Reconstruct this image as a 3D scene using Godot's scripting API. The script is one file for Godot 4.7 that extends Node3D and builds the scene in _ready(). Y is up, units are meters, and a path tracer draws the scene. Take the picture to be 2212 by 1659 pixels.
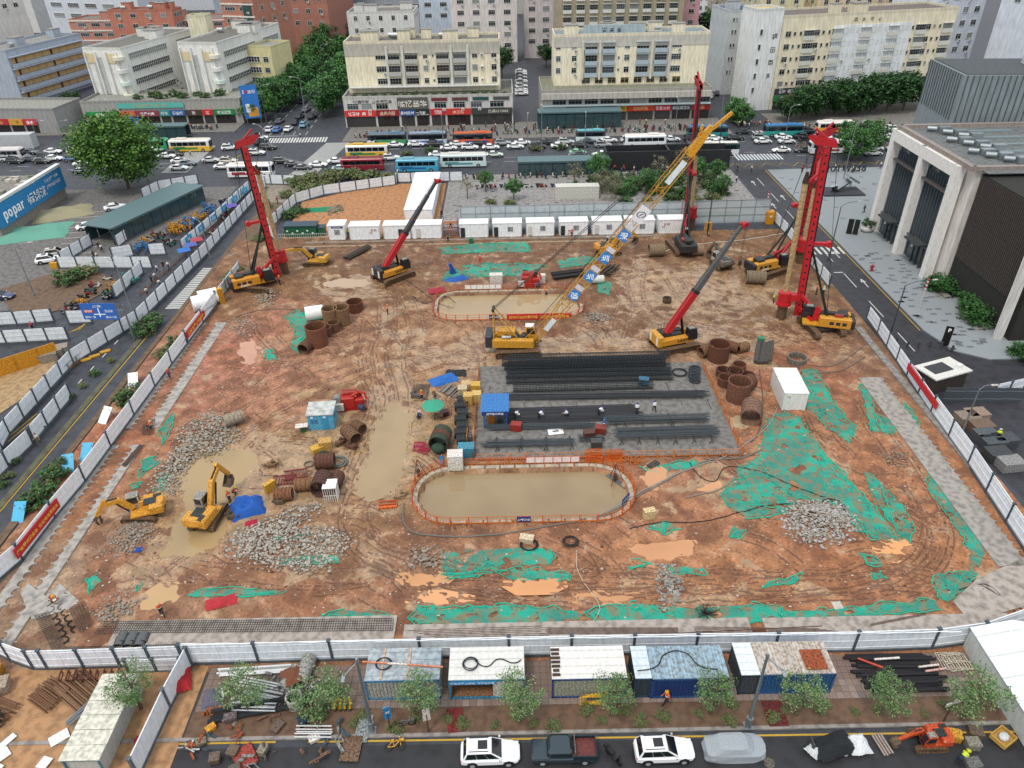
extends Node3D
# A walled building site seen from a drone at 56 m. x runs along the streets, -z away from the near street, y up, metres.
const EYE:=56.0
var B: Basis
var M:={}
var taken:={}
var rng:=RandomNumberGenerator.new()
var protos:={}

# survey: ground point (at height h) of a mark measured on the photograph
func g(x: float,y: float,h:=0.0) -> Vector3:
	var d:=B*Vector3((x-1106.0)/1588.0,(829.5-y)/1588.0,-1.0)
	return Vector3(0,EYE,0)+d*((h-EYE)/d.y)

func gl(a: Array,h:=0.0) -> PackedVector3Array:
	var o:=PackedVector3Array()
	for i in range(0,a.size(),2):
		o.append(g(a[i],a[i+1],h))
	return o

func C(s: String) -> Color:
	return Color(s).srgb_to_linear()

func rr(a: float,b: float) -> float:
	return rng.randf_range(a,b)

class MB:
	var v:=PackedVector3Array()
	var n:=PackedVector3Array()
	var c:=PackedColorArray()
	var t:=Transform3D.IDENTITY
	var col:=Color.WHITE
	func ink(s) -> MB:
		col=s if s is Color else Color(s).srgb_to_linear()
		return self
	func at(tr: Transform3D) -> MB:
		t=tr
		return self
	func tri(a: Vector3,b: Vector3,d: Vector3) -> void:
		a=t*a; b=t*b; d=t*d
		var m:=(b-a).cross(d-a).normalized()
		v.append(a); v.append(d); v.append(b)
		for i in 3:
			n.append(m); c.append(col)
	func quad(a: Vector3,b: Vector3,d: Vector3,e: Vector3) -> void:
		tri(a,b,d)
		tri(a,d,e)
	func squad(a: Vector3,b: Vector3,d: Vector3,e: Vector3,na: Vector3,nb: Vector3,nd: Vector3,ne: Vector3) -> void:
		a=t*a; b=t*b; d=t*d; e=t*e
		var k:=t.basis
		na=(k*na).normalized(); nb=(k*nb).normalized(); nd=(k*nd).normalized(); ne=(k*ne).normalized()
		for p in [a,d,b,a,e,d]:
			v.append(p); c.append(col)
		for p in [na,nd,nb,na,ne,nd]:
			n.append(p)
	func hexa(p: Array) -> void:  # bottom ring 0-3 counter-clockwise seen from above, top ring 4-7
		quad(p[4],p[5],p[6],p[7])
		quad(p[3],p[2],p[1],p[0])
		for i in 4:
			var j:=(i+1) % 4
			quad(p[i],p[j],p[j+4],p[i+4])
	func box(x: float,y: float,z: float,sx: float,sy: float,sz: float,k = null) -> MB:  # centre, size
		if k!=null: ink(k)
		var a:=sx/2; var b:=sy/2; var d:=sz/2
		hexa([Vector3(x-a,y-b,z+d),Vector3(x+a,y-b,z+d),Vector3(x+a,y-b,z-d),Vector3(x-a,y-b,z-d),
			Vector3(x-a,y+b,z+d),Vector3(x+a,y+b,z+d),Vector3(x+a,y+b,z-d),Vector3(x-a,y+b,z-d)])
		return self
	func cham(x: float,y: float,z: float,sx: float,sy: float,sz: float,e: float,k = null) -> MB:  # box with chamfered upright and top edges
		if k!=null: ink(k)
		var rings:=[]
		for q in [[y-sy/2,0.0],[y+sy/2-e,0.0],[y+sy/2,e]]:
			var a: float=sx/2-q[1]; var d: float=sz/2-q[1]
			var r:=PackedVector3Array()
			for s in [[-1,1,1],[1,1,0],[1,-1,1],[-1,-1,0]]:
				var p1:=Vector3(x+s[0]*(a-e),q[0],z+s[1]*d)
				var p2:=Vector3(x+s[0]*a,q[0],z+s[1]*(d-e))
				if s[2]==1: r.append(p2); r.append(p1)
				else: r.append(p1); r.append(p2)
			rings.append(r)
		loft(rings,true)
		return self
	func loft(rings: Array,caps := true,closed := true) -> void:  # rings counter-clockwise seen from the end they run towards
		for i in rings.size()-1:
			var a: PackedVector3Array=rings[i]
			var b: PackedVector3Array=rings[i+1]
			for j in (a.size() if closed else a.size()-1):
				var k:=(j+1) % a.size()
				quad(a[j],a[k],b[k],b[j])
		if caps:
			fan(rings[0],true)
			fan(rings[rings.size()-1],false)
	func fan(r: PackedVector3Array,flip:=false) -> void:
		for i in range(1,r.size()-1):
			if flip: tri(r[0],r[i+1],r[i])
			else: tri(r[0],r[i],r[i+1])
	static func frame(d: Vector3) -> Array:
		var u:=d.cross(Vector3.UP if absf(d.normalized().y)<0.95 else Vector3.RIGHT).normalized()
		return [u,u.cross(d).normalized()]
	func cyl(a: Vector3,b: Vector3,r0: float,r1:=-1.0,seg:=10,k=null,caps:=true) -> MB:
		if k!=null: ink(k)
		if r1<0: r1=r0
		var f:=frame(b-a)
		for i in seg:
			var q0:=TAU*i/seg; var q1:=TAU*(i+1)/seg
			var e0: Vector3=f[0]*cos(q0)-f[1]*sin(q0)
			var e1: Vector3=f[0]*cos(q1)-f[1]*sin(q1)
			squad(a+e0*r0,a+e1*r0,b+e1*r1,b+e0*r1,e0,e1,e1,e0)
			if caps:
				tri(b,b+e0*r1,b+e1*r1)
				tri(a,a+e1*r0,a+e0*r0)
		return self
	func pipe(a: Vector3,b: Vector3,ro: float,ri: float,seg := 14,k = null) -> MB:  # hollow
		if k!=null: ink(k)
		var f:=frame(b-a)
		for i in seg:
			var q0:=TAU*i/seg; var q1:=TAU*(i+1)/seg
			var e0: Vector3=f[0]*cos(q0)-f[1]*sin(q0)
			var e1: Vector3=f[0]*cos(q1)-f[1]*sin(q1)
			squad(a+e0*ro,a+e1*ro,b+e1*ro,b+e0*ro,e0,e1,e1,e0)
			squad(a+e1*ri,a+e0*ri,b+e0*ri,b+e1*ri,-e1,-e0,-e0,-e1)
			quad(b+e0*ro,b+e1*ro,b+e1*ri,b+e0*ri)
			quad(a+e0*ri,a+e1*ri,a+e1*ro,a+e0*ro)
		return self
	func path(p: PackedVector3Array,r: float,seg:=5,k=null) -> MB:
		if k!=null: ink(k)
		for i in p.size()-1:
			cyl(p[i],p[i+1],r,r,seg,null,i==0 or i==p.size()-2)
		return self
	func bar(a: Vector3,b: Vector3,w: float,h: float,k = null,up := Vector3.UP) -> MB:  # square bar
		if k!=null: ink(k)
		var d:=(b-a).normalized()
		if absf(d.dot(up))>0.98: up=Vector3.RIGHT
		var s:=d.cross(up).normalized()*(w/2)
		var q:=s.cross(d).normalized()*(h/2)
		var r0:=PackedVector3Array([a-s-q,a+s-q,a+s+q,a-s+q])
		var r1:=PackedVector3Array([b-s-q,b+s-q,b+s+q,b-s+q])
		r0.reverse(); r1.reverse()
		loft([r0,r1])
		return self
	func ball(p: Vector3,r: Vector3,seg:=8,k=null,half:=false) -> MB:
		if k!=null: ink(k)
		var m:=seg/2
		for i in (m/2 if half else m):
			var a0:=PI/2-PI*i/m; var a1:=PI/2-PI*(i+1)/m
			for j in seg:
				var q:=[TAU*j/seg,TAU*(j+1)/seg]
				var e:=[]
				for w in [[a0,q[0]],[a1,q[0]],[a1,q[1]],[a0,q[1]]]:
					e.append(Vector3(cos(w[0])*cos(w[1]),sin(w[0]),-cos(w[0])*sin(w[1])))
				squad(p+e[0]*r,p+e[1]*r,p+e[2]*r,p+e[3]*r,e[0]/r,e[1]/r,e[2]/r,e[3]/r)
		return self
	func loft_tip(p: Vector3,r: float,y: float) -> MB:  # low pyramid
		var q:=[Vector3(-r,y,r),Vector3(r,y,r),Vector3(r,y,-r),Vector3(-r,y,-r)]
		for i in 4: tri(p,q[i],q[(i+1) % 4])
		return self
	func quad_sheet(p: Array) -> MB:
		quad(p[0],p[1],p[2],p[3])
		return self
	func loft_tent(hx: float,hz: float,y0: float,y1: float) -> MB:  # gable roof along z
		for s in [-1,1]:
			quad(Vector3(s*hx,y0,hz),Vector3(s*hx,y0,-hz),Vector3(0,y1,-hz),Vector3(0,y1,hz))
			tri(Vector3(-hx,y0,s*hz),Vector3(hx,y0,s*hz),Vector3(0,y1,s*hz))
		return self
	func slab(pl: PackedVector2Array,y0: float,y1: float,k = null) -> MB:  # (x, z) outline, upright prism
		if k!=null: ink(k)
		if not Geometry2D.is_polygon_clockwise(pl): pl.reverse()  # clockwise in (x, z) is counter-clockwise seen from above
		var ix:=Geometry2D.triangulate_polygon(pl)
		for i in range(0,ix.size(),3):
			var a:=pl[ix[i]]; var b:=pl[ix[i+1]]; var d:=pl[ix[i+2]]
			var A:=Vector3(a.x,y1,a.y); var Bq:=Vector3(b.x,y1,b.y); var D:=Vector3(d.x,y1,d.y)
			if (Bq-A).cross(D-A).y>0: tri(A,Bq,D)
			else: tri(A,D,Bq)
		if y1>y0:
			for i in pl.size():
				var a:=pl[i]; var b:=pl[(i+1) % pl.size()]
				quad(Vector3(a.x,y0,a.y),Vector3(b.x,y0,b.y),Vector3(b.x,y1,b.y),Vector3(a.x,y1,a.y))
		return self
	func ext(pl: PackedVector2Array,w: float,k = null,z0 := 0.0) -> MB:  # (x, y) outline, thickness w centred on z0
		if k!=null: ink(k)
		if Geometry2D.is_polygon_clockwise(pl): pl.reverse()
		var ix:=Geometry2D.triangulate_polygon(pl)
		for s in [1,-1]:
			for i in range(0,ix.size(),3):
				var P:=[]
				for j in 3: P.append(Vector3(pl[ix[i+j]].x,pl[ix[i+j]].y,z0+s*w/2))
				if ((P[1]-P[0]).cross(P[2]-P[0]).z>0)==(s>0): tri(P[0],P[1],P[2])
				else: tri(P[0],P[2],P[1])
		for i in pl.size():
			var a:=pl[i]; var b:=pl[(i+1) % pl.size()]
			quad(Vector3(a.x,a.y,z0+w/2),Vector3(a.x,a.y,z0-w/2),Vector3(b.x,b.y,z0-w/2),Vector3(b.x,b.y,z0+w/2))
		return self
	func mesh() -> ArrayMesh:
		var m:=ArrayMesh.new()
		var a:=[]
		a.resize(Mesh.ARRAY_MAX)
		a[Mesh.ARRAY_VERTEX]=v; a[Mesh.ARRAY_NORMAL]=n; a[Mesh.ARRAY_COLOR]=c
		m.add_surface_from_arrays(Mesh.PRIMITIVE_TRIANGLES,a)
		return m

func mb(k=null) -> MB:
	var m:=MB.new()
	if k!=null: m.ink(k)
	return m

func numbered(s: String) -> String:
	var i: int=taken.get(s,0)
	taken[s]=i+1
	return s if i==0 else "%s_%03d" % [s,i]

func tag(o: Node,label: String,category: String,group := "") -> void:
	o.set_meta("label",label)
	o.set_meta("category",category)
	if group: o.set_meta("group",group)

func thing(called: String,label: String,category: String,at:=Vector3.ZERO,yaw:=0.0,group := "") -> Node3D:
	var o:=Node3D.new()
	o.name=numbered(called)
	add_child(o)
	o.position=at
	o.rotation.y=yaw
	tag(o,label,category,group)
	return o

func part(p: Node,called: String,m,mat) -> MeshInstance3D:
	var o:=MeshInstance3D.new()
	o.mesh=m.mesh() if m is MB else m
	o.material_override=M[mat] if mat is String else mat
	o.name=called if p!=self else numbered(called)
	p.add_child(o,true)
	return o

func put(p: Node,called: String,m: Mesh,mat,tr: Transform3D) -> MeshInstance3D:
	var o:=part(p,called,m,mat)
	o.transform=tr
	return o

func solo(called: String,label: String,category: String,m,mat,at:=Vector3.ZERO,yaw:=0.0,group := "") -> MeshInstance3D:  # a thing that is one mesh
	var o:=part(self,called,m,mat)
	o.position=at
	o.rotation.y=yaw
	tag(o,label,category,group)
	return o

func struct(called: String,m,mat) -> MeshInstance3D:
	var o:=part(self,called,m,mat)
	o.set_meta("kind","structure")
	return o

func stuff(o: Node) -> Node:
	o.set_meta("kind","stuff")
	return o

func copy(o: Node3D,at: Vector3,yaw: float,label := "",group := "") -> Node3D:
	var c: Node3D=o.duplicate()
	var base:=String(o.name)
	if base.length()>4 and base.substr(base.length()-4,1) == "_" and base.right(3).is_valid_int(): base=base.left(-4)
	c.name=numbered(base)
	add_child(c)
	c.position=at
	c.rotation=Vector3(0,yaw,0)
	if label: c.set_meta("label",label)
	if group: c.set_meta("group",group)
	return c

func many(p: Node,called: String,m: Mesh,mat,trs: Array,cols:=[]) -> MultiMeshInstance3D:
	var mm:=MultiMesh.new()
	mm.transform_format=MultiMesh.TRANSFORM_3D
	mm.use_colors=cols.size()>0
	mm.mesh=m
	mm.instance_count=trs.size()
	for i in trs.size():
		mm.set_instance_transform(i,trs[i])
		if cols.size(): mm.set_instance_color(i,cols[i])
	var o:=MultiMeshInstance3D.new()
	o.multimesh=mm
	o.material_override=M[mat] if mat is String else mat
	o.name=called if p!=self else numbered(called)
	p.add_child(o,true)
	o.set_meta("kind","stuff")
	return o

func V2(a: Array) -> PackedVector2Array:
	var o:=PackedVector2Array()
	for i in range(0,a.size(),2): o.append(Vector2(a[i],a[i+1]))
	return o

func gp(a: Array) -> PackedVector2Array:  # surveyed outline as (x, z)
	var o:=PackedVector2Array()
	for p in gl(a): o.append(Vector2(p.x,p.z))
	return o

func rect(x0: float,z0: float,x1: float,z1: float) -> PackedVector2Array:
	return V2([x0,z0,x1,z0,x1,z1,x0,z1])

func T(p: Vector3,yaw:=0.0,s:=1.0) -> Transform3D:
	return Transform3D(Basis(Vector3.UP,yaw).scaled(Vector3.ONE*s),p)

func noise_tex(seed_: int,freq: float,lo: float,hi: float,oct:=4,size:=512,type:=FastNoiseLite.TYPE_SIMPLEX_SMOOTH,tint:=Color.WHITE) -> ImageTexture:
	var f:=FastNoiseLite.new()
	f.seed=seed_; f.frequency=freq; f.fractal_octaves=oct; f.noise_type=type
	var im:=f.get_seamless_image(size,size)
	im.convert(Image.FORMAT_RGB8)
	var d:=im.get_data()
	for i in range(0,d.size(),3):
		var q:=lerpf(lo,hi,d[i]/255.0)
		d[i]=int(clampf(lerpf(tint.r,1.0,q) if tint!=Color.WHITE else q,0,1)*255)
		d[i+1]=int(clampf(lerpf(tint.g,1.0,q) if tint!=Color.WHITE else q,0,1)*255)
		d[i+2]=int(clampf(lerpf(tint.b,1.0,q) if tint!=Color.WHITE else q,0,1)*255)
	return ImageTexture.create_from_image(Image.create_from_data(size,size,false,Image.FORMAT_RGB8,d))

func mat(key: String,rough: float,tex=null,scale:=0.3,metal:=0.0) -> StandardMaterial3D:
	var m:=StandardMaterial3D.new()
	m.vertex_color_use_as_albedo=true
	m.roughness=rough
	m.metallic=metal
	m.cull_mode=BaseMaterial3D.CULL_DISABLED
	if tex:
		m.albedo_texture=tex
		m.uv1_triplanar=true
		m.uv1_world_triplanar=true
		m.uv1_scale=Vector3.ONE*scale
	m.resource_name=key
	M[key]=m
	return m

func materials() -> void:
	var grime:=noise_tex(3,0.012,0.72,1.12,5)
	var fine:=noise_tex(9,0.06,0.72,1.1,4,256)
	var streak:=noise_tex(5,0.01,0.35,1.4,5,512,FastNoiseLite.TYPE_SIMPLEX_SMOOTH,Color(0.55,0.42,0.3))
	mat("matte",0.85,grime,0.25)
	mat("fine",0.9,fine,0.6)
	mat("paint",0.5,noise_tex(17,0.02,-0.1,1.5,5,512,FastNoiseLite.TYPE_SIMPLEX_SMOOTH,Color(0.62,0.52,0.42)),0.45)
	mat("white",0.5,noise_tex(33,0.012,0.9,1.04,6),0.2).uv1_scale=Vector3(0.4,0.12,0.4)
	mat("muddy",0.6,streak,0.4)
	mat("rust",0.9,noise_tex(14,0.03,0.45,1.25,5,256),0.5)
	mat("conc",0.9,noise_tex(21,0.02,0.72,1.16,5,512),0.09)
	mat("conc2",0.85,noise_tex(41,0.015,0.76,1.14,6),0.12)
	mat("wall",0.9,noise_tex(55,0.012,0.84,1.06,6),0.09).uv1_scale=Vector3(0.22,0.035,0.22)
	mat("asphalt",0.6,noise_tex(61,0.02,0.72,1.22,6),0.05)
	mat("metal",0.4,fine,0.5,0.6)
	mat("rebar",0.6,fine,0.5,0.25)
	mat("glass",0.08,null).metallic_specular=0.6
	mat("rubber",0.85,null)
	mat("cloth",0.9,fine,0.8)
	mat("flat",0.7,null)
	mat("water",0.06,noise_tex(71,0.006,0.93,1.05,3),0.03)
	mat("stone",0.9,noise_tex(81,0.03,0.6,1.25,4,256),0.7)
	var lf:=mat("leaf",0.7,null)
	lf.backlight_enabled=true
	lf.backlight=Color(0.35,0.4,0.12)

func _ready() -> void:
	rng.seed=7
	var cam:=Camera3D.new()
	cam.name = "camera"
	B=Basis(Vector3.RIGHT,deg_to_rad(-33.5))*Basis(Vector3.BACK,deg_to_rad(-1.2))
	cam.transform=Transform3D(B,Vector3(0,EYE,0))
	cam.fov=rad_to_deg(2.0*atan(829.5/1588.0))
	cam.near=0.5
	cam.far=3000.0
	add_child(cam)
	cam.current=true
	var we:=WorldEnvironment.new()
	var env:=Environment.new()
	var sky:=Sky.new()
	var sm:=ProceduralSkyMaterial.new()
	sm.sky_top_color=Color("dfe6ee")
	sm.sky_horizon_color=Color("e2e5e8")
	sm.sky_curve=0.3
	sm.ground_bottom_color=Color("6b625a")
	sm.ground_horizon_color=Color("a8a8a6")
	sm.sun_angle_max=0.0
	sky.sky_material=sm
	env.background_mode=Environment.BG_SKY
	env.sky=sky
	env.background_energy_multiplier=1.0
	env.tonemap_mode=Environment.TONE_MAPPER_LINEAR
	env.tonemap_exposure=1.37
	env.sdfgi_enabled=true
	env.ssao_enabled=true
	env.ssil_enabled=true
	env.fog_enabled=false
	env.fog_density=0.00045
	env.fog_light_color=Color("d5dde6")
	we.environment=env
	add_child(we)
	var sun:=DirectionalLight3D.new()
	sun.name = "sun"
	sun.light_energy=0.5
	sun.light_angular_distance=14.0
	sun.light_color=Color("fff6ea")
	sun.shadow_enabled=true
	sun.rotation_degrees=Vector3(-62,-35,0)
	add_child(sun)
	materials()
	setting()
	site()
	machines()
	yard()
	streets()
	buildings()
	near()

# ---------------------------------------------------------------- the ground of the site
const X0:=-54.0
const X1:=55.0
const Z0:=-138.5
const Z1:=-40.0
const CS := 0.5  # coarse fields
var NX:=219
var NZ:=198
var low := PackedFloat32Array()  # puddle hollows and pits (metres down)
var even := PackedFloat32Array()  # 1 where slabs lie
var bumps:=[]
var trk:=PackedByteArray()
const PX:=14.0
var TW:=0
var TH:=0
var relief: FastNoiseLite
var relief2: FastNoiseLite
var puddles:=[]
var wet := PackedFloat32Array()  # tan slurry spread by the machines

func stadium(cx: float,cz: float,hx: float,hz: float,r: float,e:=0.0,seg:=7) -> PackedVector2Array:
	var o:=PackedVector2Array()
	for k in 4:
		var sx: float=[1,-1,-1,1][k]
		var sz: float=[1,1,-1,-1][k]
		for i in seg+1:
			var a:=PI/2*(k+float(i)/seg)
			o.append(Vector2(cx+sx*(hx-r)+cos(a)*(r+e),cz+sz*(hz-r)+sin(a)*(r+e)))
	return o

func fill(f: PackedFloat32Array,pl: PackedVector2Array,val: float) -> void:
	var lo:=Vector2(1e9,1e9); var hi:=-lo
	for p in pl:
		lo=lo.min(p); hi=hi.max(p)
	for j in range(maxi(0,int((lo.y-Z0)/CS)),mini(NZ,int((hi.y-Z0)/CS)+2)):
		for i in range(maxi(0,int((lo.x-X0)/CS)),mini(NX,int((hi.x-X0)/CS)+2)):
			if Geometry2D.is_point_in_polygon(Vector2(X0+i*CS,Z0+j*CS),pl):
				f[j*NX+i]=val

func soft(f: PackedFloat32Array) -> PackedFloat32Array:
	var o:=f.duplicate()
	for j in range(1,NZ-1):
		for i in range(1,NX-1):
			var k:=j*NX+i
			o[k]=(f[k]*4+f[k-1]+f[k+1]+f[k-NX]+f[k+NX])/8.0
	return o

func field(f: PackedFloat32Array,x: float,z: float) -> float:
	var u:=clampf((x-X0)/CS,0,NX-1.01)
	var w:=clampf((z-Z0)/CS,0,NZ-1.01)
	var i:=int(u); var j:=int(w)
	var a:=u-i; var b:=w-j
	var k:=j*NX+i
	return lerpf(lerpf(f[k],f[k+1],a),lerpf(f[k+NX],f[k+NX+1],a),b)

func th(x: float,z: float) -> float:  # height of the site's ground
	if x<X0 or x>X1 or z<Z0 or z>Z1: return 0.0
	var h:=0.06+relief.get_noise_2d(x,z)*0.11+relief2.get_noise_2d(x,z)*0.11
	for b in bumps:
		var dx: float=(x-b[0])/b[2]
		var dz: float=(z-b[1])/b[3]
		var q:=dx*dx+dz*dz
		if q<4.0: h+=b[4]*exp(-q*1.6)
	h*=1.0-field(even,x,z)
	h-=field(low,x,z)
	var px:=int((x-X0)*PX); var pz:=int((z-Z0)*PX)
	if px>=0 and px<TW and pz>=0 and pz<TH: h-=trk[pz*TW+px]*0.0006
	return h

func on(p: Vector3,up:=0.0) -> Vector3:
	return Vector3(p.x,th(p.x,p.z)+up,p.z)

func gt(x: float,y: float,up := 0.0) -> Vector3:  # surveyed point resting on the site's ground
	return on(g(x,y),up)

func stamp(p: Vector2,w: int) -> void:
	var x:=int((p.x-X0)*PX); var y:=int((p.y-Z0)*PX)
	for j in range(y-w,y+w+1):
		for i in range(x-w,x+w+1):
			if i>=0 and j>=0 and i<TW and j<TH:
				var k:=j*TW+i
				trk[k]=mini(255,trk[k]+75)

func wheel_marks(pts: PackedVector3Array,width: float,ribs: int) -> void:
	var cu:=Curve3D.new()
	for i in pts.size():
		var d:=(pts[mini(i+1,pts.size()-1)]-pts[maxi(i-1,0)])/6.0
		cu.add_point(pts[i],-d,d)
	var len_:=cu.get_baked_length()
	var s:=0.0
	var ph:=rng.randf()*10
	while s<len_:
		var p:=cu.sample_baked(s)
		var q:=cu.sample_baked(s+0.1)
		var d:=Vector2(q.x-p.x,q.z-p.z).normalized()
		var nn:=Vector2(-d.y,d.x)
		var wob:=relief.get_noise_2d(s*0.7+ph*50,ph*31)*0.7
		for side in [-1,1]:
			for r in ribs:
				if relief2.get_noise_2d(s*1.1+r*17+side*40,ph*77)>-0.12:
					stamp(Vector2(p.x,p.z)+nn*(side*width/2+(r-ribs/2.0)*0.27+wob),r % 2)
		s+=0.07

func setting() -> void:
	TW=int((X1-X0)*PX); TH=int((Z1-Z0)*PX)
	relief=FastNoiseLite.new(); relief.seed=4; relief.frequency=0.09; relief.fractal_octaves=3
	relief2=FastNoiseLite.new(); relief2.seed=12; relief2.frequency=0.55; relief2.fractal_octaves=3
	low.resize(NX*NZ); even.resize(NX*NZ); trk.resize(TW*TH)
	bumps=[]
	for b in [[1245,640,5,3,.7],[1320,700,4,2.5,.5],[1440,590,5,3,.55],[700,590,5,3,.5],[620,610,4,3,.5],[1500,650,5,2.5,.45],[1260,690,4,2,.5],[420,960,2.5,2,.3],[600,1180,6,3,.5],[1770,1130,4,2.5,.8],
			[880,1200,4,2,.5],[1050,1205,6,1.6,.4],[1420,1140,3,2,.35],[1530,1100,4,3,.3],[1900,880,3,3,.35],[640,1290,5,2,.35],[300,1150,3,3,.3],[780,660,4,2,.4],[1600,560,5,3,.5],[1180,560,6,2,.35],[960,620,3,2,.4],[500,640,3,3,.5]]:
		var p:=g(b[0],b[1])
		bumps.append([p.x,p.z,b[2],b[3],b[4]])
# muddy water standing in hollows
	puddles=[
		["tan muddy puddle around the excavator","a08862",[335,1205,375,1150,400,1080,395,1010,440,975,500,965,560,985,545,1020,515,1050,480,1140,470,1180,420,1200]],
		["shallow tan mud pool on the haul track","9c8665",[775,1060,800,985,815,920,850,870,890,900,880,960,870,1010,850,1060,800,1075]],
		["orange puddle below the cable drum","c08c62",[1345,1185,1370,1172,1440,1176,1490,1168,1503,1180,1470,1196,1410,1212,1360,1200]],
		["orange puddle beside the slurry pit","bd8c64",[1385,1045,1400,1010,1425,1000,1445,1012,1440,1040,1405,1058]],
		["orange puddle crossed by cables","c99468",[1490,1060,1540,1035,1572,1046,1556,1068,1505,1074]],
		["pale puddle behind the crawler crane","a99074",[690,612,715,603,790,602,806,612,770,620,715,622]],
		["long orange puddle along the wheel ruts","bf8c60",[870,1248,920,1240,965,1248,950,1258,890,1262]],
		["narrow orange puddle near the netting","cf986a",[880,1290,950,1284,1010,1296,960,1304]],
		["orange puddle between the tyre ruts","cb9162",[1100,1262,1150,1257,1210,1262,1190,1272,1120,1274]],
		["small orange puddle below the net strip","bd8a60",[1250,1292,1300,1286,1370,1291,1330,1300]],
		["orange puddle in the turning circle","cf9560",[1900,1188,1940,1165,1965,1180,1930,1205]],
		["tan puddle by the rock heap","b4936a",[300,1300,345,1270,385,1262,372,1290,330,1318]],
		["tan puddle in front of the stacked pipes","b09a7c",[1560,905,1600,895,1612,915,1585,925]],
		["pink puddle beside the concrete strip","b98a72",[520,745,545,735,560,760,545,790,525,775]]]
	for p in puddles: fill(low,gp(p[2]),0.17)
	low=soft(soft(low))
	fill(low,stadium(1.0,-62.3,11.6,4.0,3.7),0.9)
	fill(low,stadium(-0.3,-108.3,11.4,4.5,3.0),0.9)
	wet.resize(NX*NZ)
	for w in [[880,640,860,700,880,780,930,800,890,870,885,960,860,1060,830,1090,770,1085,745,1120,720,1090,770,1000,800,920,790,840,800,760,800,690,815,640],[560,960,640,930,720,930,790,960,770,1040,720,1080,640,1090,560,1060,520,1090,480,1160,430,1220,320,1215,345,1140,385,1060,400,1000,470,955],
			[880,735,1050,725,1200,735,1350,700,1560,700,1760,700,1800,750,1600,760,1350,768,1060,790,900,780],[1350,560,1450,570,1600,590,1700,650,1560,680,1400,680,1330,640],[690,598,810,598,830,630,700,632],[860,1240,1000,1235,1200,1242,1180,1265,1000,1272,870,1262],[260,1330,310,1290,390,1255,400,1280,340,1330],[1460,1030,1590,1020,1600,1060,1480,1085],[1420,1255,1700,1262,1850,1255,1850,1275,1450,1280],[660,1160,740,1120,800,1180,760,1230,690,1225]]: fill(wet,gp(w),1.0)
	wet=soft(soft(soft(wet)))
	for r in [[-50.6,-104,-45.6,-42],[47,-84.5,52.6,-42],[-46,-46.2,48,-41.2],[-5,-89.5,27.8,-67.6],[-51,-46,-36,-40]]: fill(even,rect(r[0],r[1],r[2],r[3]),1.0)
	for s in [[[835,640,832,700,812,770,835,870,805,970,772,1080,765,1135,800,1190,900,1232,1100,1255,1400,1262],2.6,5],
			[[800,690,790,770,815,860,790,960,745,1060],2.2,4],[[870,720,850,790,870,880,840,980,820,1080],2.4,4],
			[[560,690,590,740,640,760,740,740,860,700],2.4,4],[[470,900,560,850,680,800,800,770],2.5,5],[[450,860,560,800,700,760,830,740],2.5,4],[[500,930,600,880,720,830,800,800],2.2,4],
			[[870,770,1000,745,1150,735,1350,765,1550,735,1760,745],2.8,5],[[880,800,1000,775,1040,770],2.5,4],[[1180,720,1300,705,1450,690,1620,700,1720,690],2.6,5],
			[[1300,555,1335,610,1345,670,1330,730],2.4,5],[[1380,560,1370,620,1400,680,1520,720,1700,720],2.6,5],[[1450,600,1500,660,1600,690,1720,660],2.4,4],[[1230,580,1300,600,1400,590,1550,570,1620,560],2.4,4],
			[[650,560,720,580,820,560,950,560,1100,545,1250,540],2.4,4],[[640,630,720,620,800,625,880,650,900,720],2.4,4],[[600,655,690,650,780,640],2.2,4],
			[[880,1275,1100,1280,1400,1285,1700,1280,1880,1265,1990,1225,2030,1150,1990,1060,1920,960,1880,880],2.5,5],
			[[900,1300,1200,1302,1500,1304,1800,1298,1960,1270,2040,1220],2.4,5],[[940,1255,1200,1262,1500,1262,1780,1256,1880,1235,1960,1190,1975,1130,1930,1050],2.4,5],
			[[760,1170,830,1215,930,1240],2.4,5],[[330,1235,400,1190,460,1140],2.4,4],[[480,1000,560,930,680,870],2.4,4],[[540,720,585,770,560,810,530,840],1.8,3],[[1700,790,1760,900,1830,990],2.2,4],
			[[820,700,860,750,960,770,1040,790],2.4,4],[[1040,600,1000,560,940,550,860,590],2.4,3],[[1560,620,1640,660,1700,720,1800,760],2.4,4],[[420,1230,520,1240,650,1255,800,1240],2.2,4]]:
		wheel_marks(gl(s[0]),s[1],s[2])
	for k in 150:  # short scrapes
		var p:=Vector3(rr(-44,46),0,rr(-132,-48))
		var a:=rr(-0.5,0.5)+(0.0 if absf(p.x)>12 else 0.6)
		var pts:=PackedVector3Array()
		for i in 4: pts.append(p+Vector3(cos(a+i*.12)*i*2.2,0,sin(a+i*.12)*i*2.2))
		wheel_marks(pts,rr(0.8,2.4),2+k % 3)
# relief mesh
	var st:=0.25
	var gx:=int((X1-X0)/st)+1
	var gz:=int((Z1-Z0)/st)+1
	var vs:=PackedVector3Array(); vs.resize(gx*gz)
	var ns:=PackedVector3Array(); ns.resize(gx*gz)
	var uv:=PackedVector2Array(); uv.resize(gx*gz)
	for j in gz:
		for i in gx:
			var x:=X0+i*st; var z:=Z0+j*st
			vs[j*gx+i]=Vector3(x,th(x,z),z)
			uv[j*gx+i]=Vector2((x-X0)/(X1-X0),(z-Z0)/(Z1-Z0))
	var ix:=PackedInt32Array(); ix.resize((gx-1)*(gz-1)*6)
	var q:=0
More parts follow.
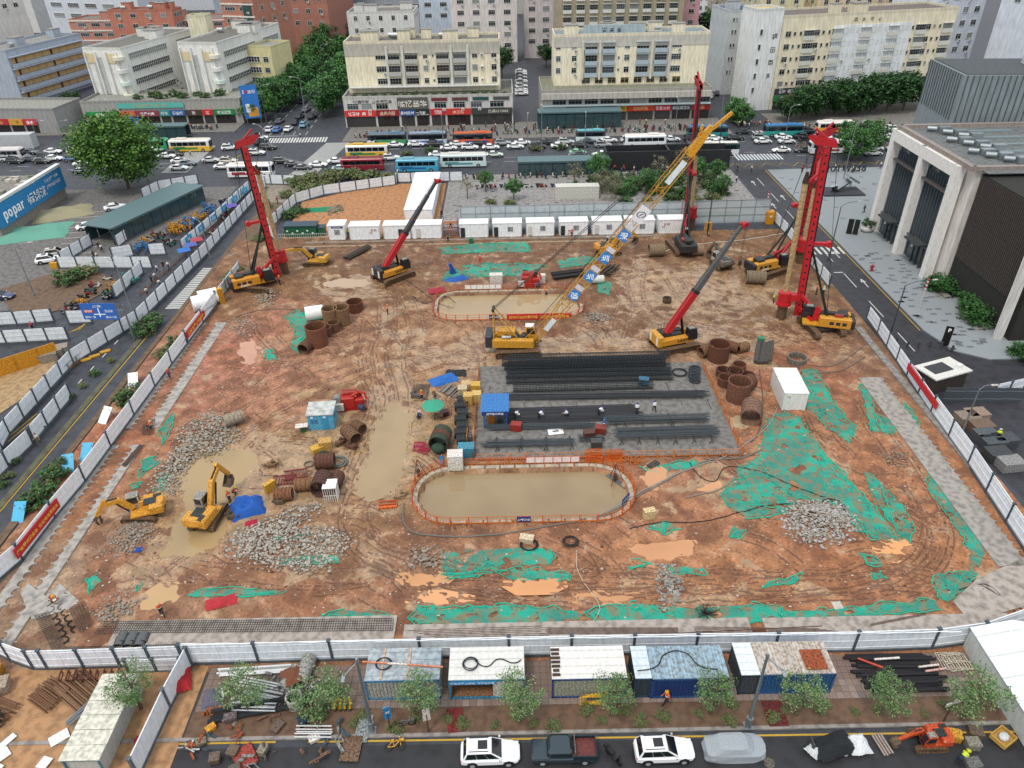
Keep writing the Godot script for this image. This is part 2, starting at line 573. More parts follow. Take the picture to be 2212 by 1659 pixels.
	for j in gz:
		for i in gx:
			var k:=j*gx+i
			var e:=vs[k+(1 if i<gx-1 else 0)].y-vs[k-(1 if i>0 else 0)].y
			var f:=vs[k+(gx if j<gz-1 else 0)].y-vs[k-(gx if j>0 else 0)].y
			ns[k]=Vector3(-e,2*st,-f).normalized()
			if i<gx-1 and j<gz-1:
				ix[q]=k; ix[q+1]=k+1; ix[q+2]=k+gx+1
				ix[q+3]=k; ix[q+4]=k+gx+1; ix[q+5]=k+gx
				q+=6
	var am:=ArrayMesh.new()
	var arr:=[]
	arr.resize(Mesh.ARRAY_MAX)
	arr[Mesh.ARRAY_VERTEX]=vs; arr[Mesh.ARRAY_NORMAL]=ns; arr[Mesh.ARRAY_TEX_UV]=uv; arr[Mesh.ARRAY_INDEX]=ix
	am.add_surface_from_arrays(Mesh.PRIMITIVE_TRIANGLES,arr)
	var tx:=soil_maps()
	var sm:=StandardMaterial3D.new()
	sm.albedo_texture=tx[0]
	sm.roughness_texture=tx[1]
	sm.roughness=1.0
	sm.resource_name = "soil"
	M.soil=sm
	struct("ground",am,sm)
# the land all round
	var wide:=mb("4a4a4a")
	wide.slab(rect(-900,-1500,900,60),-1.4,-1.4)
	struct("terrain",wide,"asphalt")
	for p in puddles:
		var m:=mb(p[1])
		var grown:=Geometry2D.offset_polygon(gp(p[2]),0.7)
		m.slab(grown[0],-0.01,-0.01)
		var o:=solo("puddle",p[0],"puddle",m,"water")
		o.set_meta("kind","structure")

func soil_maps() -> Array:
	var spots:=[]
	for s in [[560,700,"a97259"],[500,770,"b06f58"],[450,830,"a87058"],[650,740,"b58468"],[800,700,"a3785a"],[850,640,"86623f"],[700,600,"866242"],[600,640,"866040"],[780,540,"7d5a42"],[1000,560,"876048"],[1250,560,"7a5840"],
			[1400,600,"8a684a"],[1500,640,"7d5c40"],[1650,640,"86633f"],[1300,740,"ab8768"],[1000,730,"b08464"],[850,800,"a67e5b"],[820,900,"b3956e"],[800,1000,"b09169"],[740,1050,"ac8c69"],[600,850,"b47d62"],[430,1060,"b3956a"],
			[330,1000,"a57050"],[300,1250,"a06e52"],[700,1150,"a67d5c"],[900,1180,"96694e"],[1100,1280,"aa7350"],[1400,1130,"a56e50"],[1500,1000,"a57355"],[1700,800,"a5694b"],[1750,1000,"a86e4b"],[1850,1150,"a56948"],
			[2000,1150,"b27850"],[2000,1230,"b0764e"],[1500,1280,"ae734c"],[800,1290,"a57052"],[600,1270,"a0694b"],[1000,1230,"a06e50"],[1800,950,"aa7350"],[1450,1200,"b8805a"],[1100,540,"805c44"],[1600,540,"86603f"],
			[250,930,"b06c4c"],[100,1330,"a0826a"],[1500,740,"a8866a"],[900,740,"a9805f"],[540,1250,"9d7355"],[330,850,"9a6a52"],[1850,750,"8f6a50"],[2100,1240,"a8724c"],[740,900,"ae8f6a"],[660,1000,"a98a68"],[1250,645,"7a583c"],[1320,600,"8a6648"],[880,1210,"7d543a"],[780,1150,"86603f"],[1150,700,"8f5f45"]]:
		var p:=g(s[0],s[1])
		var k:=Color(s[2])
		spots.append([p.x,p.z,k.r,k.g,k.b])
	var rw:=110; var rh:=99
	var reg:=PackedFloat32Array(); reg.resize(rw*rh*3)
	for j in rh:
		for i in rw:
			var x:=X0+i; var z:=Z0+j
			var w:=0.0; var r:=0.0; var gr:=0.0; var b:=0.0
			for s in spots:
				var d: float=(x-s[0])*(x-s[0])+(z-s[1])*(z-s[1])+9.0
				d=1.0/(d*d)
				w+=d; r+=d*s[2]; gr+=d*s[3]; b+=d*s[4]
			var k:=(j*rw+i)*3
			reg[k]=r/w; reg[k+1]=gr/w; reg[k+2]=b/w
	var data:=[]
	for f in [[31,0.006,3],[32,0.03,4],[33,0.16,3],[34,0.012,5]]:
		var nz:=FastNoiseLite.new()
		nz.seed=f[0]; nz.frequency=f[1]; nz.fractal_octaves=f[2]
		data.append(nz.get_image(TW,TH).get_data())
	var n0: PackedByteArray=data[0]
	var n1: PackedByteArray=data[1]
	var n2: PackedByteArray=data[2]
	var n3: PackedByteArray=data[3]
	var out:=PackedByteArray(); out.resize(TW*TH*3)
	var ro:=PackedByteArray(); ro.resize(TW*TH)
	var sh:=37*TW+91
	var tot:=TW*TH
	for y in TH:
		for x in TW:
			var i:=y*TW+x
			var a:=n0[i]; var b:=n1[i]; var c:=n2[i]; var w:=n3[i]
			var u:=clampi(int(x/PX+(a-128)*0.05+(b-128)*0.02),0,rw-1)
			var v:=clampi(int(y/PX+(n0[(i+sh) % tot]-128)*0.05+(w-128)*0.02),0,rh-1)
			var k:=(v*rw+u)*3
			var m:=0.61+b*0.0013+c*0.0008
			var r:=(reg[k]*0.93+0.034)*m; var gg:=(reg[k+1]*0.93+0.03)*m; var bb:=(reg[k+2]*0.91+0.027)*m
			var sl:=wet[clampi(v*2,0,NZ-1)*NX+clampi(u*2,0,NX-1)]+(w-128)*0.008+(b-128)*0.003
			if sl > 0.4:  # wet tan slurry spread over the soil
				var s:=minf(1.0,(sl-0.4)*4.0)*0.85
				r=lerpf(r,0.68*m,s); gg=lerpf(gg,0.56*m,s); bb=lerpf(bb,0.43*m,s)
			elif w < 108:  # dark turned earth
				var s2:=minf(1.0,(108-w)*0.03)*0.5
				r=lerpf(r,0.36,s2); gg=lerpf(gg,0.235,s2); bb=lerpf(bb,0.17,s2)
			var t:=trk[i]
			if t>0:
				var s3:=minf(1.0,t/150.0)*0.6
				r=lerpf(r,0.34,s3); gg=lerpf(gg,0.225,s3); bb=lerpf(bb,0.16,s3)
			elif i>TW+2 and (trk[i-TW]>60 or trk[i-2]>60):  # tan mud edge on one side of ruts, with a highlight painted in
				r=lerpf(r,0.66,0.4); gg=lerpf(gg,0.51,0.4); bb=lerpf(bb,0.39,0.4)
			if c > 196 and b > 135:  # grit
				r=lerpf(r,0.72,0.6); gg=lerpf(gg,0.68,0.6); bb=lerpf(bb,0.62,0.6)
			elif c<58:
				r*=0.75; gg*=0.72; bb*=0.7
			i*=3
			out[i]=int(clampf(r,0,1)*255); out[i+1]=int(clampf(gg,0,1)*255); out[i+2]=int(clampf(bb,0,1)*255)
			ro[i/3]=clampi(225-int(sl*150)-t/5,70,235)
	return [ImageTexture.create_from_image(Image.create_from_data(TW,TH,false,Image.FORMAT_RGB8,out)),ImageTexture.create_from_image(Image.create_from_data(TW,TH,false,Image.FORMAT_L8,ro))]

# ---------------------------------------------------------------- lettering: strokes on a ten by ten grid (x1 y1 x2 y2, y down)
var STROKES:={
	"一": "0595","二": "1383 0888","上": "5159 5484 0999","川": "1119 5158 9199","大": "0494 5055 5509 5599","田": "1191 1119 9199 1999 5159 1595","中": "1282 1216 8286 1686 5059","心": "1528 3539 3979 7976 4252 7385",
	"深": "1122 0425 0918 3191 3133 9193 5344 7384 6469 3595 6639 6699","圳": "0434 2127 0837 5148 7178 9199","强": "0131 3134 3404 0407 0737 3739 3919 5181 8184 8454 5451 4595 4548 4898 9895 7479 4999",
	"标": "0434 2129 2406 2446 5191 4494 7479 5748 8698","牌": "1119 1434 2124 1737 3739 5191 5155 9195 5595 5393 4797 7579","漆": "1122 0425 0918 3292 6146 6239 6299 6569 5748 7698","揚": "0333 2129 0736 5191 5154 9194 5494 5292 4696 5639 6698",
	"厦": "1191 1109 3282 4484 4448 8488 4686 4888 4939 6899","商": "5051 0191 1319 1393 9399 3243 6252 3686 3638 6668 3868","务": "3214 2272 7219 3378 2676 5529 7678","红": "2104 0424 2407 0737 4292 6268 3999","荔": "0191 3033 6063 3363 1545 4519 2549 5595 9569 7559",
	"村": "0444 2129 2406 2546 5393 7179 7959 5667","男": "1181 1115 8185 1585 5155 1383 0797 5519 9789","厨": "0191 0109 2353 2656 3848 2959 6494 8489 6777","味": "0232 0207 3237 0737 4392 6169 3696 6639 6699","忆": "1119 0315 2334 4191 9146 4649 4999 9997","当": "5155 2124 8174 1595 9599 1797 1999",
	"年": "2103 1393 3596 3537 0797 5159","林": "0434 2129 2406 2446 4494 7179 7446 7499","行": "2103 3306 1619 4191 4494 7479 7969","智": "2103 1242 0444 2209 2446 5282 5256 8286 5686 2767 2729 6769 2969 2868","号": "2171 2124 7174 2474 0696 3668 6869","习": "1181 8189 8969 2332 1757",
	"酒": "1122 0425 0918 3191 5156 7176 3393 3339 9399 3999 3696","木": "0494 5159 5409 5499","工": "1282 5258 0898","坊": "0434 2127 0837 6152 4292 5549 5585 8589 8969","悦": "1119 0315 2334 5142 8172 4383 4346 8386 4686 5649 7679 7999","烧": "1119 0314 2324 1548 4292 5146 8144 3696 5649 7679 7999",
	"好": "2115 0343 4318 0928 4191 9165 6569 4696","面": "0191 5052 1393 1319 9399 1999 3339 6369 3666","蜜": "5051 0191 0103 9193 2345 5365 2686 2629 8689 2989 5499","雪": "1181 0393 0305 9395 5156 3545 6575 2676 7679 2979 2878","冰": "1122 0927 6169 6969 3353 5339 8266 6699","城": "0434 2127 0837 4292 4239 6559 6586 7299 9287 8192",
	"新": "2131 0343 0545 2549 2709 2748 5182 5255 5495 8489 5559","佳": "2103 1219 4292 6266 3696 4888 6469 3999","百": "0191 5141 2383 2329 8389 2989 2686","货": "2103 1215 5345 7155 4157 2676 2629 7679 4648 4819 6889","台": "4115 1575 6176 2677 2629 7779 2989","球": "0131 0434 0838 1118 4393 6169 7365 6596 5547","棋": "0434 2129 2406 2446 4292 5157 8187 5484 4797 5949 7899",
	"袁": "2282 5154 0494 3575 3537 7577 3777 5718 4969 6799","记": "1122 0333 3338 3947 5191 9195 5595 5559 5999 9997","云": "2181 0494 4409 0979 6699","饺": "2103 1141 2129 2938 6162 4292 5343 7394 5548 5599 8549","宝": "5051 0191 0103 9193 2484 2686 5459 0999 6879","石": "0191 4109 2585 2529 8589 2989","留": "1141 1115 2334 5191 9195 6155 1686 1619 8689 1989 5659 1888",
	"仙": "2103 1219 6168 4348 9398 4898","路": "0131 0104 3134 0434 2448 0549 0939 5143 4282 8249 5575 5599 6699","前": "2132 7161 0393 1545 1519 4549 1747 6578 8589 8979","安": "5051 0191 0103 9193 4339 0696 2678 7619","全": "5005 5095 2575 5559 2676 0999","严": "0191 3134 6164 1444 5494 0494 0409","格": "0434 2129 2406 2446 5143 5282 8239 4594 5689 5659 8689 5989",
	"要": "0191 3135 6165 1292 1215 9295 1595 0696 3678 7629","求": "0393 5159 7181 1546 5519 5599 8466","在": "0393 3109 2439 5596 7479 4999","松": "0434 2129 2406 2446 5143 7194 6649 4989 7699","垮": "0434 2127 0837 4292 6146 6299 5676 4888 8869","事": "0191 5159 2282 2224 8284 2484 1686 0696 1888","故": "0343 2126 0646 0609 4649 0949 6142 5393 8349 5499","来": "1292 5159 2435 7465 0696 5609 5699",
	"坚": "1115 3135 5191 9146 5596 2777 5659 0999","持": "0333 2129 0736 4292 6164 3494 3696 8489 5767","规": "0343 2125 0545 2509 2548 5191 5156 9196 7147 7779 7999","章": "5051 1181 3243 7252 0393 2484 2427 8487 2787 2585 0898 5759","制": "1103 0343 0545 2129 0547 5182 6167 9199 9989","度": "5051 1191 1109 2383 4346 7346 4676 3787 3899 8739","化": "3104 1419 6167 9155 6799 9996","防": "0129 0131 3134 3437 5152 4292 5549 5585 8589",
	"范": "0191 3033 6063 1324 0425 0918 4383 8386 4349 4999 9997","措": "0333 2129 0736 4292 5155 8185 3595 5686 5659 8689 5989","施": "2021 0343 1549 1545 6142 5292 5595 5559 7278 5999","生": "2103 1292 5159 2585 0999","产": "5051 1191 3243 7262 1494 1409","必": "1528 3539 3979 7976 8119 4152","须": "2103 3205 3307 4191 4254 5282 5287 8287 6769 6698","促": "2103 1219 5181 5154 8184 5484 6569 6696 5539 4899",
	"进": "1122 0414 1418 0919 1999 4292 3696 5159 8188","遵": "1122 0414 1418 0919 1999 3191 4143 8173 4383 4346 8386 3797 7479","守": "5051 0191 0103 9193 1494 7379 7959 3647","操": "0333 2129 0736 5171 5153 7173 3454 3436 7494 9496 3797 6569 6739 6799","作": "2103 1219 5142 4292 6269 6595 6797","程": "1121 0343 2129 2406 2446 5181 5154 8184 5696 7579 5797 4999","星": "2181 2124 8184 2484 2282 2514 1686 5559 2777 0999","眼": "0131 0109 3139 0939 0434 0737 5181 5159 8185 5585 5383 5999 8576",
	"科": "2103 0343 2129 2406 2446 5263 5464 8189 4597","福": "1122 0333 3309 2229 4191 5282 5254 8254 5484 4696 4649 9699 4999 7679 4797","美": "3142 7161 1292 0595 2484 5155 0696 5609 5699","永": "5152 2545 4548 4838 4529 0549 7156 5699","金": "5005 5095 2474 2676 5459 2737 7868 0999","桥": "0434 2129 2406 2446 8142 4383 6139 6394 5658 7679","南": "1292 5153 1494 1419 9499 3545 6555 2676 2878 5659"}

func glyphs(m: MB,s: String,o: Vector3,u: Vector3,v: Vector3,size: float,pitch := 1.08,w := 0.1) -> void:  # o: lower corner where the line starts; u along the line, v up
	var n:=u.cross(v).normalized()
	for ch in s:
		if STROKES.has(ch):
			for k in STROKES[ch].split(" ",false):
				var a:=o+(u*(int(k[0])+0.5)+v*(9.5-int(k[1])))*size/10.0
				var b:=o+(u*(int(k[2])+0.5)+v*(9.5-int(k[3])))*size/10.0
				var d:=(b-a).normalized()*size*w*0.5
				var e:=n.cross(d)
				m.quad(a-d-e,b+d-e,b+d+e,a-d+e)
		o+=u*size*pitch*(0.55 if ch == " " or ch == "," else 1.0)

func letters(p: Node,s: String,at: Vector3,u: Vector3,v: Vector3,size: float,mt,depth := 0.03,bold := true) -> MeshInstance3D:  # centred Latin lettering
	var tm:=TextMesh.new()
	var f:=SystemFont.new()
	f.font_names=PackedStringArray(["Droid Sans"])
	f.font_weight=700 if bold else 400
	tm.font=f
	tm.text=s
	tm.font_size=32
	tm.pixel_size=size/32.0*1.35
	tm.depth=depth
	tm.curve_step=2.0
	var o:=MeshInstance3D.new()
	o.mesh=tm
	o.material_override=mt
	o.name = "lettering"
	p.add_child(o,true)
	o.transform=Transform3D(Basis(u,v,u.cross(v)),at)
	return o

func flatmat(hex: String,rough:=0.6) -> StandardMaterial3D:
	var key := "flat_" + hex+str(rough)
	if not M.has(key):
		var m:=StandardMaterial3D.new()
		m.albedo_color=Color(hex)
		m.roughness=rough
		m.cull_mode=BaseMaterial3D.CULL_DISABLED
		m.resource_name = "paint " + hex
		M[key]=m
	return M[key]

func board(p: Node,called: String,o: Vector3,u: Vector3,v: Vector3,w: float,h: float,hex: String,text := "",ink := "ffffff",frac := 0.6,start := -1.0,d := 0.08) -> MeshInstance3D:  # a sign board with strokes on it; o lower corner
	var n:=u.cross(v).normalized()
	var m:=mb(hex)
	var c:=o+u*w/2+v*h/2-n*d/2
	m.t=Transform3D(Basis(u,v,n),c)
	m.box(0,0,0,w,h,d)
	var b:=part(p,called,m,"flat")
	if text:
		var size:=h*frac
		var total:=0.0
		for ch in text: total+=size*1.08*(0.55 if ch == " " or ch == "," else 1.0)
		if total>w*0.94:
			size*=w*0.94/total
			total=w*0.94
		var t:=mb(ink)
		var x0:=(w-total)/2 if start<0 else start
		glyphs(t,text,o+u*x0+v*(h-size)/2+n*0.012,u,v,size)
		if t.v.size(): part(b,"lettering",t,"flat")
	return b

# ---------------------------------------------------------------- site: hoardings, guide walls, pits, nets, rubble, cabins
func hoarding(label: String,pts: PackedVector3Array,h:=2.2,pitch:=3.0,white := "e9edf2",post := "4a5560",plinth:=0.35,cap:=true,sides:=1.0) -> Node3D:
	var o:=thing("hoarding",label,"fence",pts[0])
	var big:=mb().box(0,(h+plinth)/2+0.06,0,0.22,h+plinth+0.12,0.22,post)
	if cap: big.box(0,h+plinth+0.16,0,0.34,0.1,0.34)
	var pm:=big.mesh()
	var cache:={}
	for i in pts.size()-1:
		var a:=pts[i]-pts[0]; var b:=pts[i+1]-pts[0]
		var d:=b-a
		var len_:=d.length()
		var k:=maxi(1,roundi(len_/pitch))
		var w:=len_/k
		var yaw:=atan2(-d.z,d.x)
		var key:=snappedf(w,0.01)
		if not cache.has(key):
			var m:=mb(white).box(0,plinth+h/2,0,w-0.2,h,0.05)
			m.ink(C(white)*0.95)  # ribs a little darker than the panel: shade painted into their colour
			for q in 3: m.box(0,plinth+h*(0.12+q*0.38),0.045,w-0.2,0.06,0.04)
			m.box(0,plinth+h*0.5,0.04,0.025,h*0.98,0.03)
			m.ink("dfe4e8").box(0,plinth+h+0.03,0,w-0.2,0.06,0.1)
			var f:=mb("565c61").box(0,plinth/2-0.1,0,w-0.2,plinth+0.2,0.24)
			cache[key]=[m.mesh(),f.mesh()]
		for j in k:
			var c:=a+d*((j+0.5)/k)
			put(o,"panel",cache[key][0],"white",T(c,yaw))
			if plinth>0: put(o,"plinth",cache[key][1],"conc2",T(c,yaw))
			put(o,"post",pm,"matte",T(a+d*(float(j)/k),yaw))
	put(o,"post",pm,"matte",T(pts[pts.size()-1]-pts[0]))
	return o

func scallop(x0: float,x1: float,z0: float,z1: float,edge: float) -> PackedVector2Array:  # strip along z whose x1 side is cut by overlapping pile holes
	var o:=PackedVector2Array([Vector2(x0,z0),Vector2(x0,z1)])
	var z:=z1
	while z>z0+1.1:
		for i in 8:
			var a:=PI*i/7
			o.append(Vector2(x1-edge*0.55*sin(a),z-0.5+0.5*cos(a)))
		z-=1.05
	o.append(Vector2(x1,z0))
	return o

func net(label: String,a: Array,thick:=0.0,gr := "coverings of green dust netting") -> void:  # loose green dust net lying over the soil
	var pl:=gp(a)
	var lo:=Vector2(1e9,1e9); var hi:=-lo
	for p in pl: lo=lo.min(p); hi=hi.max(p)
	var st:=clampf(sqrt((hi.x-lo.x)*(hi.y-lo.y))/70.0,0.11,0.2)
	var m:=mb()
	var nx:=int((hi.x-lo.x)/st)+2; var nz:=int((hi.y-lo.y)/st)+2
	var grid:={}
	var mid:=(lo+hi)/2
	var ph:=rng.randf()*100
	var ang:=rr(-0.6,0.6)
	var bright:=C("16b89c"); var dull:=C("3c8c7c"); var soil:=C("8f7456")
	for j in nz:
		for i in nx:
			var p:=lo+Vector2(i,j)*st
			p+=Vector2(relief2.get_noise_2d(p.x*1.5,p.y*1.5),relief2.get_noise_2d(p.y*1.5+90,p.x*1.5))*0.35
			if Geometry2D.is_point_in_polygon(p,pl):
				var hole:=relief2.get_noise_2d(p.x*0.6+ph,p.y*0.6)
				if hole>0.5 and nx*nz<9000: continue
				var q:=p.rotated(ang)
				var f:=absf(relief.get_noise_2d(q.x*0.6+ph,q.y*5.0))
				var fold:=exp(-f*26.0)
				var y:=th(p.x,p.y)+0.035+fold*0.11+relief2.get_noise_2d(q.x,q.y*3.0)*0.04+thick
				var w:=clampf(0.5+relief2.get_noise_2d(p.x*1.3+50,p.y*1.3)*1.1,0,1)
				var c:=dull.lerp(bright,clampf(relief.get_noise_2d(q.x*0.8+ph,q.y*2.5)*1.5+0.2,0,0.6)).lerp(soil,clampf(w*1.5-0.55,0,0.75))
				grid[j*nx+i]=[Vector3(p.x,maxf(y,-0.02),p.y),c]
	for k in grid:
		if grid.has(k+1) and grid.has(k+nx) and grid.has(k+nx+1) and (k+1) % nx!=0:
			m.ink(grid[k][1])
			m.quad(grid[k][0],grid[k+nx][0],grid[k+nx+1][0],grid[k+1][0])
	m.ink("12b898")  # gathered hems and creases, several layers thick
	for k in pl.size()+2:
		var ea:=pl[k % pl.size()]; var eb:=pl[(k+1) % pl.size()]
		if k>=pl.size():
			ea=pl[rng.randi() % pl.size()].lerp(mid,rr(.1,.4)); eb=pl[rng.randi() % pl.size()].lerp(mid,rr(.1,.4))
		elif rng.randf()<.25: continue
		var nn:=maxi(2,int(ea.distance_to(eb)/.45))
		var rope_:=PackedVector3Array()
		for i in nn+1:
			var p:=ea.lerp(eb,float(i)/nn)
			p+=Vector2(relief2.get_noise_2d(p.x,p.y),relief2.get_noise_2d(p.y+40,p.x))*.5
			rope_.append(Vector3(p.x,th(p.x,p.y)+.06,p.y))
		m.path(rope_,rr(.03,.075),5)
	if m.v.size(): solo("dust_net",label,"netting",m,"cloth",Vector3.ZERO,0,gr)

var rock_meshes:=[]
func rocks() -> void:
	for k in 6:
		var r:=RandomNumberGenerator.new()
		r.seed=40+k
		var pts:=[]
		for i in 12:
			var y:=1.0-2.0*(i+0.5)/12
			var a:=i*2.399
			pts.append(Vector3(sqrt(1-y*y)*cos(a),y*0.75,sqrt(1-y*y)*sin(a))*r.randf_range(0.75,1.15))
		var m:=mb()
		for i in 12:  # hull by brute force
			for j in range(i+1,12):
				for l in range(j+1,12):
					var n: Vector3=(pts[j]-pts[i]).cross(pts[l]-pts[i])
					var pos:=false; var neg:=false
					for q in 12:
						if q==i or q==j or q==l: continue
						var d: float=n.dot(pts[q]-pts[i])
						if d>1e-6: pos=true
						elif d<-1e-6: neg=true
					if pos and neg: continue
					if pos: m.tri(pts[i],pts[l],pts[j])
					else: m.tri(pts[i],pts[j],pts[l])
		rock_meshes.append(m.mesh())

func rubble(label: String,a: Array,count: int,big: float,hgt: float,hexes: Array,parts := 110) -> void:  # heap of broken stone
	var pl:=gp(a)
	var lo:=Vector2(1e9,1e9); var hi:=-lo
	var mid:=Vector2.ZERO
	for p in pl: lo=lo.min(p); hi=hi.max(p); mid+=p/pl.size()
	var o:=thing("rubble_heap",label,"rubble",Vector3(mid.x,0,mid.y))
	var mats:=[]
	for hx in hexes:
		var key: String = "stone_" + hx
		if not M.has(key):
			var sm: StandardMaterial3D=M.stone.duplicate()
			sm.albedo_color=Color(hx)
			M[key]=sm
		mats.append(M[key])
	var trs:=[[],[],[]]
	var made:=0
	var tries:=0
	while made<count and tries<count*6:
		tries+=1
		var p:=Vector2(rr(lo.x,hi.x),rr(lo.y,hi.y))
		if not Geometry2D.is_point_in_polygon(p,pl): continue
		p+=Vector2(rng.randfn(),rng.randfn())*.55
		var e:=1.0-clampf(p.distance_to(mid)/(0.5*(hi-lo).length())*1.2,0,1)
		var s:=big*rr(0.4,1.0)*(0.7+0.5*rng.randf())
		var bs:=Basis.from_euler(Vector3(rr(-1,1),rr(0,6),rr(-1,1))).scaled(Vector3(s,s*rr(0.6,0.9),s*rr(0.7,1)))
		var tr:=Transform3D(bs,Vector3(p.x-mid.x,th(p.x,p.y)+hgt*e*rr(0.6,1.0)+s*0.25,p.y-mid.y))
		if made<parts: put(o,"stone",rock_meshes[made % 6],mats[made % mats.size()],tr)
		else: trs[made % 3].append(tr)
		made+=1
	for k in 3:
		if trs[k].size(): many(o,"small_stones",rock_meshes[k],mats[k % mats.size()],trs[k])

func pit(label: String,cx: float,cz: float,hx: float,hz: float,r: float,water: String,blocks: bool) -> void:
	var w:=mb(water)
	w.slab(stadium(cx,cz,hx,hz,r,0.4),-0.42,-0.42)
	var wo:=struct("water",w,"water")
	wo.set_meta("label","brown slurry water in the " + label)
	var o:=thing("slurry_pit_rim","concrete block rim of the " + label,"pit rim",Vector3.ZERO)
	var ring:=stadium(cx,cz,hx,hz,r,0.7,6)
	var bm:=mb("b0a593").box(0,0,0,1.55,0.55,0.5).mesh()
	var rim:=stadium(cx,cz,hx,hz,r,0.55,8)
	var lenp:=0.0
	for i in rim.size():  # walk the rim
		var p:=rim[i]; var q:=rim[(i+1) % rim.size()]
		var seg:=p.distance_to(q)
		var n:=maxi(1,roundi(seg/1.7))
		for j in n:
			var c:=p.lerp(q,(j+0.5)/n)
			var yaw:=atan2(-(q.y-p.y),q.x-p.x)
			var tr:=T(Vector3(c.x,-0.12,c.y),yaw)
			tr.basis=tr.basis.scaled_local(Vector3(minf(1.0,seg/n/1.68),1,1))
			put(o,"kerb_block",bm,"conc2",tr)

func guard_rail(label: String,pts: PackedVector3Array,panel:=1.9,hex := "d9662c",gap := 1.0,h := 1.05) -> Node3D:  # orange safety fence with striped toe board
	var o:=thing("safety_rail",label,"safety fence",pts[0])
	var cache:={}
	var pm:=mb(hex).box(0,h/2,0,0.1,h+0.1,0.1).box(0,0.03,0,0.22,0.06,0.22).mesh()
	for i in pts.size()-1:
		var d:=pts[i+1]-pts[i]
		var len_:=d.length()
		var k:=maxi(1,roundi(len_/panel))
		var w:=len_/k
		var yaw:=atan2(-d.z,d.x)
		var key:=snappedf(w,0.02)
		if not cache.has(key):
			var m:=mb(hex)
			m.box(0,h-0.03,0,w-0.1,0.05,0.04).box(0,h*0.55,0,w-0.1,0.03,0.03)
			for q in 5: m.box(-w/2+w*(q+0.5)/5,h*0.58,0,0.018,h*0.8,0.018)
			var s:=mb("e0822c").box(0,0.17,0,w-0.1,0.16,0.03)
			s.ink("221e1c")
			for q in int(w/0.3):
				var x:=-w/2+0.2+q*0.3
				s.quad(Vector3(x-0.1,0.095,0.017),Vector3(x+0.02,0.095,0.017),Vector3(x+0.1,0.245,0.017),Vector3(x-0.02,0.245,0.017))
			cache[key]=[m.mesh(),s.mesh()]
		for j in k:
			var c:=pts[i]+d*((j+0.5)/k)-pts[0]
			put(o,"rail_panel",cache[key][0],"paint",T(c,yaw))
			put(o,"toe_board",cache[key][1],"paint",T(c,yaw))
			put(o,"post",pm,"paint",T(pts[i]+d*(float(j)/k)-pts[0],yaw))
	return o

func cabin(label: String,at: Vector3,yaw: float,w:=6.0,d:=3.0,h:=2.8,opts:={},gr := "white site cabins in a row") -> Node3D:  # at: middle of the front foot
	var o:=thing("site_cabin",label,"cabin",at,yaw,gr)
	var hex: String=opts.get("hex","eceff1")
	var m:=mb(hex).cham(0,h/2+0.05,-d/2,w,h-0.1,d,0.04)
	m.ink(C(hex)*0.8)
	for s in [-1,1]: m.box(s*(w/2-0.06),h/2,0.02,0.14,h,0.1)
	m.box(0,0.1,0.02,w,0.18,0.1)
	part(o,"wall",m,"white")
	var r:=mb(opts.get("roof","f2f4f5"))
	r.loft([PackedVector3Array([Vector3(-w/2-.06,h,.08),Vector3(w/2+.06,h,.08),Vector3(w/2+.06,h,-d-.08),Vector3(-w/2-.06,h,-d-.08)]),PackedVector3Array([Vector3(-w/2-.06,h+.16,.08),Vector3(w/2+.06,h+.16,.08),Vector3(w/2+.06,h+.16,-d-.08),Vector3(-w/2-.06,h+.16,-d-.08)])])
	r.ink(C(opts.get("roof","f2f4f5"))*0.75)  # roof ribs share the roof paint; shading is put into this darker tone
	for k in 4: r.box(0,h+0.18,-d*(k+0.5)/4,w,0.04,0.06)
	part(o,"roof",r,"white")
	if opts.has("door"):
		var x: float=opts.door
		var q:=mb(opts.get("door_hex","33383c")).box(x,1.05,0.045,0.85,2.0,0.05)
		part(o,"door",q,"paint")
	if opts.has("win"):
		var x: float=opts.win
		var q:=mb("2a3036").box(x,1.6,0.04,1.1,0.95,0.04)
		var wn:=part(o,"window",q,"glass")
		var b:=mb("e4e7ea")
		for k in 5: b.box(x-0.5+k*0.25,1.6,0.08,0.07,1.0,0.03)
		part(wn,"bars",b,"white")
	if opts.has("text"):
		var t:=mb(opts.get("ink","b0453c"))
		glyphs(t,opts.text,Vector3(opts.tx,1.7,0.06),Vector3.RIGHT,Vector3.UP,0.5,1.3)
		glyphs(t,opts.text,Vector3(opts.tx-0.3,1.25,0.06),Vector3.RIGHT,Vector3.UP,0.3,1.2)
		part(o,"lettering",t,"flat")
	return o

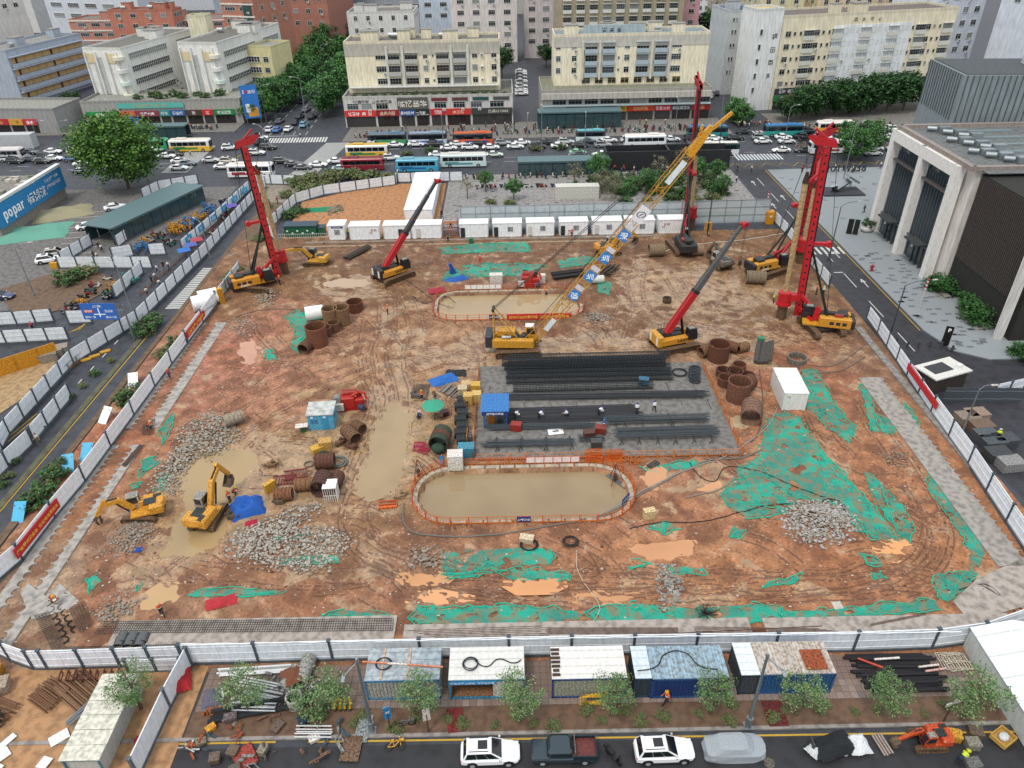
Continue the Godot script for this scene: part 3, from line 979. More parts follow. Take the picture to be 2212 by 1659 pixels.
func site() -> void:
	rocks()
# guide walls (concrete strips with scalloped pile holes)
	var m:=mb("a39e98")
	m.slab(scallop(-50.4,-48.9,-72.5,-42.6,1.0),-0.1,0.16)
	var sc:=scallop(46.0,47.5,-72.5,-42.6,1.0)
	for i in sc.size(): sc[i].x=-sc[i].x
	m.slab(sc,-0.1,0.16)
	m.slab(scallop(-50.0,-48.6,-104,-76,0.9),-0.1,0.16)
	sc=scallop(45.4,47.2,-104,-76,0.9)
	for i in sc.size(): sc[i].x=-sc[i].x
	m.slab(sc,-0.1,0.16)
	m.slab(gp([45,1283,62,1262,100,1290,130,1262,172,1300,150,1318,110,1330,70,1340]),-0.1,0.17)
	var o:=struct("pavement_guide_wall",m,"conc")
	o.set_meta("label","grey concrete guide wall strip with scalloped pile holes")
	m=mb("a49b93")
	for r in [[-37.2,-45.6,-11.2,-41.6],[-10.4,-44.5,21.3,-41.8],[22.6,-44.4,45.2,-41.6]]: m.slab(rect(r[0],r[1],r[2],r[3]),-0.1,0.14)
	m.slab(gp([2058,1300,2110,1252,2212,1206,2250,1230,2250,1300,2140,1332,2090,1340]),-0.1,0.15)
	o=struct("pavement_slab",m,"conc")
	o.set_meta("label","stained concrete strip along the near hoarding")
	m=mb("99948e")
	m.slab(rect(47.6,-84.2,50.4,-50.0),-0.1,0.15)
	m.slab(scallop(50.4,51.0,-84.2,-50.0,0.8),-0.1,0.12)
	m.ink("8a8580").slab(rect(52.6,-98,53.6,-46),-0.1,0.3)
	struct("pavement_guide_wall",m,"conc")
	m=mb("8d8478").slab(rect(-40,-136.6,30,-135.9),-0.1,0.15)
	m.ink("9b8a70").slab(rect(-40,-134.6,24,-134.0),-0.1,0.12)
	struct("pavement_guide_wall",m,"conc2")
# joints and rails set in the strips
	m=mb("6b5147")
	m.bar(g(1380,1372,0.18),g(1775,1352,0.18),0.06,0.05)
	for k in 9: m.bar(g(880+k*12,1362+k*3,0.17),g(1170+(k % 3)*8,1352+k*4,0.17),0.03,0.03)
	for k in 7: m.bar(g(1178+(k % 2)*5,1356+k*2.2,0.17),g(1465,1356+k*2,0.17),0.035,0.035)
	for k in 5: m.bar(g(1500,1354+k*3,0.17),g(1770+k*14,1358+k*2,0.17),0.035,0.035)
	for k in 3: m.bar(g(1880,1352-k*2,0.17),g(2000,1328-k*2,0.17),0.035,0.035)
	stuff(solo("loose_rebar","rusty reinforcing bars scattered along the near concrete strip","rebar",m,"rust"))
# rebar mats
	mat_grid("rebar mat laid over the near concrete strip",[222,1343,850,1336,848,1362,205,1368],0.22,0.25)
	mat_grid("rebar mat at the foot of the hoarding corner",[140,1398,395,1392,395,1402,130,1408],0.2,0.2)
	mat_grid("rebar mat beside the half-round pile forms",[75,1330,105,1322,140,1400,118,1415],0.25,0.25)
	mat_grid("rusty rebar mat next to the worker in the corner",[150,1318,182,1298,200,1350,172,1366],0.25,0.25)
	mat_grid("rebar mat in the gap of the long guide wall",[310,917,335,903,330,938,306,940],0.25,0.25)
# half-round forms
	var hf:=mb("6f7172")
	for s in 8:
		var a0:=PI*s/8; var a1:=PI*(s+1)/8
		for w in [0.5,0.42]:
			hf.quad(Vector3(cos(a0)*w,sin(a0)*w,0.5),Vector3(cos(a1)*w,sin(a1)*w,0.5),Vector3(cos(a1)*w,sin(a1)*w,-0.5),Vector3(cos(a0)*w,sin(a0)*w,-0.5))
	var hm:=hf.mesh()
	for k in 6:
		var c:=g(265+(k % 3)*22-(k/3)*6,1380+(k/3)*9,0.14)
		solo("pile_form","dark half-round pile form lying on the concrete strip","form",hm,"metal",c,0.1,"dark half-round forms laid in two rows")
	for k in 13:
		var q: Vector3=g(103+(k % 7)*6,1306+(k % 7)*13,0.05) if k<7 else g(128+(k-7)*7,1300+(k-7)*12,0.05)
		var ob:=solo("pile_form","half-round pile form standing in the corner trench","form",hm,"metal",q,1.9 if k<7 else -1.2,"half-round forms along the corner trench")
		ob.rotation.x=PI/2
		ob.scale=Vector3(.8,.8,.35)
# hoardings
	var fe:=hoarding("long white hoarding with dark posts behind the container row",PackedVector3Array([g(402,1436),g(560,1432),g(720,1427),g(1100,1419),g(1500,1412),g(1840,1408),g(2010,1402),g(2110,1388),g(2230,1345)]),2.3,6.3,"dfe7ee","48545f",0.35)
	var rope:=mb("f4f6f8")
	var rp:=PackedVector3Array()
	for k in 90: rp.append(g(402+k*20.4,1436-k*0.33,0).lerp(g(402+k*20.4,1434-k*0.33,0),0.5)+Vector3(0,2.78+0.05*sin(k*1.7),0))
	rope.path(rp.slice(0,82),0.035,5)
	part(fe,"light_rope",rope,"flat").position=-fe.position
	hoarding("curved white hoarding corner with faded pink prints",PackedVector3Array([g(-40,1395),g(25,1428),g(75,1446),g(105,1446),g(262,1441),g(400,1436)]),2.2,3.4,"e6e8ee","48545f",0.3)
	hoarding("white hoarding spur running towards the near street",PackedVector3Array([g(415,1440),g(368,1530),g(300,1680)]),2.2,4.0,"dde4ea","5a626a",0.3)
	hoarding("low white gate panels joining the hoarding corner",PackedVector3Array([g(280,1452),g(398,1448)]),1.5,2.5,"d5dbdf","4e565d",0.1)
	fe=hoarding("white hoarding with a sagging cable beside the scalloped guide wall",PackedVector3Array([g(-30,1282),g(50,1212),g(120,1121),g(185,1043),g(240,968),g(290,900),g(335,838),g(405,745),g(470,658)]),1.95,5.6,"eceff2","46525c",0.4)
	var lc:=mb("22252a")
	var lp:=PackedVector3Array()
	for k in 60:
		var q:=g(-20,1268).lerp(g(468,660),k/59.0)
		lp.append(Vector3(q.x-0.2+0.7*0,1.2+0.35*sin(k*0.95),q.z)+Vector3(1.25*(1-absf(k/59.0-0.4)),0,0)*0.2+Vector3(0.45,0,0))
	lc.path(lp,0.04,5)
	solo("power_cable","black cable drooping along the white hoarding by the guide wall","cable",lc,"rubber")
	hoarding("white hoarding beside the yellow cabinet",PackedVector3Array([g(474,652),g(520,590)]),1.9,3.6,"e2e6e9","9aa0a5",0.3)
	hoarding("white hoarding along the dark street below the drilling rig",PackedVector3Array([g(1872,690),g(1895,722),g(1958,815),g(2010,893)]),1.9,4.2,"e4eaf0","3d4b58",0.35)
	fe=hoarding("white hoarding beside the concrete guide wall and builder's yard",PackedVector3Array([g(2010,893),g(2090,1005),g(2172,1130),g(2260,1262)]),2.2,4.4,"e6ecf2","3a4754",0.4)
	hoarding("short white hoarding behind the twin drilling rigs",PackedVector3Array([g(1672,480),g(1700,510),g(1740,560),g(1790,622)]),1.9,3.6,"dfe6ec","4a5660",0.3)
# banners on the hoardings
	banner("red safety banner on the hoarding by the scalloped guide wall",g(40,1222,0)+Vector3(0.32,0.9,0),g(131,1107,0)+Vector3(0.32,0.9,0),1.25,"严格要求安全在,松松垮垮事故来")
	banner("red safety banner on the hoarding above the pipe store",g(405,745,0)+Vector3(0.3,1.0,0),g(443,694,0)+Vector3(0.3,1.0,0),1.1,"安全生产必须遵守")
	banner("red safety banner hung on the hoarding beside the dark street",g(1958,815,0)+Vector3(-0.3,1.4,0),g(2020,905,0)+Vector3(-0.3,1.4,0),0.95,"生产必须安全,安全促进生产",true)
# transparent screen wall behind the cabins
	var sw:=thing("screen_wall","tall translucent screen wall on a steel frame behind the cabins","wall",Vector3(-9.5,0,-141.2))
	var fr:=mb("9aa3a8").box(0,2.55,0,0.12,5.1,0.14).mesh()
	var pane:=mb("b9c4c8").box(1.5,2.6,0,2.86,4.9,0.03).mesh()
	var rl:=mb("a2abb0").box(1.5,0,0.06,3.0,0.08,0.08).mesh()
	if not M.has("film"):
		var fm:=StandardMaterial3D.new()
		fm.vertex_color_use_as_albedo=true
		fm.transparency=BaseMaterial3D.TRANSPARENCY_ALPHA
		fm.albedo_color=Color(1,1,1,0.55)
		fm.roughness=0.35
		fm.cull_mode=BaseMaterial3D.CULL_DISABLED
		M.film=fm
	for k in 22:
		var p:=Vector3(k*2.95,0,-k*0.03)
		put(sw,"post",fr,"metal",T(p))
		if k<21:
			put(sw,"pane",pane,"film",T(p))
			for y in [0.3,1.9,3.5,5.0]: put(sw,"rail",rl,"metal",T(p+Vector3(0,y,0)))
# cabins: measured spans of their front feet
	var k:=0
	for c in [[-31.4,-25.4,{"text": "宝商豪","tx": 1.2},"white cabin with red lettering beside the guard booth"],[-24.7,-19.3,{"door": 0.7},"white cabin with an open dark door behind the red crane"],[-19.2,-13.2,{"door": -1.6,"door_hex": "dfe3e6"},"plain white cabin with a closed pale door by the stairs"],
			[-9.7,-4.0,{"door": -2.2,"win": 40.0},"white cabin with dark doorway next to the steel stairs"],[-3.2,2.6,{"door": -2.2,"win": 0.6},"white cabin with dark doorway and one barred window"],[3.4,9.0,{"door": -2.0,"win": 0.5,"door_hex": "dfe3e6"},"white cabin with closed pale door and barred window"],
			[9.9,15.6,{"door": -2.1,"win": 0.5},"white cabin with dark doorway behind the surveyor"],[16.4,22.3,{"door": -2.0,"win": 0.4,"door_hex": "dfe3e6"},"white cabin with barred window behind the blue boom plate"],[22.8,28.7,{"door": -2.0,"win": 0.5,"door_hex": "dfe3e6"},"white cabin with barred window behind the yellow excavator arm"],
			[29.4,34.6,{"text": "宝商豪","tx": -1.6},"white cabin with red lettering behind the black drilling rig"]]:
		if c[2].get("win",0.0)>20: c[2].erase("win")
		cabin(c[3],Vector3((c[0]+c[1])/2,0.05,-137.3),0,c[1]-c[0]-0.1,2.6,2.75,c[2])
		k+=1
	var gb:=cabin("small white guard booth with a blue name strip at the cabin row",Vector3(-33.9,0.05,-137.5),0,3.3,3.0,2.9,{"win": 0.1})
	board(gb,"name_strip",Vector3(-0.9,2.45,0.1),Vector3.RIGHT,Vector3.UP,2.2,0.35,"26356b","安全生产务必","ffffff",0.7)
	for j in 4: cabin("white cabin with ribbed roof in the column behind the row",Vector3(-18.6,0.05,-146.2-j*6.2),0,5.8,6.0,2.6,{"roof": "e6ecf0"},"white cabins in the column behind the row")
# slurry pits
	pit("near slurry pit",1.0,-62.3,11.6,4.0,3.7,"8f7c5e",true)
	pit("far slurry pit",-0.3,-108.3,11.4,4.5,3.0,"a08a68",false)
	var rp1:=PackedVector3Array()
	for p in stadium(1.0,-62.3,11.6,4.0,3.7,.9,5): rp1.append(Vector3(p.x,0.1,p.y))
	rp1.append(rp1[0])
	guard_rail("orange safety rail with striped toe board round the near slurry pit",rp1)
	rp1=PackedVector3Array()
	for p in stadium(-0.3,-108.3,11.4,4.5,3.0,.9,4): rp1.append(Vector3(p.x,0.1,p.y))
	rp1.append(rp1[0])
	guard_rail("orange safety rail round the far slurry pit",rp1,1.9,"d1614a")
	var bn:=thing("banner","long red banner with yellow lettering on the far pit rail","banner",Vector3(-0.6,0,-102.8))
	board(bn,"cloth",Vector3(0,0.15,0),Vector3.RIGHT,Vector3.UP,10.2,0.95,"c02a2c","坚持安全规章制度,强化安全防范措施","f2d04a",0.62)
	for s in [[-3.4,-102.8,"blue notice plate on the far pit rail"],[0.2,-57.3,"blue notice plate on the near pit rail"],[11.8,-59.6,"white and blue notice sheet tied to the near pit rail"]]:
		var q:=thing("notice_plate",s[2],"sign",Vector3(s[0],0.35,s[1]),0.9 if s[0]>10 else 0.0)
		board(q,"plate",Vector3.ZERO,Vector3.RIGHT,Vector3.UP,1.5,0.75,"24346e","必须安全","ffffff",0.5)
	for s in [[-6.8,-66.9,12,"row of pale pink posters on the near pit rail"],[-10.6,-113.2,7,"row of white posters on the far pit rail"]]:
		var q:=thing("poster_row",s[3],"posters",Vector3(s[0]+(8.8 if s[2]==12 else 0),0.35,s[1]+0.15+(-0.4 if s[2]==12 else -0.6)))
		for j in (6 if s[2]==12 else 6): part(q,"poster",mb("ead7d6" if s[2]==12 else "e8e6e2").box(j*1.05+(0 if s[2]==12 else 3.4),0.4,0,0.95,0.75,0.03),"white")
# nets
	var i:=0
	for s in [[[1655,905,1690,888,1730,905,1765,960,1805,1010,1875,1090,1895,1155,1850,1150,1790,1085,1720,1080,1660,1040,1640,980],"large green dust net spread below the white container"],[[1732,800,1765,800,1800,870,1850,928,1835,960,1790,930,1755,890,1738,880],"dark green net strip beside the white container"],
			[[1555,1070,1590,1030,1635,985,1665,1040,1725,1080,1700,1112,1610,1122,1570,1100],"green dust net crossed by black cables"],[[1862,1020,1890,1030,1950,1090,1972,1140,1968,1172,1945,1160,1900,1100],"pointed green net by the looped black cable"],
			[[1760,985,1810,1010,1900,1110,1955,1172,1880,1165,1840,1110,1790,1070],"green net sheet beside the grey rubble heap"],[[2005,1015,2040,1050,2095,1120,2128,1195,2112,1245,2090,1240,2095,1190,2055,1125,2005,1060],"narrow green net along the concrete guide wall"],
			[[1950,870,1975,890,1985,910,1970,960,1950,930],"torn green net beside the long guide wall"],[[2015,1245,2085,1235,2110,1245,2090,1275,2050,1300,2025,1290],"green net heap at the corner of the guide wall"],
			[[1855,830,1870,830,1885,860,1890,900,1900,935,1880,930,1868,880],"thin torn green net strip on red soil"],[[1890,895,1920,905,1935,925,1925,945,1900,930],"crumpled green net scrap on red soil"],
			[[880,1338,905,1310,1000,1313,1100,1305,1180,1312,1250,1320,1250,1340,1170,1353,1050,1351,900,1349],"bunched green net along the near concrete strip"],[[1262,1322,1300,1310,1380,1302,1500,1314,1640,1304,1690,1312,1690,1344,1550,1347,1290,1347],"long flat green net by the near concrete strip"],
			[[1680,1322,1800,1316,1900,1303,2020,1296,2030,1318,1800,1341,1690,1344],"long wrinkled green net near the concrete corner"],[[955,1200,1040,1190,1190,1184,1198,1200,1190,1222,1080,1226,960,1252],"smooth green net folded at one end"],
			[[1060,1232,1150,1228,1235,1240,1230,1252,1100,1252],"thin green net below the folded net"],[[1365,1212,1410,1218,1350,1232],"small bright green net scrap"],[[1440,1222,1520,1228,1525,1240,1450,1240],"green net scrap by the orange puddle"],
			[[615,685,640,672,690,690,706,700,665,722,645,765,628,750,640,715],"green net under the rusty casings"],[[570,760,585,755,598,775,580,780],"small green net scrap on pink soil"],[[300,1035,318,1020,345,1000,335,985,310,995],"green net scrap by the rock heap"],[[332,1062,345,1030,362,1022,372,1020,350,1065],"bright green net scrap by the rock heap"],
			[[280,1050,310,1040,300,1055,285,1060],"faded green net scrap beside the guide wall"],[[345,930,370,895,378,905,355,960],"thin green net strip by the rock heap"],[[185,1250,210,1245,222,1255,195,1285],"green net hanging on the corner slab"],[[290,1265,312,1258,300,1280],"small green net scrap near the puddle"],
			[[405,1288,440,1270,500,1272,560,1275,620,1282,600,1290,520,1290,430,1292],"crumpled green net above the red sacks"],[[585,1172,650,1160,680,1155,660,1168,600,1178],"green net strip across the stone heap"],[[610,1215,660,1205,730,1200,735,1215,680,1222,605,1225],"green net strip along the stone heap"],
			[[950,535,1010,530,1140,524,1145,545,1060,546,960,548],"flat green net in front of the cabins"],[[1000,575,1060,568,1110,570,1180,575,1120,598,1010,600],"flat green net beyond the far slurry pit"],[[960,590,990,580,1010,590,990,605,955,605],"green net scraps by the blue tarpaulin"],
			[[1200,565,1260,555,1290,560,1260,575,1210,580],"green net by the black pipes"],[[1290,605,1320,610,1315,640,1290,635],"green net strip at the end of the far pit"],[[955,1245,1000,1238,1060,1240,1000,1252],"faded green net by the stone scatter"],[[1380,1010,1450,1000,1500,995,1515,1010,1430,1022],"green net behind the near slurry pit"],
			[[1395,1140,1440,1130,1470,1145,1430,1160],"faded green net by the cable drum"],[[1580,1140,1610,1145,1600,1165,1575,1160],"small faded green net beside the rubble"],[[1850,1195,1890,1205,1910,1220,1880,1222],"crumpled green net below the rubble heap"],[[1660,1260,1730,1240,1720,1262,1650,1270],"green net scrap in the wheel ruts"],
			[[1590,1010,1620,1000,1640,1010,1620,1030,1590,1040],"faded green net at the end of the rebar yard"],[[1880,1240,1905,1236,1915,1250,1890,1255],"green net patch in the wheel ruts"],[[690,1330,740,1318,800,1322,860,1330,800,1335],"faint green net at the mat edge"]]:
		net(s[1],s[0])
# rubble
	rubble("grey rock heap with a broken concrete pipe",[435,900,460,885,495,905,515,930,510,950,470,985,440,985,410,1000,385,1035,388,1065,350,1075,330,1050,345,1010,375,985,400,930],1500,0.23,0.35,["a39b8e","b5ad9f","857d71"],140)
	rubble("pale stone heap crossed by green net strips",[490,1165,540,1140,600,1115,680,1090,700,1098,660,1120,620,1150,720,1150,755,1170,740,1200,690,1235,600,1225,520,1215,495,1195],1800,0.23,0.25,["a8a196","bbb4aa","857a6e"],150)
	rubble("grey granite rubble heap on the green netting",[1690,1110,1730,1088,1800,1090,1830,1110,1850,1145,1800,1170,1740,1172,1700,1150],1400,0.24,0.5,["b5b2ae","a29f9a","8f8374"],150)
	rubble("brown rubble by the white container",[1905,990,1930,970,1960,985,1950,1010],140,0.2,0.2,["8a7060","9a8878"],40)
	rubble("small stones below the excavator cab",[240,1165,290,1130,330,1140,340,1165,290,1190,245,1200],420,0.2,0.2,["8f857a","a09488"],60)
	rubble("scattered stones in front of the netting",[890,1205,920,1195,955,1205,960,1225,925,1232,895,1225],160,0.28,0.3,["8f8072","a59a8c"],50)
	rubble("line of grey stones between the wheel ruts",[1422,1225,1450,1225,1462,1255,1470,1300,1440,1310,1430,1270],220,0.26,0.15,["8f8c86","a5a29c"],60)
	rubble("broken stones beside the pipe store",[555,640,580,625,600,640,590,660,560,662],120,0.28,0.3,["98917f","a59c90"],30)
	rubble("broken stones in the far soil yard",[700,455,725,445,740,452,720,463],90,0.5,0.5,["8a7866","988672"],20)
	rubble("stone scatter beside the guide wall",[500,690,540,680,555,720,520,735,498,715],140,0.22,0.1,["9a8f84","b0a79c"],30)
	rubble("rubble by the far slurry pit",[1268,690,1290,680,1315,690,1300,702,1275,704],120,0.3,0.35,["9a9186","857a70"],30)
	rubble("loose stones in the corner by the worker",[200,1330,250,1290,300,1300,280,1330,230,1345],120,0.25,0.15,["a09488","8c8076"],30)
	litter()
# clods and grit
	var trs:=[[],[],[]]
	for c in 2600:
		var p:=Vector3(rr(-45.5,47),0,-41.5-95.0*pow(rng.randf(),1.5))
		if field(low,p.x,p.z)>0.05 or field(even,p.x,p.z)>0.1: continue
		var s:=rr(0.04,0.13)*(1.0 if rng.randf()<0.93 else 1.8)
		trs[c % 3].append(Transform3D(Basis.from_euler(Vector3(rr(0,6),rr(0,6),0)).scaled(Vector3.ONE*s),Vector3(p.x,th(p.x,p.z)+s*0.3,p.z)))
	var ks:=["8f6448","b7aca0","6e4a36"]
	for c in 3:
		var cm: StandardMaterial3D=M.stone.duplicate()
		cm.albedo_color=Color(ks[c])
		var mm:=many(self,["soil_clods","stone_chips","dark_clods"][c],rock_meshes[c],cm,trs[c])
		mm.set_meta("label",["brown soil clods strewn over the site","pale stone chips strewn over the site","dark earth clods strewn over the site"][c])
		mm.set_meta("category","debris")

func litter() -> void:
	var tr:=[]
	for c in 420:
		var p:=Vector3(rr(-46,47),0,-41.5-60.0*pow(rng.randf(),1.6))
		if field(low,p.x,p.z)>0.05: continue
		tr.append(Transform3D(Basis.from_euler(Vector3(rr(-.6,.6),rr(0,6),rr(-.6,.6))).scaled(Vector3(rr(.06,.22),.03,rr(.05,.14))),Vector3(p.x,th(p.x,p.z)+.05,p.z)))
	var o:=many(self,"litter",mb("b9b2a8").box(0,0,0,1,1,1).mesh(),"flat",tr)
	tag(o,"pale scraps of litter strewn over the site","litter")

func banner(label: String,a: Vector3,b: Vector3,h: float,text: String,flip:=false) -> void:
	var u:=(b-a).normalized()
	var o:=thing("banner",label,"banner",a)
	if flip: board(o,"cloth",b-a,-u,Vector3.UP,a.distance_to(b),h,"b8242a",text,"f0cf48",0.66).position=Vector3.ZERO
	else: board(o,"cloth",Vector3.ZERO,u,Vector3.UP,a.distance_to(b),h,"b8242a",text,"f0cf48",0.66)

func mat_grid(label: String,a: Array,du: float,dv: float) -> void:  # welded bars laid on a four-cornered patch
	var p:=gl(a,0.2)
	var m:=mb("4a4442")
	var nu:=int(p[0].distance_to(p[1])/du); var nv:=maxi(2,int(p[0].distance_to(p[3])/dv))
	for i in nu+1: m.bar(p[0].lerp(p[1],float(i)/nu),p[3].lerp(p[2],float(i)/nu),0.035,0.03)
	for i in nv+1: m.bar(p[0].lerp(p[3],float(i)/nv)+Vector3(0,0.03,0),p[1].lerp(p[2],float(i)/nv)+Vector3(0,0.03,0),0.035,0.03)
	stuff(solo("rebar_mat",label,"rebar mat",m,"rust"))

# ---------------------------------------------------------------- machines (local x forwards, y up, z to the machine's right)
func aim(p: Vector3,yaw: float,x: float,y: float) -> Vector3:  # where the sight line of a mark meets the upright plane through p along yaw
	var d:=B*Vector3((x-1106.0)/1588.0,(829.5-y)/1588.0,-1.0)
	var n:=Vector3(cos(yaw),0,-sin(yaw)).cross(Vector3.UP)
	return Vector3(0,EYE,0)+d*((p-Vector3(0,EYE,0)).dot(n)/d.dot(n))

func track_mesh(l: float,h: float,w: float,hex := "6a543f") -> Array:
	var pl:=PackedVector2Array()
	var r:=h/2
	for i in 7: pl.append(Vector2(l/2-r+r*cos(-PI/2+PI*i/6),r+r*sin(-PI/2+PI*i/6)))
	for i in 7: pl.append(Vector2(-l/2+r+r*cos(PI/2+PI*i/6),r+r*sin(PI/2+PI*i/6)))
	var m:=mb(hex)
	for i in pl.size():  # belt
		var a:=pl[i]; var b:=pl[(i+1) % pl.size()]
		var n:=maxi(1,int(a.distance_to(b)/0.22))
		for j in n:
			var p:=a.lerp(b,(j+0.5)/n)
			var d:=(b-a).normalized()
			m.t=Transform3D(Basis(Vector3(d.x,d.y,0),Vector3(-d.y,d.x,0),Vector3.BACK),Vector3(p.x,p.y,0))
			m.box(0,0,0,a.distance_to(b)/n*0.86,0.09,w)
	var f:=mb(C(hex)*0.55)
	f.ext(Geometry2D.offset_polygon(pl,-0.1)[0],w*0.55)
	f.ink(C(hex)*0.8)
	for i in 7: f.cyl(Vector3(-l/2+r+(l-2*r)*i/6,r*(0.5 if i % 6 else 1.0),-w*0.36),Vector3(-l/2+r+(l-2*r)*i/6,r*(0.5 if i % 6 else 1.0),w*0.36),r*(0.3 if i % 6 else 0.72),-1,10)
	return [m.mesh(),f.mesh()]

func crawler(o: Node3D,l: float,h: float,w: float,gauge: float,yaw: float,hex := "6a543f") -> void:
	var t:=track_mesh(l,h,w,hex)
	var b:=Basis(Vector3.UP,yaw)
	for s in [-1,1]:
		var k:=put(o,"track",t[0],"muddy",Transform3D(b,b*Vector3(0,0,s*gauge/2)))
		put(k,"track_rollers",t[1],"muddy",Transform3D.IDENTITY)
	var m:=mb("3b3834")
	m.t=Transform3D(b,Vector3.ZERO)
	m.box(0,h*0.62,0,l*0.42,h*0.45,gauge-w)
	m.cyl(Vector3(0,h*0.8,0),Vector3(0,h*1.15,0),gauge*0.3,-1,16)
	part(o,"undercarriage",m,"muddy")

func cab(o: Node3D,x: float,y: float,z: float,l: float,h: float,w: float,hex: String,slope:=0.25) -> void:
	var pl:=V2([-l/2,0,l/2,0,l/2,h*0.45,l/2-slope,h,-l/2,h])
	for i in pl.size(): pl[i]+=Vector2(x,y)
	var c:=part(o,"cab",mb(hex).ext(pl,w,null,z),"paint")
	var m:=mb("1d262b")
	for s in [-1,1]:
		var e: float=z+s*(w/2+0.012)
		var a:=[Vector3(x-l*0.4,y+h*0.42,e),Vector3(x+l*0.4,y+h*0.42,e),Vector3(x+l*0.4-slope*0.7,y+h*0.9,e),Vector3(x-l*0.4,y+h*0.9,e)]
		m.quad(a[0],a[1],a[2],a[3])
	m.quad(Vector3(x+l/2+0.012,y+h*0.47,z+w*0.42),Vector3(x+l/2+0.012,y+h*0.47,z-w*0.42),Vector3(x+l/2-slope+0.02,y+h*0.96,z-w*0.42),Vector3(x+l/2-slope+0.02,y+h*0.96,z+w*0.42))
	m.quad(Vector3(x+l/2+0.012,y+h*0.1,z+w*0.4),Vector3(x+l/2+0.012,y+h*0.1,z-w*0.4),Vector3(x+l/2+0.012,y+h*0.42,z-w*0.4),Vector3(x+l/2+0.012,y+h*0.42,z+w*0.4))
	m.quad(Vector3(x-l/2-0.012,y+h*0.5,z-w*0.38),Vector3(x-l/2-0.012,y+h*0.5,z+w*0.38),Vector3(x-l/2-0.012,y+h*0.9,z+w*0.38),Vector3(x-l/2-0.012,y+h*0.9,z-w*0.38))
	part(c,"window",m,"glass")
	part(c,"roof_hatch",mb("8f9694").box(x-l*0.08,y+h+0.03,z,l*0.6,0.06,w*0.7),"paint")

func rope(p: Node,a: Vector3,b: Vector3,r:=0.035,hex := "2a2a2a",sag:=0.0) -> void:
	var pts:=PackedVector3Array()
	for i in 7: pts.append(a.lerp(b,i/6.0)-Vector3(0,sag*4*(i/6.0)*(1-i/6.0),0))
	part(p,"rope",mb(hex).path(pts,r,5),"rubber")

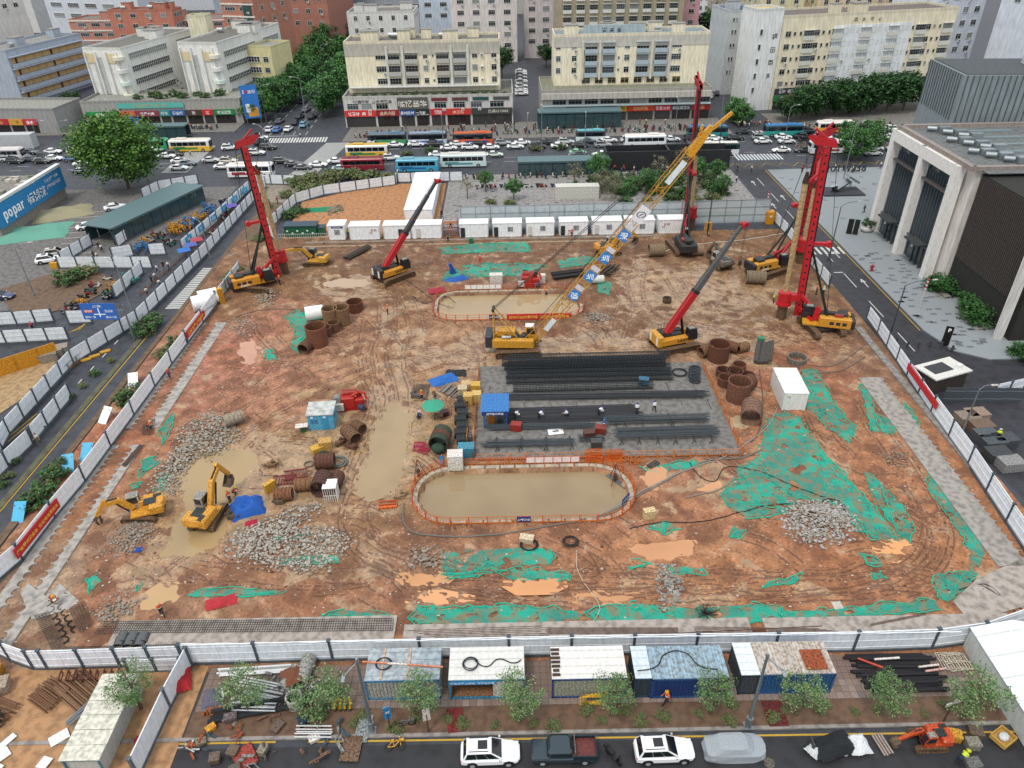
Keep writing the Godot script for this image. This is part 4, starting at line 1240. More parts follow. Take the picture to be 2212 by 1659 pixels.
func tele_crane(label: String,at: Vector3,yaw: float,tyaw: float,tx: float,ty: float,dark: String,band: String) -> void:
	var o:=thing("crawler_crane",label,"crane",at,yaw,"telescopic crawler cranes")
	crawler(o,6.4,1.05,0.8,4.0,tyaw-yaw)
	var y:=1.25
	var m:=mb("d9992b")
	m.cham(-0.2,y+0.45,1.0,5.4,0.9,0.95,0.06).cham(-0.4,y+0.5,-1.0,5.0,0.95,0.9,0.06)
	m.box(0,y+0.1,0,5.2,0.2,2.6)
	part(o,"house",m,"paint")
	m=mb("2b2d30").cham(-1.4,y+1.15,-0.9,2.0,0.5,1.0,0.08).box(-0.6,y+0.75,0,3.0,0.7,1.0).box(0.6,y+1.05,-0.9,1.4,0.25,0.9)
	m.cyl(Vector3(-2.0,y+1.2,0.4),Vector3(-2.0,y+1.2,-0.4),0.42,-1,12).cyl(Vector3(-1.2,y+1.1,0.45),Vector3(-1.2,y+1.1,-0.45),0.4,-1,12)
	part(o,"winch_deck",m,"muddy")
	m=mb(band).cham(-2.95,y+0.7,0,0.9,1.6,2.9,0.1)
	var cw:=part(o,"counterweight",m,"paint")
	m=mb("e9e6e0" if band != "e9e6e0" else "c0463c")
	for s in [-1,1]:
		for k in 4: m.quad(Vector3(-3.41,y+0.1+k*0.32,s*1.0+0.25),Vector3(-3.41,y+0.1+k*0.32,s*1.0-0.25),Vector3(-3.41,y+0.36+k*0.32,s*1.0-0.35),Vector3(-3.41,y+0.36+k*0.32,s*1.0+0.15))
	part(cw,"warning_stripes",m,"flat")
	cab(o,2.1,y+0.35,1.05,1.5,1.75,1.0,"26292c")
	letters(o,"SANY",Vector3(0.5,y+0.45,1.485),Vector3.RIGHT,Vector3.UP,0.5,flatmat("1d1d1f"))
	m=mb("2b2d30")
	for k in 5: m.bar(Vector3(-2.2+k*0.5,y+1.4,-1.3),Vector3(-2.2+k*0.5,y+2.1,-1.3),0.05,0.05)
	m.bar(Vector3(-2.2,y+2.1,-1.3),Vector3(-0.2,y+2.1,-1.3),0.05,0.05)
	part(o,"handrail",m,"paint")
# boom
	var tip:=o.transform.affine_inverse()*aim(at,yaw,tx,ty)
	tip.z=0
	var piv:=Vector3(-1.6,y+1.15,0)
	var d:=tip-piv
	var cuts:=[0.0,0.42,0.56,0.7,0.84,1.0]
	for k in 5:
		var a: Vector3=piv+d*(cuts[k]-(0.02 if k else 0.0)); var b: Vector3=piv+d*cuts[k+1]
		var w:=0.92-k*0.11
		m=mb("c3222b" if k==0 else dark)
		var up:=d.normalized().cross(Vector3.BACK)*-1
		m.bar(a,b,w*0.86,w,null,up)
		if k: m.ink("b3262b" if dark != "55585c" else "474a4e").bar(a,a+d.normalized()*0.4,w*0.98,w*1.12,null,up)
		else: m.ink("2c2c2c").bar(b-d.normalized()*0.5,b,w*0.95,w*1.08,null,up)
		part(o,"boom_section",m,"paint")
	m=mb("b8232c")
	var dn:=d.normalized(); var pn:=Vector3(-dn.y,dn.x,0)
	m.bar(tip-dn*0.3,tip+dn*0.5-pn*0.4,0.6,0.5).bar(tip,tip+pn*0.5+dn*0.2,0.4,0.3)
	m.cyl(tip+dn*0.45-pn*0.5+Vector3(0,0,0.3),tip+dn*0.45-pn*0.5-Vector3(0,0,0.3),0.32,-1,12)
	part(o,"boom_head",m,"paint")
	m=mb("24272a").cyl(Vector3(1.3,y+0.6,0),piv+d*0.2-pn*0.2,0.2,-1,10)
	m.ink("c9cdd0").cyl(piv+d*0.2-pn*0.2,piv+d*0.34-pn*0.3,0.12,-1,10)
	part(o,"lift_cylinder",m,"metal")
	rope(o,piv+pn*0.55,tip+pn*0.6,0.03)
	var hang:=tip+dn*0.45-pn*0.5
	for s in [-0.15,0.15]: rope(o,hang+Vector3(0,0,s),Vector3(hang.x,hang.y-5.5,s),0.025)
	m=mb("33302c").box(hang.x,hang.y-5.8,0,0.4,0.7,0.25)
	m.path(PackedVector3Array([Vector3(hang.x,hang.y-6.1,0),Vector3(hang.x,hang.y-6.5,0),Vector3(hang.x+0.18,hang.y-6.7,0),Vector3(hang.x+0.3,hang.y-6.5,0)]),0.06)
	part(o,"hook_block",m,"paint")

func lattice(m: MB,a: Vector3,b: Vector3,w0: float,h0: float,w1: float,h1: float,n: int,r: float,up: Vector3,sd: Vector3) -> void:
	var prev:=[]
	for i in n+1:
		var f:=float(i)/n
		var c:=a.lerp(b,f)
		var w:=lerpf(w0,w1,f)/2; var h:=lerpf(h0,h1,f)/2
		var q:=[c+sd*w+up*h,c-sd*w+up*h,c-sd*w-up*h,c+sd*w-up*h]
		if i:
			for k in 4:
				m.cyl(prev[k],q[k],r,-1,5,null,false)
				var k2:=(k+1) % 4
				if (i+k) % 2: m.cyl(prev[k],q[k2],r*0.5,-1,4,null,false)
				else: m.cyl(prev[k2],q[k],r*0.5,-1,4,null,false)
		if i % 3==0:
			for k in 4: m.cyl(q[k],q[(k+1) % 4],r*0.5,-1,4,null,false)
		prev=q

func lattice_crane() -> void:
	var at:=g(1118,757)
	var yaw:=deg_to_rad(-4)
	var o:=thing("lattice_crane","yellow lattice boom crawler crane with blue name plates","crane",at,yaw)
	crawler(o,6.6,1.1,0.85,4.2,0.1)
	var y:=1.3
	var m:=mb("d8a233")
	m.cham(-0.6,y+0.6,1.05,6.0,1.2,0.9,0.06).cham(-0.6,y+0.6,-1.05,6.0,1.2,0.9,0.06).box(-0.6,y+0.15,0,6.2,0.3,2.6)
	m.cham(-1.6,y+1.6,-0.6,2.6,0.9,1.6,0.08)
	part(o,"house",m,"paint")
	m=mb("3a3733").box(-0.8,y+0.6,0,4.0,0.8,1.1)
	for x in [-1.6,-0.2,1.0]: m.cyl(Vector3(x,y+1.1,0.6),Vector3(x,y+1.1,-0.6),0.45,-1,12)
	m.ink("b9bcbc").cyl(Vector3(-2.2,y+1.45,0.9),Vector3(-0.9,y+1.45,0.9),0.22,-1,10)
	part(o,"winch_deck",m,"muddy")
	m=mb("343c48").cham(-4.1,y+0.9,0,1.0,1.9,3.0,0.12)
	var cw:=part(o,"counterweight",m,"paint")
	m=mb("d6d3cc")
	for k in 6: m.quad(Vector3(-4.615,y+0.1+k*0.25,1.35),Vector3(-4.615,y+0.1+k*0.25,0.9),Vector3(-4.615,y+0.22+k*0.25,0.9),Vector3(-4.615,y+0.22+k*0.25,1.35))
	part(cw,"warning_stripes",m,"flat")
	cab(o,2.0,y+0.5,-0.95,1.6,1.9,1.1,"d8a233",0.35)
	part(o,"cab_roof",mb("e4e6e6").cham(1.8,y+2.47,-0.95,1.3,0.12,1.05,0.03),"white")
# gantry
	m=mb("c9a052")
	var top:=Vector3(-3.4,y+5.6,0)
	for s in [-0.9,0.9]:
		m.bar(Vector3(-3.4,y+0.4,s),top+Vector3(0,0,s*0.6),0.2,0.2)
		m.bar(Vector3(0.6,y+0.6,s),top+Vector3(0,0,s*0.6),0.13,0.13)
		m.bar(Vector3(-1.6,y+2.9,s*0.8),Vector3(-3.4,y+3.2,s*0.8),0.1,0.1)
	m.cyl(top+Vector3(0,0,0.7),top-Vector3(0,0,0.7),0.22,-1,10,"40382c")
	part(o,"gantry",m,"paint")
	var tip:=o.transform.affine_inverse()*aim(at,yaw,1538,272)
	tip.z=0
	var foot:=Vector3(2.6,y+0.5,0)
	var d:=(tip-foot).normalized()
	var up:=Vector3(-d.y,d.x,0)
	var L:=foot.distance_to(tip)
	m=mb("cfa246")
	lattice(m,foot,foot+d*L*0.2,1.1,0.5,1.5,1.4,6,0.07,up,Vector3.BACK)
	part(o,"boom_foot",m,"paint")
	m=mb("cfa246")
	lattice(m,foot+d*L*0.2,foot+d*L*0.55,1.5,1.4,1.5,1.4,11,0.07,up,Vector3.BACK)
	lattice(m,foot+d*L*0.55,foot+d*L*0.9,1.5,1.4,1.4,1.3,11,0.07,up,Vector3.BACK)
	part(o,"boom_lattice",m,"paint")
	m=mb("e0a52c")
	m.loft([quadring(foot+d*L*0.885,1.2,1.1,up),quadring(foot+d*L*0.95,1.0,0.9,up),quadring(foot+d*L,0.7,0.5,up)])
	m.bar(foot+d*L*0.96,foot+d*(L+2.6)-up*0.9+Vector3(0,0,0),0.35,0.4)
	m.bar(foot+d*L*0.95+up*0.4,foot+d*L*0.985+up*1.0,0.5,0.3)
	part(o,"boom_head",m,"paint")
# plates
	var k:=0
	for q in [[0.255,"强"],[0.35,"圳"],[0.44,"圳"],[0.545,"深"]]:
		var c: Vector3=foot+d*L*q[0]
		var b:=board(o,"name_plate",c-d*0.75+Vector3(0,0,0.84)-up*0.7,d,up,1.5,1.4,"2b7fc4")
		var t:=mb("ffffff")
		var uu:=Vector3(cos(-0.1),sin(-0.1),0)
		glyphs(t,q[1],c+Vector3(0,0,0.87)-uu*0.5-Vector3(-uu.y,uu.x,0)*0.5,uu,Vector3(-uu.y,uu.x,0),1.0)
		part(b,"lettering",t,"flat")
		part(o,"pale_panel",mb("d7d3dc").at(Transform3D(Basis(d,up,Vector3.BACK),c+d*1.3)).box(0,0.1,0.78,0.7,1.25,0.04),"white")
	var lg:=mb("e8e6ea").at(Transform3D(Basis(d,up,Vector3.BACK),foot+d*L*0.64)).box(0,0,0.84,2.3,1.5,0.05)
	var lo:=part(o,"logo_plate",lg,"white")
	var rg:=mb("2a2c3c").at(Transform3D(Basis(Vector3.RIGHT,Vector3.UP,Vector3.BACK),foot+d*L*0.64+Vector3(0,0,0.89)))
	for s in 20:
		if s==14: continue
		var a0:=TAU*s/20; var a1:=TAU*(s+1)/20
		rg.quad(Vector3(cos(a0)*.62,sin(a0)*.42,0),Vector3(cos(a1)*.62,sin(a1)*.42,0),Vector3(cos(a1)*.5,sin(a1)*.33,0),Vector3(cos(a0)*.5,sin(a0)*.33,0))
	rg.quad(Vector3(-.3,-.1,0),Vector3(-.15,-.15,0),Vector3(.3,.1,0),Vector3(.15,.15,0))
	part(lo,"emblem",rg,"flat")
	for q in [[0.1,2.2],[0.82,3.4]]: part(o,"text_plate",mb("dfe6ea").at(Transform3D(Basis(d,up,Vector3.BACK),foot+d*L*q[0])).box(0,0,0.82,q[1],0.75,0.04),"white")
# ropes
	var bridle:=foot+(tip-foot)*0.24+up*6.2
	for s in [-0.5,-0.2,0.2,0.5]: rope(o,top+Vector3(0,0,s),bridle+Vector3(0,0,s*0.6),0.03,"4a443a")
	part(o,"bridle",mb("3a362e").box(bridle.x,bridle.y,0,0.5,0.4,1.0),"paint")
	for s in [-0.5,0.5]: rope(o,bridle+Vector3(0,0,s*0.6),foot+d*L*0.97+up*0.9+Vector3(0,0,s),0.05,"2c2a28")
	for s in [-0.15,0.15]: rope(o,Vector3(1.0,y+1.1,s),foot+d*L*0.95+up*0.6+Vector3(0,0,s),0.025)
	for s in [-0.7,0.7]: rope(o,Vector3(0.6,y+0.6,s),foot+d*L*0.2+up*0.7+Vector3(0,0,s),0.05,"b08f4a")
	var hk:=foot+d*(L+1.2)-up*0.6
	for s in [-0.2,0.2]: rope(o,hk+Vector3(0,0,s),Vector3(hk.x,hk.y-13.0,s),0.03)
	m=mb("b0803a").box(hk.x,hk.y-13.5,0,0.9,1.1,0.4)
	m.ink("2c2a28").box(hk.x,hk.y-13.5,0.21,0.25,1.0,0.02).path(PackedVector3Array([Vector3(hk.x,hk.y-14,0),Vector3(hk.x,hk.y-14.6,0),Vector3(hk.x+.25,hk.y-14.9,0),Vector3(hk.x+.4,hk.y-14.6,0)]),0.09)
	part(o,"hook_block",m,"paint")

func quadring(c: Vector3,w: float,h: float,up: Vector3) -> PackedVector3Array:
	var s:=Vector3.BACK*w/2
	return PackedVector3Array([c-up*h/2-s,c-up*h/2+s,c+up*h/2+s,c+up*h/2-s])

func drill_rig(label: String,at: Vector3,yaw: float,tyaw: float,foot: Vector3,top: Vector3,kelly: Array,house: String,mast: String,words: String) -> void:
	var o:=thing("drilling_rig",label,"drilling rig",at,yaw,"rotary drilling rigs")
	crawler(o,6.2,1.1,0.85,4.0,tyaw-yaw)
	var y:=1.25
	var inv:=o.transform.affine_inverse()
	var m:=mb(house).cham(-1.6,y+0.8,0.95,4.6,1.5,1.1,0.12).cham(-1.6,y+0.8,-0.95,4.6,1.5,1.1,0.12).box(-0.4,y+0.12,0,6.6,0.24,2.8)
	part(o,"house",m,"paint")
	m=mb("2a2a2c")
	for s in [-1,1]:
		for k in 3: m.box(-2.9+k*0.9,y+0.75+0*k,s*1.505,0.62,0.5,0.03)
	part(o,"grille",m,"flat")
	m=mb("34322f").box(-1.2,y+1.5,0,3.4,0.9,0.8).cham(-2.6,y+1.75,0.2,1.4,0.5,1.6,0.08).cyl(Vector3(0.2,y+1.3,0.5),Vector3(0.2,y+1.3,-0.5),0.55,-1,12)
	m.ink("9a3a32").box(-2.0,y+1.75,-0.7,1.2,0.35,0.5)
	part(o,"engine_deck",m,"muddy")
	part(o,"counterweight",mb("2c2e31").cham(-4.1,y+0.75,0,0.6,1.4,3.0,0.15),"paint")
	if words: letters(o,words,Vector3(-2.0,y+0.3,1.52),Vector3.RIGHT,Vector3.UP,0.32,flatmat("e8e4da"))
	cab(o,2.2,y+0.15,1.0,1.7,2.0,1.05,"23262a",0.2)
# mast
	var f:=inv*foot; var t:=inv*top
	var d:=(t-f).normalized()
	var fx:=Vector3(1,0,0); fx=(fx-d*fx.dot(d)).normalized()
	var sd:=d.cross(fx)
	var red:=mb(mast)
	red.bar(f,t,0.72,0.8,null,fx)
	red.ink(C(mast)*0.75).bar(f+fx*0.48,t+fx*0.48,0.55,0.12,null,fx)
	var mp:=part(o,"mast",red,"paint")
	m=mb("191516")
	var L:=f.distance_to(t)
	for k in int(L/1.1):
		for s in [-1,1]:
			var c: Vector3=f+d*(0.8+k*1.1)+sd*s*0.365
			m.cyl(c,c+sd*s*0.012,0.17,-1,8)
	part(mp,"lightening_hole",stuff_mesh(m),"flat").set_meta("kind","stuff")
	m=mb("1e1c1d").bar(f-fx*0.53,t-fx*0.53,0.3,0.18,null,fx)
	part(mp,"hose_rail",m,"rubber")
	if words == "SR415R": letters(mp,"SANY",f+d*L*0.84+sd*0.5*(1 if sd.z>0 else -1),d*-1,(d*-1).cross(Vector3(0,0,1))*-1,0.85,flatmat("f0f0f0"))
# mast head
	m=mb(mast)
	var pl:=V2([-1.6,0,1.8,0.4,3.2,1.6,2.8,2.0,0.4,1.5,-1.2,1.2])
	m.t=Transform3D(Basis(fx,d,sd).scaled(Vector3.ONE*.85),t)
	for s in [-0.35,0.35]: m.ext(pl,0.12,null,s)
	m.box(0.2,0.7,0,2.4,0.5,0.6)
	m.bar(Vector3(0.3,1.4,0),Vector3(2.2,2.9,0),0.35,0.35)
	m.ink("3a3434").cyl(Vector3(2.9,1.7,0.3),Vector3(2.9,1.7,-0.3),0.42,-1,12).cyl(Vector3(-1.0,0.6,0.3),Vector3(-1.0,0.6,-0.3),0.42,-1,12)
	part(mp,"mast_head",m,"paint")
# links from house to mast
	m=mb(mast)
	for s in [-0.8,0.8]:
		m.bar(Vector3(0.3,y+0.5,s),f+d*3.6+sd*s*0.5,0.3,0.5)
		m.bar(Vector3(1.6,y+0.3,s*0.7),f+d*1.2+sd*s*0.4,0.3,0.6)
	m.ext(V2([-0.2,y+0.4,1.6,y+0.3,1.3,y+2.6,0.7,y+2.4]),0.5)
	part(o,"linkage",m,"paint")
	m=mb("26272a")
	for s in [-0.9,0.9]: m.cyl(Vector3(-0.6,y+0.9,s),f+d*L*0.42+sd*s*0.45-fx*0.5,0.2,0.16,8)
	part(o,"mast_cylinder",m,"metal")
	m=mb(mast).bar(f+d*L*0.46-fx*0.4,f+d*L*0.46-fx*2.4,0.5,0.45)
	m.cyl(f+d*L*0.46-fx*2.6+sd*0.4,f+d*L*0.46-fx*2.6-sd*0.4,0.45,-1,10)
	part(o,"service_winch",m,"paint")
# kelly bar, rotary head, bucket
	var ka:=inv*(kelly[0] as Vector3); var kb:=inv*(kelly[1] as Vector3)
	m=mb("b49a72").cyl(ka,ka.lerp(kb,0.45),0.36,-1,12).cyl(ka.lerp(kb,0.45),ka.lerp(kb,0.97),0.42,-1,12)
	m.ink("3c302a").cyl(kb.lerp(ka,0.03),kb+(kb-ka).normalized()*0.9,0.5,0.2,10)
	part(o,"kelly_bar",m,"muddy")
	m=mb(mast)
	var rd:=ka+(kb-ka).normalized()*2.6
	m.cyl(rd,rd+d*1.7,0.95,-1,14).cyl(rd-d*0.4,rd,1.15,-1,14).bar(rd+d*0.8,f+d*(rd-f).dot(d)+d*0.8,1.0,1.1)
	part(o,"rotary_head",m,"paint")
	m=mb("6a5138").cyl(ka-(kb-ka).normalized()*0.2,ka+(kb-ka).normalized()*2.0,0.75,-1,14)
	part(o,"drilling_bucket",m,"rust")
	m=mb(mast).bar(f.lerp(t,0.86)+fx*0.5,kb.lerp(ka,0.04),0.5,0.25)
	part(o,"kelly_guide",m,"paint")
	for s in [-0.2,0.2]:
		rope(o,t+fx*2.9+d*1.3+sd*s,kb+d*0.6,0.03)
		rope(o,t-fx*1.3+d*0.6+sd*s,Vector3(-0.4,y+1.6,s),0.03)

func stuff_mesh(m: MB) -> MB:
	return m

func excavator(label: String,at: Vector3,yaw: float,tyaw: float,arm: Array,hex := "dca02e",cabhex := "d8d8d4",tool := "bucket",s:=1.0,cabz:=-0.75) -> void:
	var o:=thing("excavator",label,"excavator",at,yaw)
	crawler(o,4.0*s,0.85*s,0.6*s,2.3*s,tyaw-yaw)
	var y:=1.0*s
	var m:=mb(hex).cham(-1.1*s,y+0.55*s,0.75*s,2.6*s,1.0*s,1.1*s,0.1).cham(-1.7*s,y+0.55*s,-0.6*s,1.5*s,1.0*s,1.6*s,0.1).box(-0.4*s,y+0.1,0,3.0*s,0.2,2.5*s)
	part(o,"house",m,"paint")
	var rg:=[]
	for yy in [[0.05,-2.35],[0.55,-2.75],[1.1,-2.6]]:
		var r:=PackedVector3Array()
		for i in 9:
			var a:=PI/2+PI*i/8
			r.append(Vector3((yy[1]+1.9)*s*-cos(a)-1.9*s,y+yy[0]*s,1.27*s*sin(a)))
		r.reverse()
		rg.append(r)
	m=mb(hex)
	m.loft(rg,true)
	part(o,"counterweight",m,"paint")
	m=mb("2e3236").box(-1.1*s,y+1.08*s,-0.1*s,1.3*s,0.1,1.1*s).box(-1.9*s,y+1.1*s,0.7*s,0.9*s,0.08,0.5*s)
	part(o,"engine_cover",m,"paint")
	cab(o,0.75*s,y+0.15,cabz*s,1.5*s,1.75*s,0.95*s,cabhex,0.2)
# arm: pairs (x, y) root, elbow, wrist, tip
	var p:=[]
	for i in range(0,arm.size(),2): p.append(Vector3(arm[i],arm[i+1],0.15)*s)
	var root:=Vector3(0.7*s,y+0.5*s,0.15*s)
	var knee: Vector3=root.lerp(p[0],0.48)+Vector3(-0.1,0.75,0)*s
	m=mb(hex).bar(root,knee,0.5*s,0.6*s).bar(knee,p[0],0.46*s,0.5*s)
	m.cyl(knee+Vector3(0,0,.26)*s,knee-Vector3(0,0,.26)*s,0.34*s,-1,10)
	part(o,"boom",m,"paint")
	m=mb(hex).bar(p[0]+(p[0]-p[1]).normalized()*0.6*s,p[1],0.38*s,0.42*s)
	part(o,"stick",m,"paint")
	m=mb("2b2d2f").cyl(root+Vector3(0.5,-0.2,0.3)*s,knee+Vector3(0.2,-0.2,0.3)*s,0.09*s,-1,8).cyl(root+Vector3(0.5,-0.2,-0.3)*s,knee+Vector3(0.2,-0.2,-0.3)*s,0.09*s,-1,8)
	m.cyl(knee+Vector3(0,0.4,0)*s,p[0]+Vector3(0,0.35,0)*s,0.08*s,-1,8)
	part(o,"cylinder",m,"metal")
	var w: Vector3=p[1]
	if tool == "bucket":
		var dd: Vector3=(p[2]-w).normalized()
		var e:=Vector3(-dd.y,dd.x,0)
		var pl:=PackedVector3Array()
		m=mb("6f5f4c")
		var sc:=0.55*s
		var prof:=[w,w+dd*0.6*s+e*0.5*s,w+dd*1.2*s+e*0.35*s,w+dd*1.45*s-e*0.25*s]
		for k in 3: m.bar(prof[k],prof[k+1],1.0*s,0.08*s)
		for z in [-0.48,0.48]:
			var q:=[]
			for k in 4: q.append(prof[k]+Vector3(0,0,z*s))
			m.quad(q[0],q[1],q[2],q[3])
		part(o,"bucket",m,"rust")
	else:
		m=mb("5a4c3c")
		for k in 4:
			var a:=k*PI/2+0.4
			var e:=Vector3(cos(a)*0.5,-0.55,sin(a)*0.5)*s
			m.bar(w,w+e,0.14,0.16).bar(w+e,w+e+Vector3(-cos(a)*0.3,-0.6,-sin(a)*0.3)*s,0.12,0.12)
		part(o,"grapple",m,"rust")

func machines() -> void:
	tele_crane("red and black telescopic crawler crane by the cabin row",g(850,600),deg_to_rad(40),deg_to_rad(42),942,392,"4a4d52","2a2d31")
	tele_crane("red and grey telescopic crawler crane facing the twin rigs",g(1455,748),deg_to_rad(17),deg_to_rad(16),1603,487,"5f6468","d9a43a")
	lattice_crane()
	var f:=g(601,597,0.6)
	drill_rig("yellow and red drilling rig with tan kelly bar by the street hoarding",g(555,622),deg_to_rad(28),deg_to_rad(-10),f,aim(f,0,527,318),[g(616,588,0.2),aim(g(616,588),0,556,368)],"d9992c","c4272c","SR360R")
	f=g(1722,680,0.6)
	drill_rig("yellow drilling rig with a tall red mast lettered in white",g(1772,712),deg_to_rad(164),deg_to_rad(98),f,aim(f,0,1787,318),[g(1687,684,0.2),aim(g(1687,684),0,1742,385)],"d9a032","c8202c","SR415R")
	f=g(1716,548,0.6)
	drill_rig("yellow drilling rig half hidden behind the tall red mast",g(1658,588),deg_to_rad(22),deg_to_rad(30),f,aim(f,0,1774,300),[g(1728,566,0.2),aim(g(1728,566),0,1762,400)],"d9a032","bd2430","SR360R")
	f=g(1478,498,0.6)
	drill_rig("black drilling rig with a dark red mast in front of the screen wall",g(1474,540),deg_to_rad(92),deg_to_rad(98),f,aim(f,0,1510,192),[g(1492,492,0.2),aim(g(1492,492),0,1503,330)],"26272a","ad2233","")
	excavator("yellow excavator with its arm raised in the tan puddle",g(452,1122,-0.05),deg_to_rad(78),deg_to_rad(85),[3.6,4.6,4.9,2.4,4.4,1.6],"dca23a","a9aaa6","bucket",1.0)
	excavator("yellow excavator with a grey cab and grapple by the guide wall",g(312,1115),deg_to_rad(200),deg_to_rad(178),[3.6,2.9,4.6,1.5,4.4,1.0],"dca23a","b5b2a8","grapple",.95,0.75)
	excavator("yellow and grey excavator with its arm stretched out by the cabins",g(684,572),deg_to_rad(174),deg_to_rad(170),[3.9,2.9,6.4,2.4,6.9,1.7],"d3a544","4b5a5e","bucket",1.0,0.75)
	excavator("yellow excavator working behind the lattice boom",g(1315,548),deg_to_rad(24),deg_to_rad(10),[3.6,4.3,5.6,2.2,5.0,1.2],"d99b3a","c9ced2","bucket",1.05)
	excavator("muddy grey excavator behind the red and grey crane",g(1556,576),deg_to_rad(110),deg_to_rad(100),[3.2,3.3,4.4,1.6,4.0,0.8],"6f6a60","b8bcba","bucket",0.95)

# ---------------------------------------------------------------- people
var bodies:={}
func skeleton(pose: String) -> Array:  # [a, b, ra, rb, region] in metres; faces +x
	var hip:=Vector3(0,0.92,0); var neck:=Vector3(0.02,1.45,0)
	var head:=Vector3(0.05,1.64,0)
	var lh:=[Vector3(-0.02,0.5,-0.11),Vector3(-0.04,0.09,-0.11)]; var rh:=[Vector3(0.03,0.5,0.11),Vector3(0.0,0.09,0.11)]
	var la:=[Vector3(0.02,1.14,-0.27),Vector3(0.12,0.9,-0.26)]; var ra:=[Vector3(0.0,1.14,0.27),Vector3(0.1,0.9,0.27)]
	if pose == "walk":
		lh=[Vector3(0.2,0.52,-0.1),Vector3(0.3,0.1,-0.1)]; rh=[Vector3(-0.02,0.5,0.1),Vector3(-0.34,0.16,0.1)]
		la=[Vector3(-0.12,1.15,-0.25),Vector3(-0.12,0.9,-0.25)]; ra=[Vector3(0.12,1.16,0.25),Vector3(0.3,0.98,0.24)]
	elif pose == "bend":
		hip=Vector3(-0.12,0.84,0); neck=Vector3(0.36,1.16,0); head=Vector3(0.52,1.24,0)
		lh=[Vector3(0.05,0.47,-0.13),Vector3(-0.12,0.09,-0.13)]; rh=[Vector3(0.1,0.47,0.13),Vector3(-0.02,0.09,0.13)]
		la=[Vector3(0.42,0.86,-0.22),Vector3(0.55,0.62,-0.16)]; ra=[Vector3(0.45,0.86,0.22),Vector3(0.6,0.64,0.14)]
	elif pose == "squat":
		hip=Vector3(-0.2,0.38,0); neck=Vector3(0.08,0.86,0); head=Vector3(0.18,1.02,0)
		lh=[Vector3(0.22,0.5,-0.17),Vector3(0.02,0.08,-0.15)]; rh=[Vector3(0.22,0.5,0.17),Vector3(0.02,0.08,0.15)]
		la=[Vector3(0.3,0.62,-0.24),Vector3(0.5,0.5,-0.12)]; ra=[Vector3(0.3,0.62,0.24),Vector3(0.52,0.48,0.1)]
	elif pose == "ride":
		hip=Vector3(-0.15,0.86,0); neck=Vector3(-0.02,1.4,0); head=Vector3(0.04,1.58,0)
		lh=[Vector3(0.28,0.78,-0.16),Vector3(0.2,0.36,-0.16)]; rh=[Vector3(0.28,0.78,0.16),Vector3(0.2,0.36,0.16)]
		la=[Vector3(0.2,1.14,-0.28),Vector3(0.46,1.06,-0.27)]; ra=[Vector3(0.2,1.14,0.28),Vector3(0.46,1.06,0.27)]
	var f:=Vector3(0.17,-0.045,0)
	var sh:=Vector3(0,0,0.19)
	var mid:=hip.lerp(neck,0.5)
	var o:=[[hip,mid,0.145,0.145,2],[mid,neck-Vector3(0,0.09,0),0.15,0.16,1],[neck-sh*0.8-Vector3(0,.06,0),neck+sh*0.8-Vector3(0,.06,0),0.085,0.085,1],[neck,head,0.062,0.06,0],[head-Vector3(.01,.02,0),head+Vector3(0.01,0.05,0),0.092,0.1,0],[head+Vector3(.08,-.01,0),head+Vector3(.115,-.02,0),0.025,0.018,0]]
	for s in [[-1,lh,la],[1,rh,ra]]:
		var z: float=s[0]*0.1
		o.append([hip+Vector3(0,0,z),s[1][0],0.105,0.075,2])
		o.append([s[1][0],s[1][1],0.073,0.05,2])
		o.append([s[1][1],s[1][1]+f,0.055,0.04,3])
		o.append([neck+sh*s[0]-Vector3(0,.06,0),s[2][0],0.066,0.05,1])
		o.append([s[2][0],s[2][1],0.048,0.034,4])
		var e: Vector3=(s[2][1]-s[2][0]).normalized()
		for k in 4: o.append([s[2][1]+e*0.05+Vector3(0,0,(k-1.5)*0.021),s[2][1]+e*(0.15-0.012*absf(k-1.2))+Vector3(0.025,-0.01,(k-1.5)*0.024),0.014,0.01,0])
		o.append([s[2][1],s[2][1]+e*0.07,0.036,0.036,0])
		o.append([s[2][1]+e*0.02,s[2][1]+e*0.08+Vector3(0.06,0,-s[0]*0.02),0.015,0.011,0])
	return [o,head]

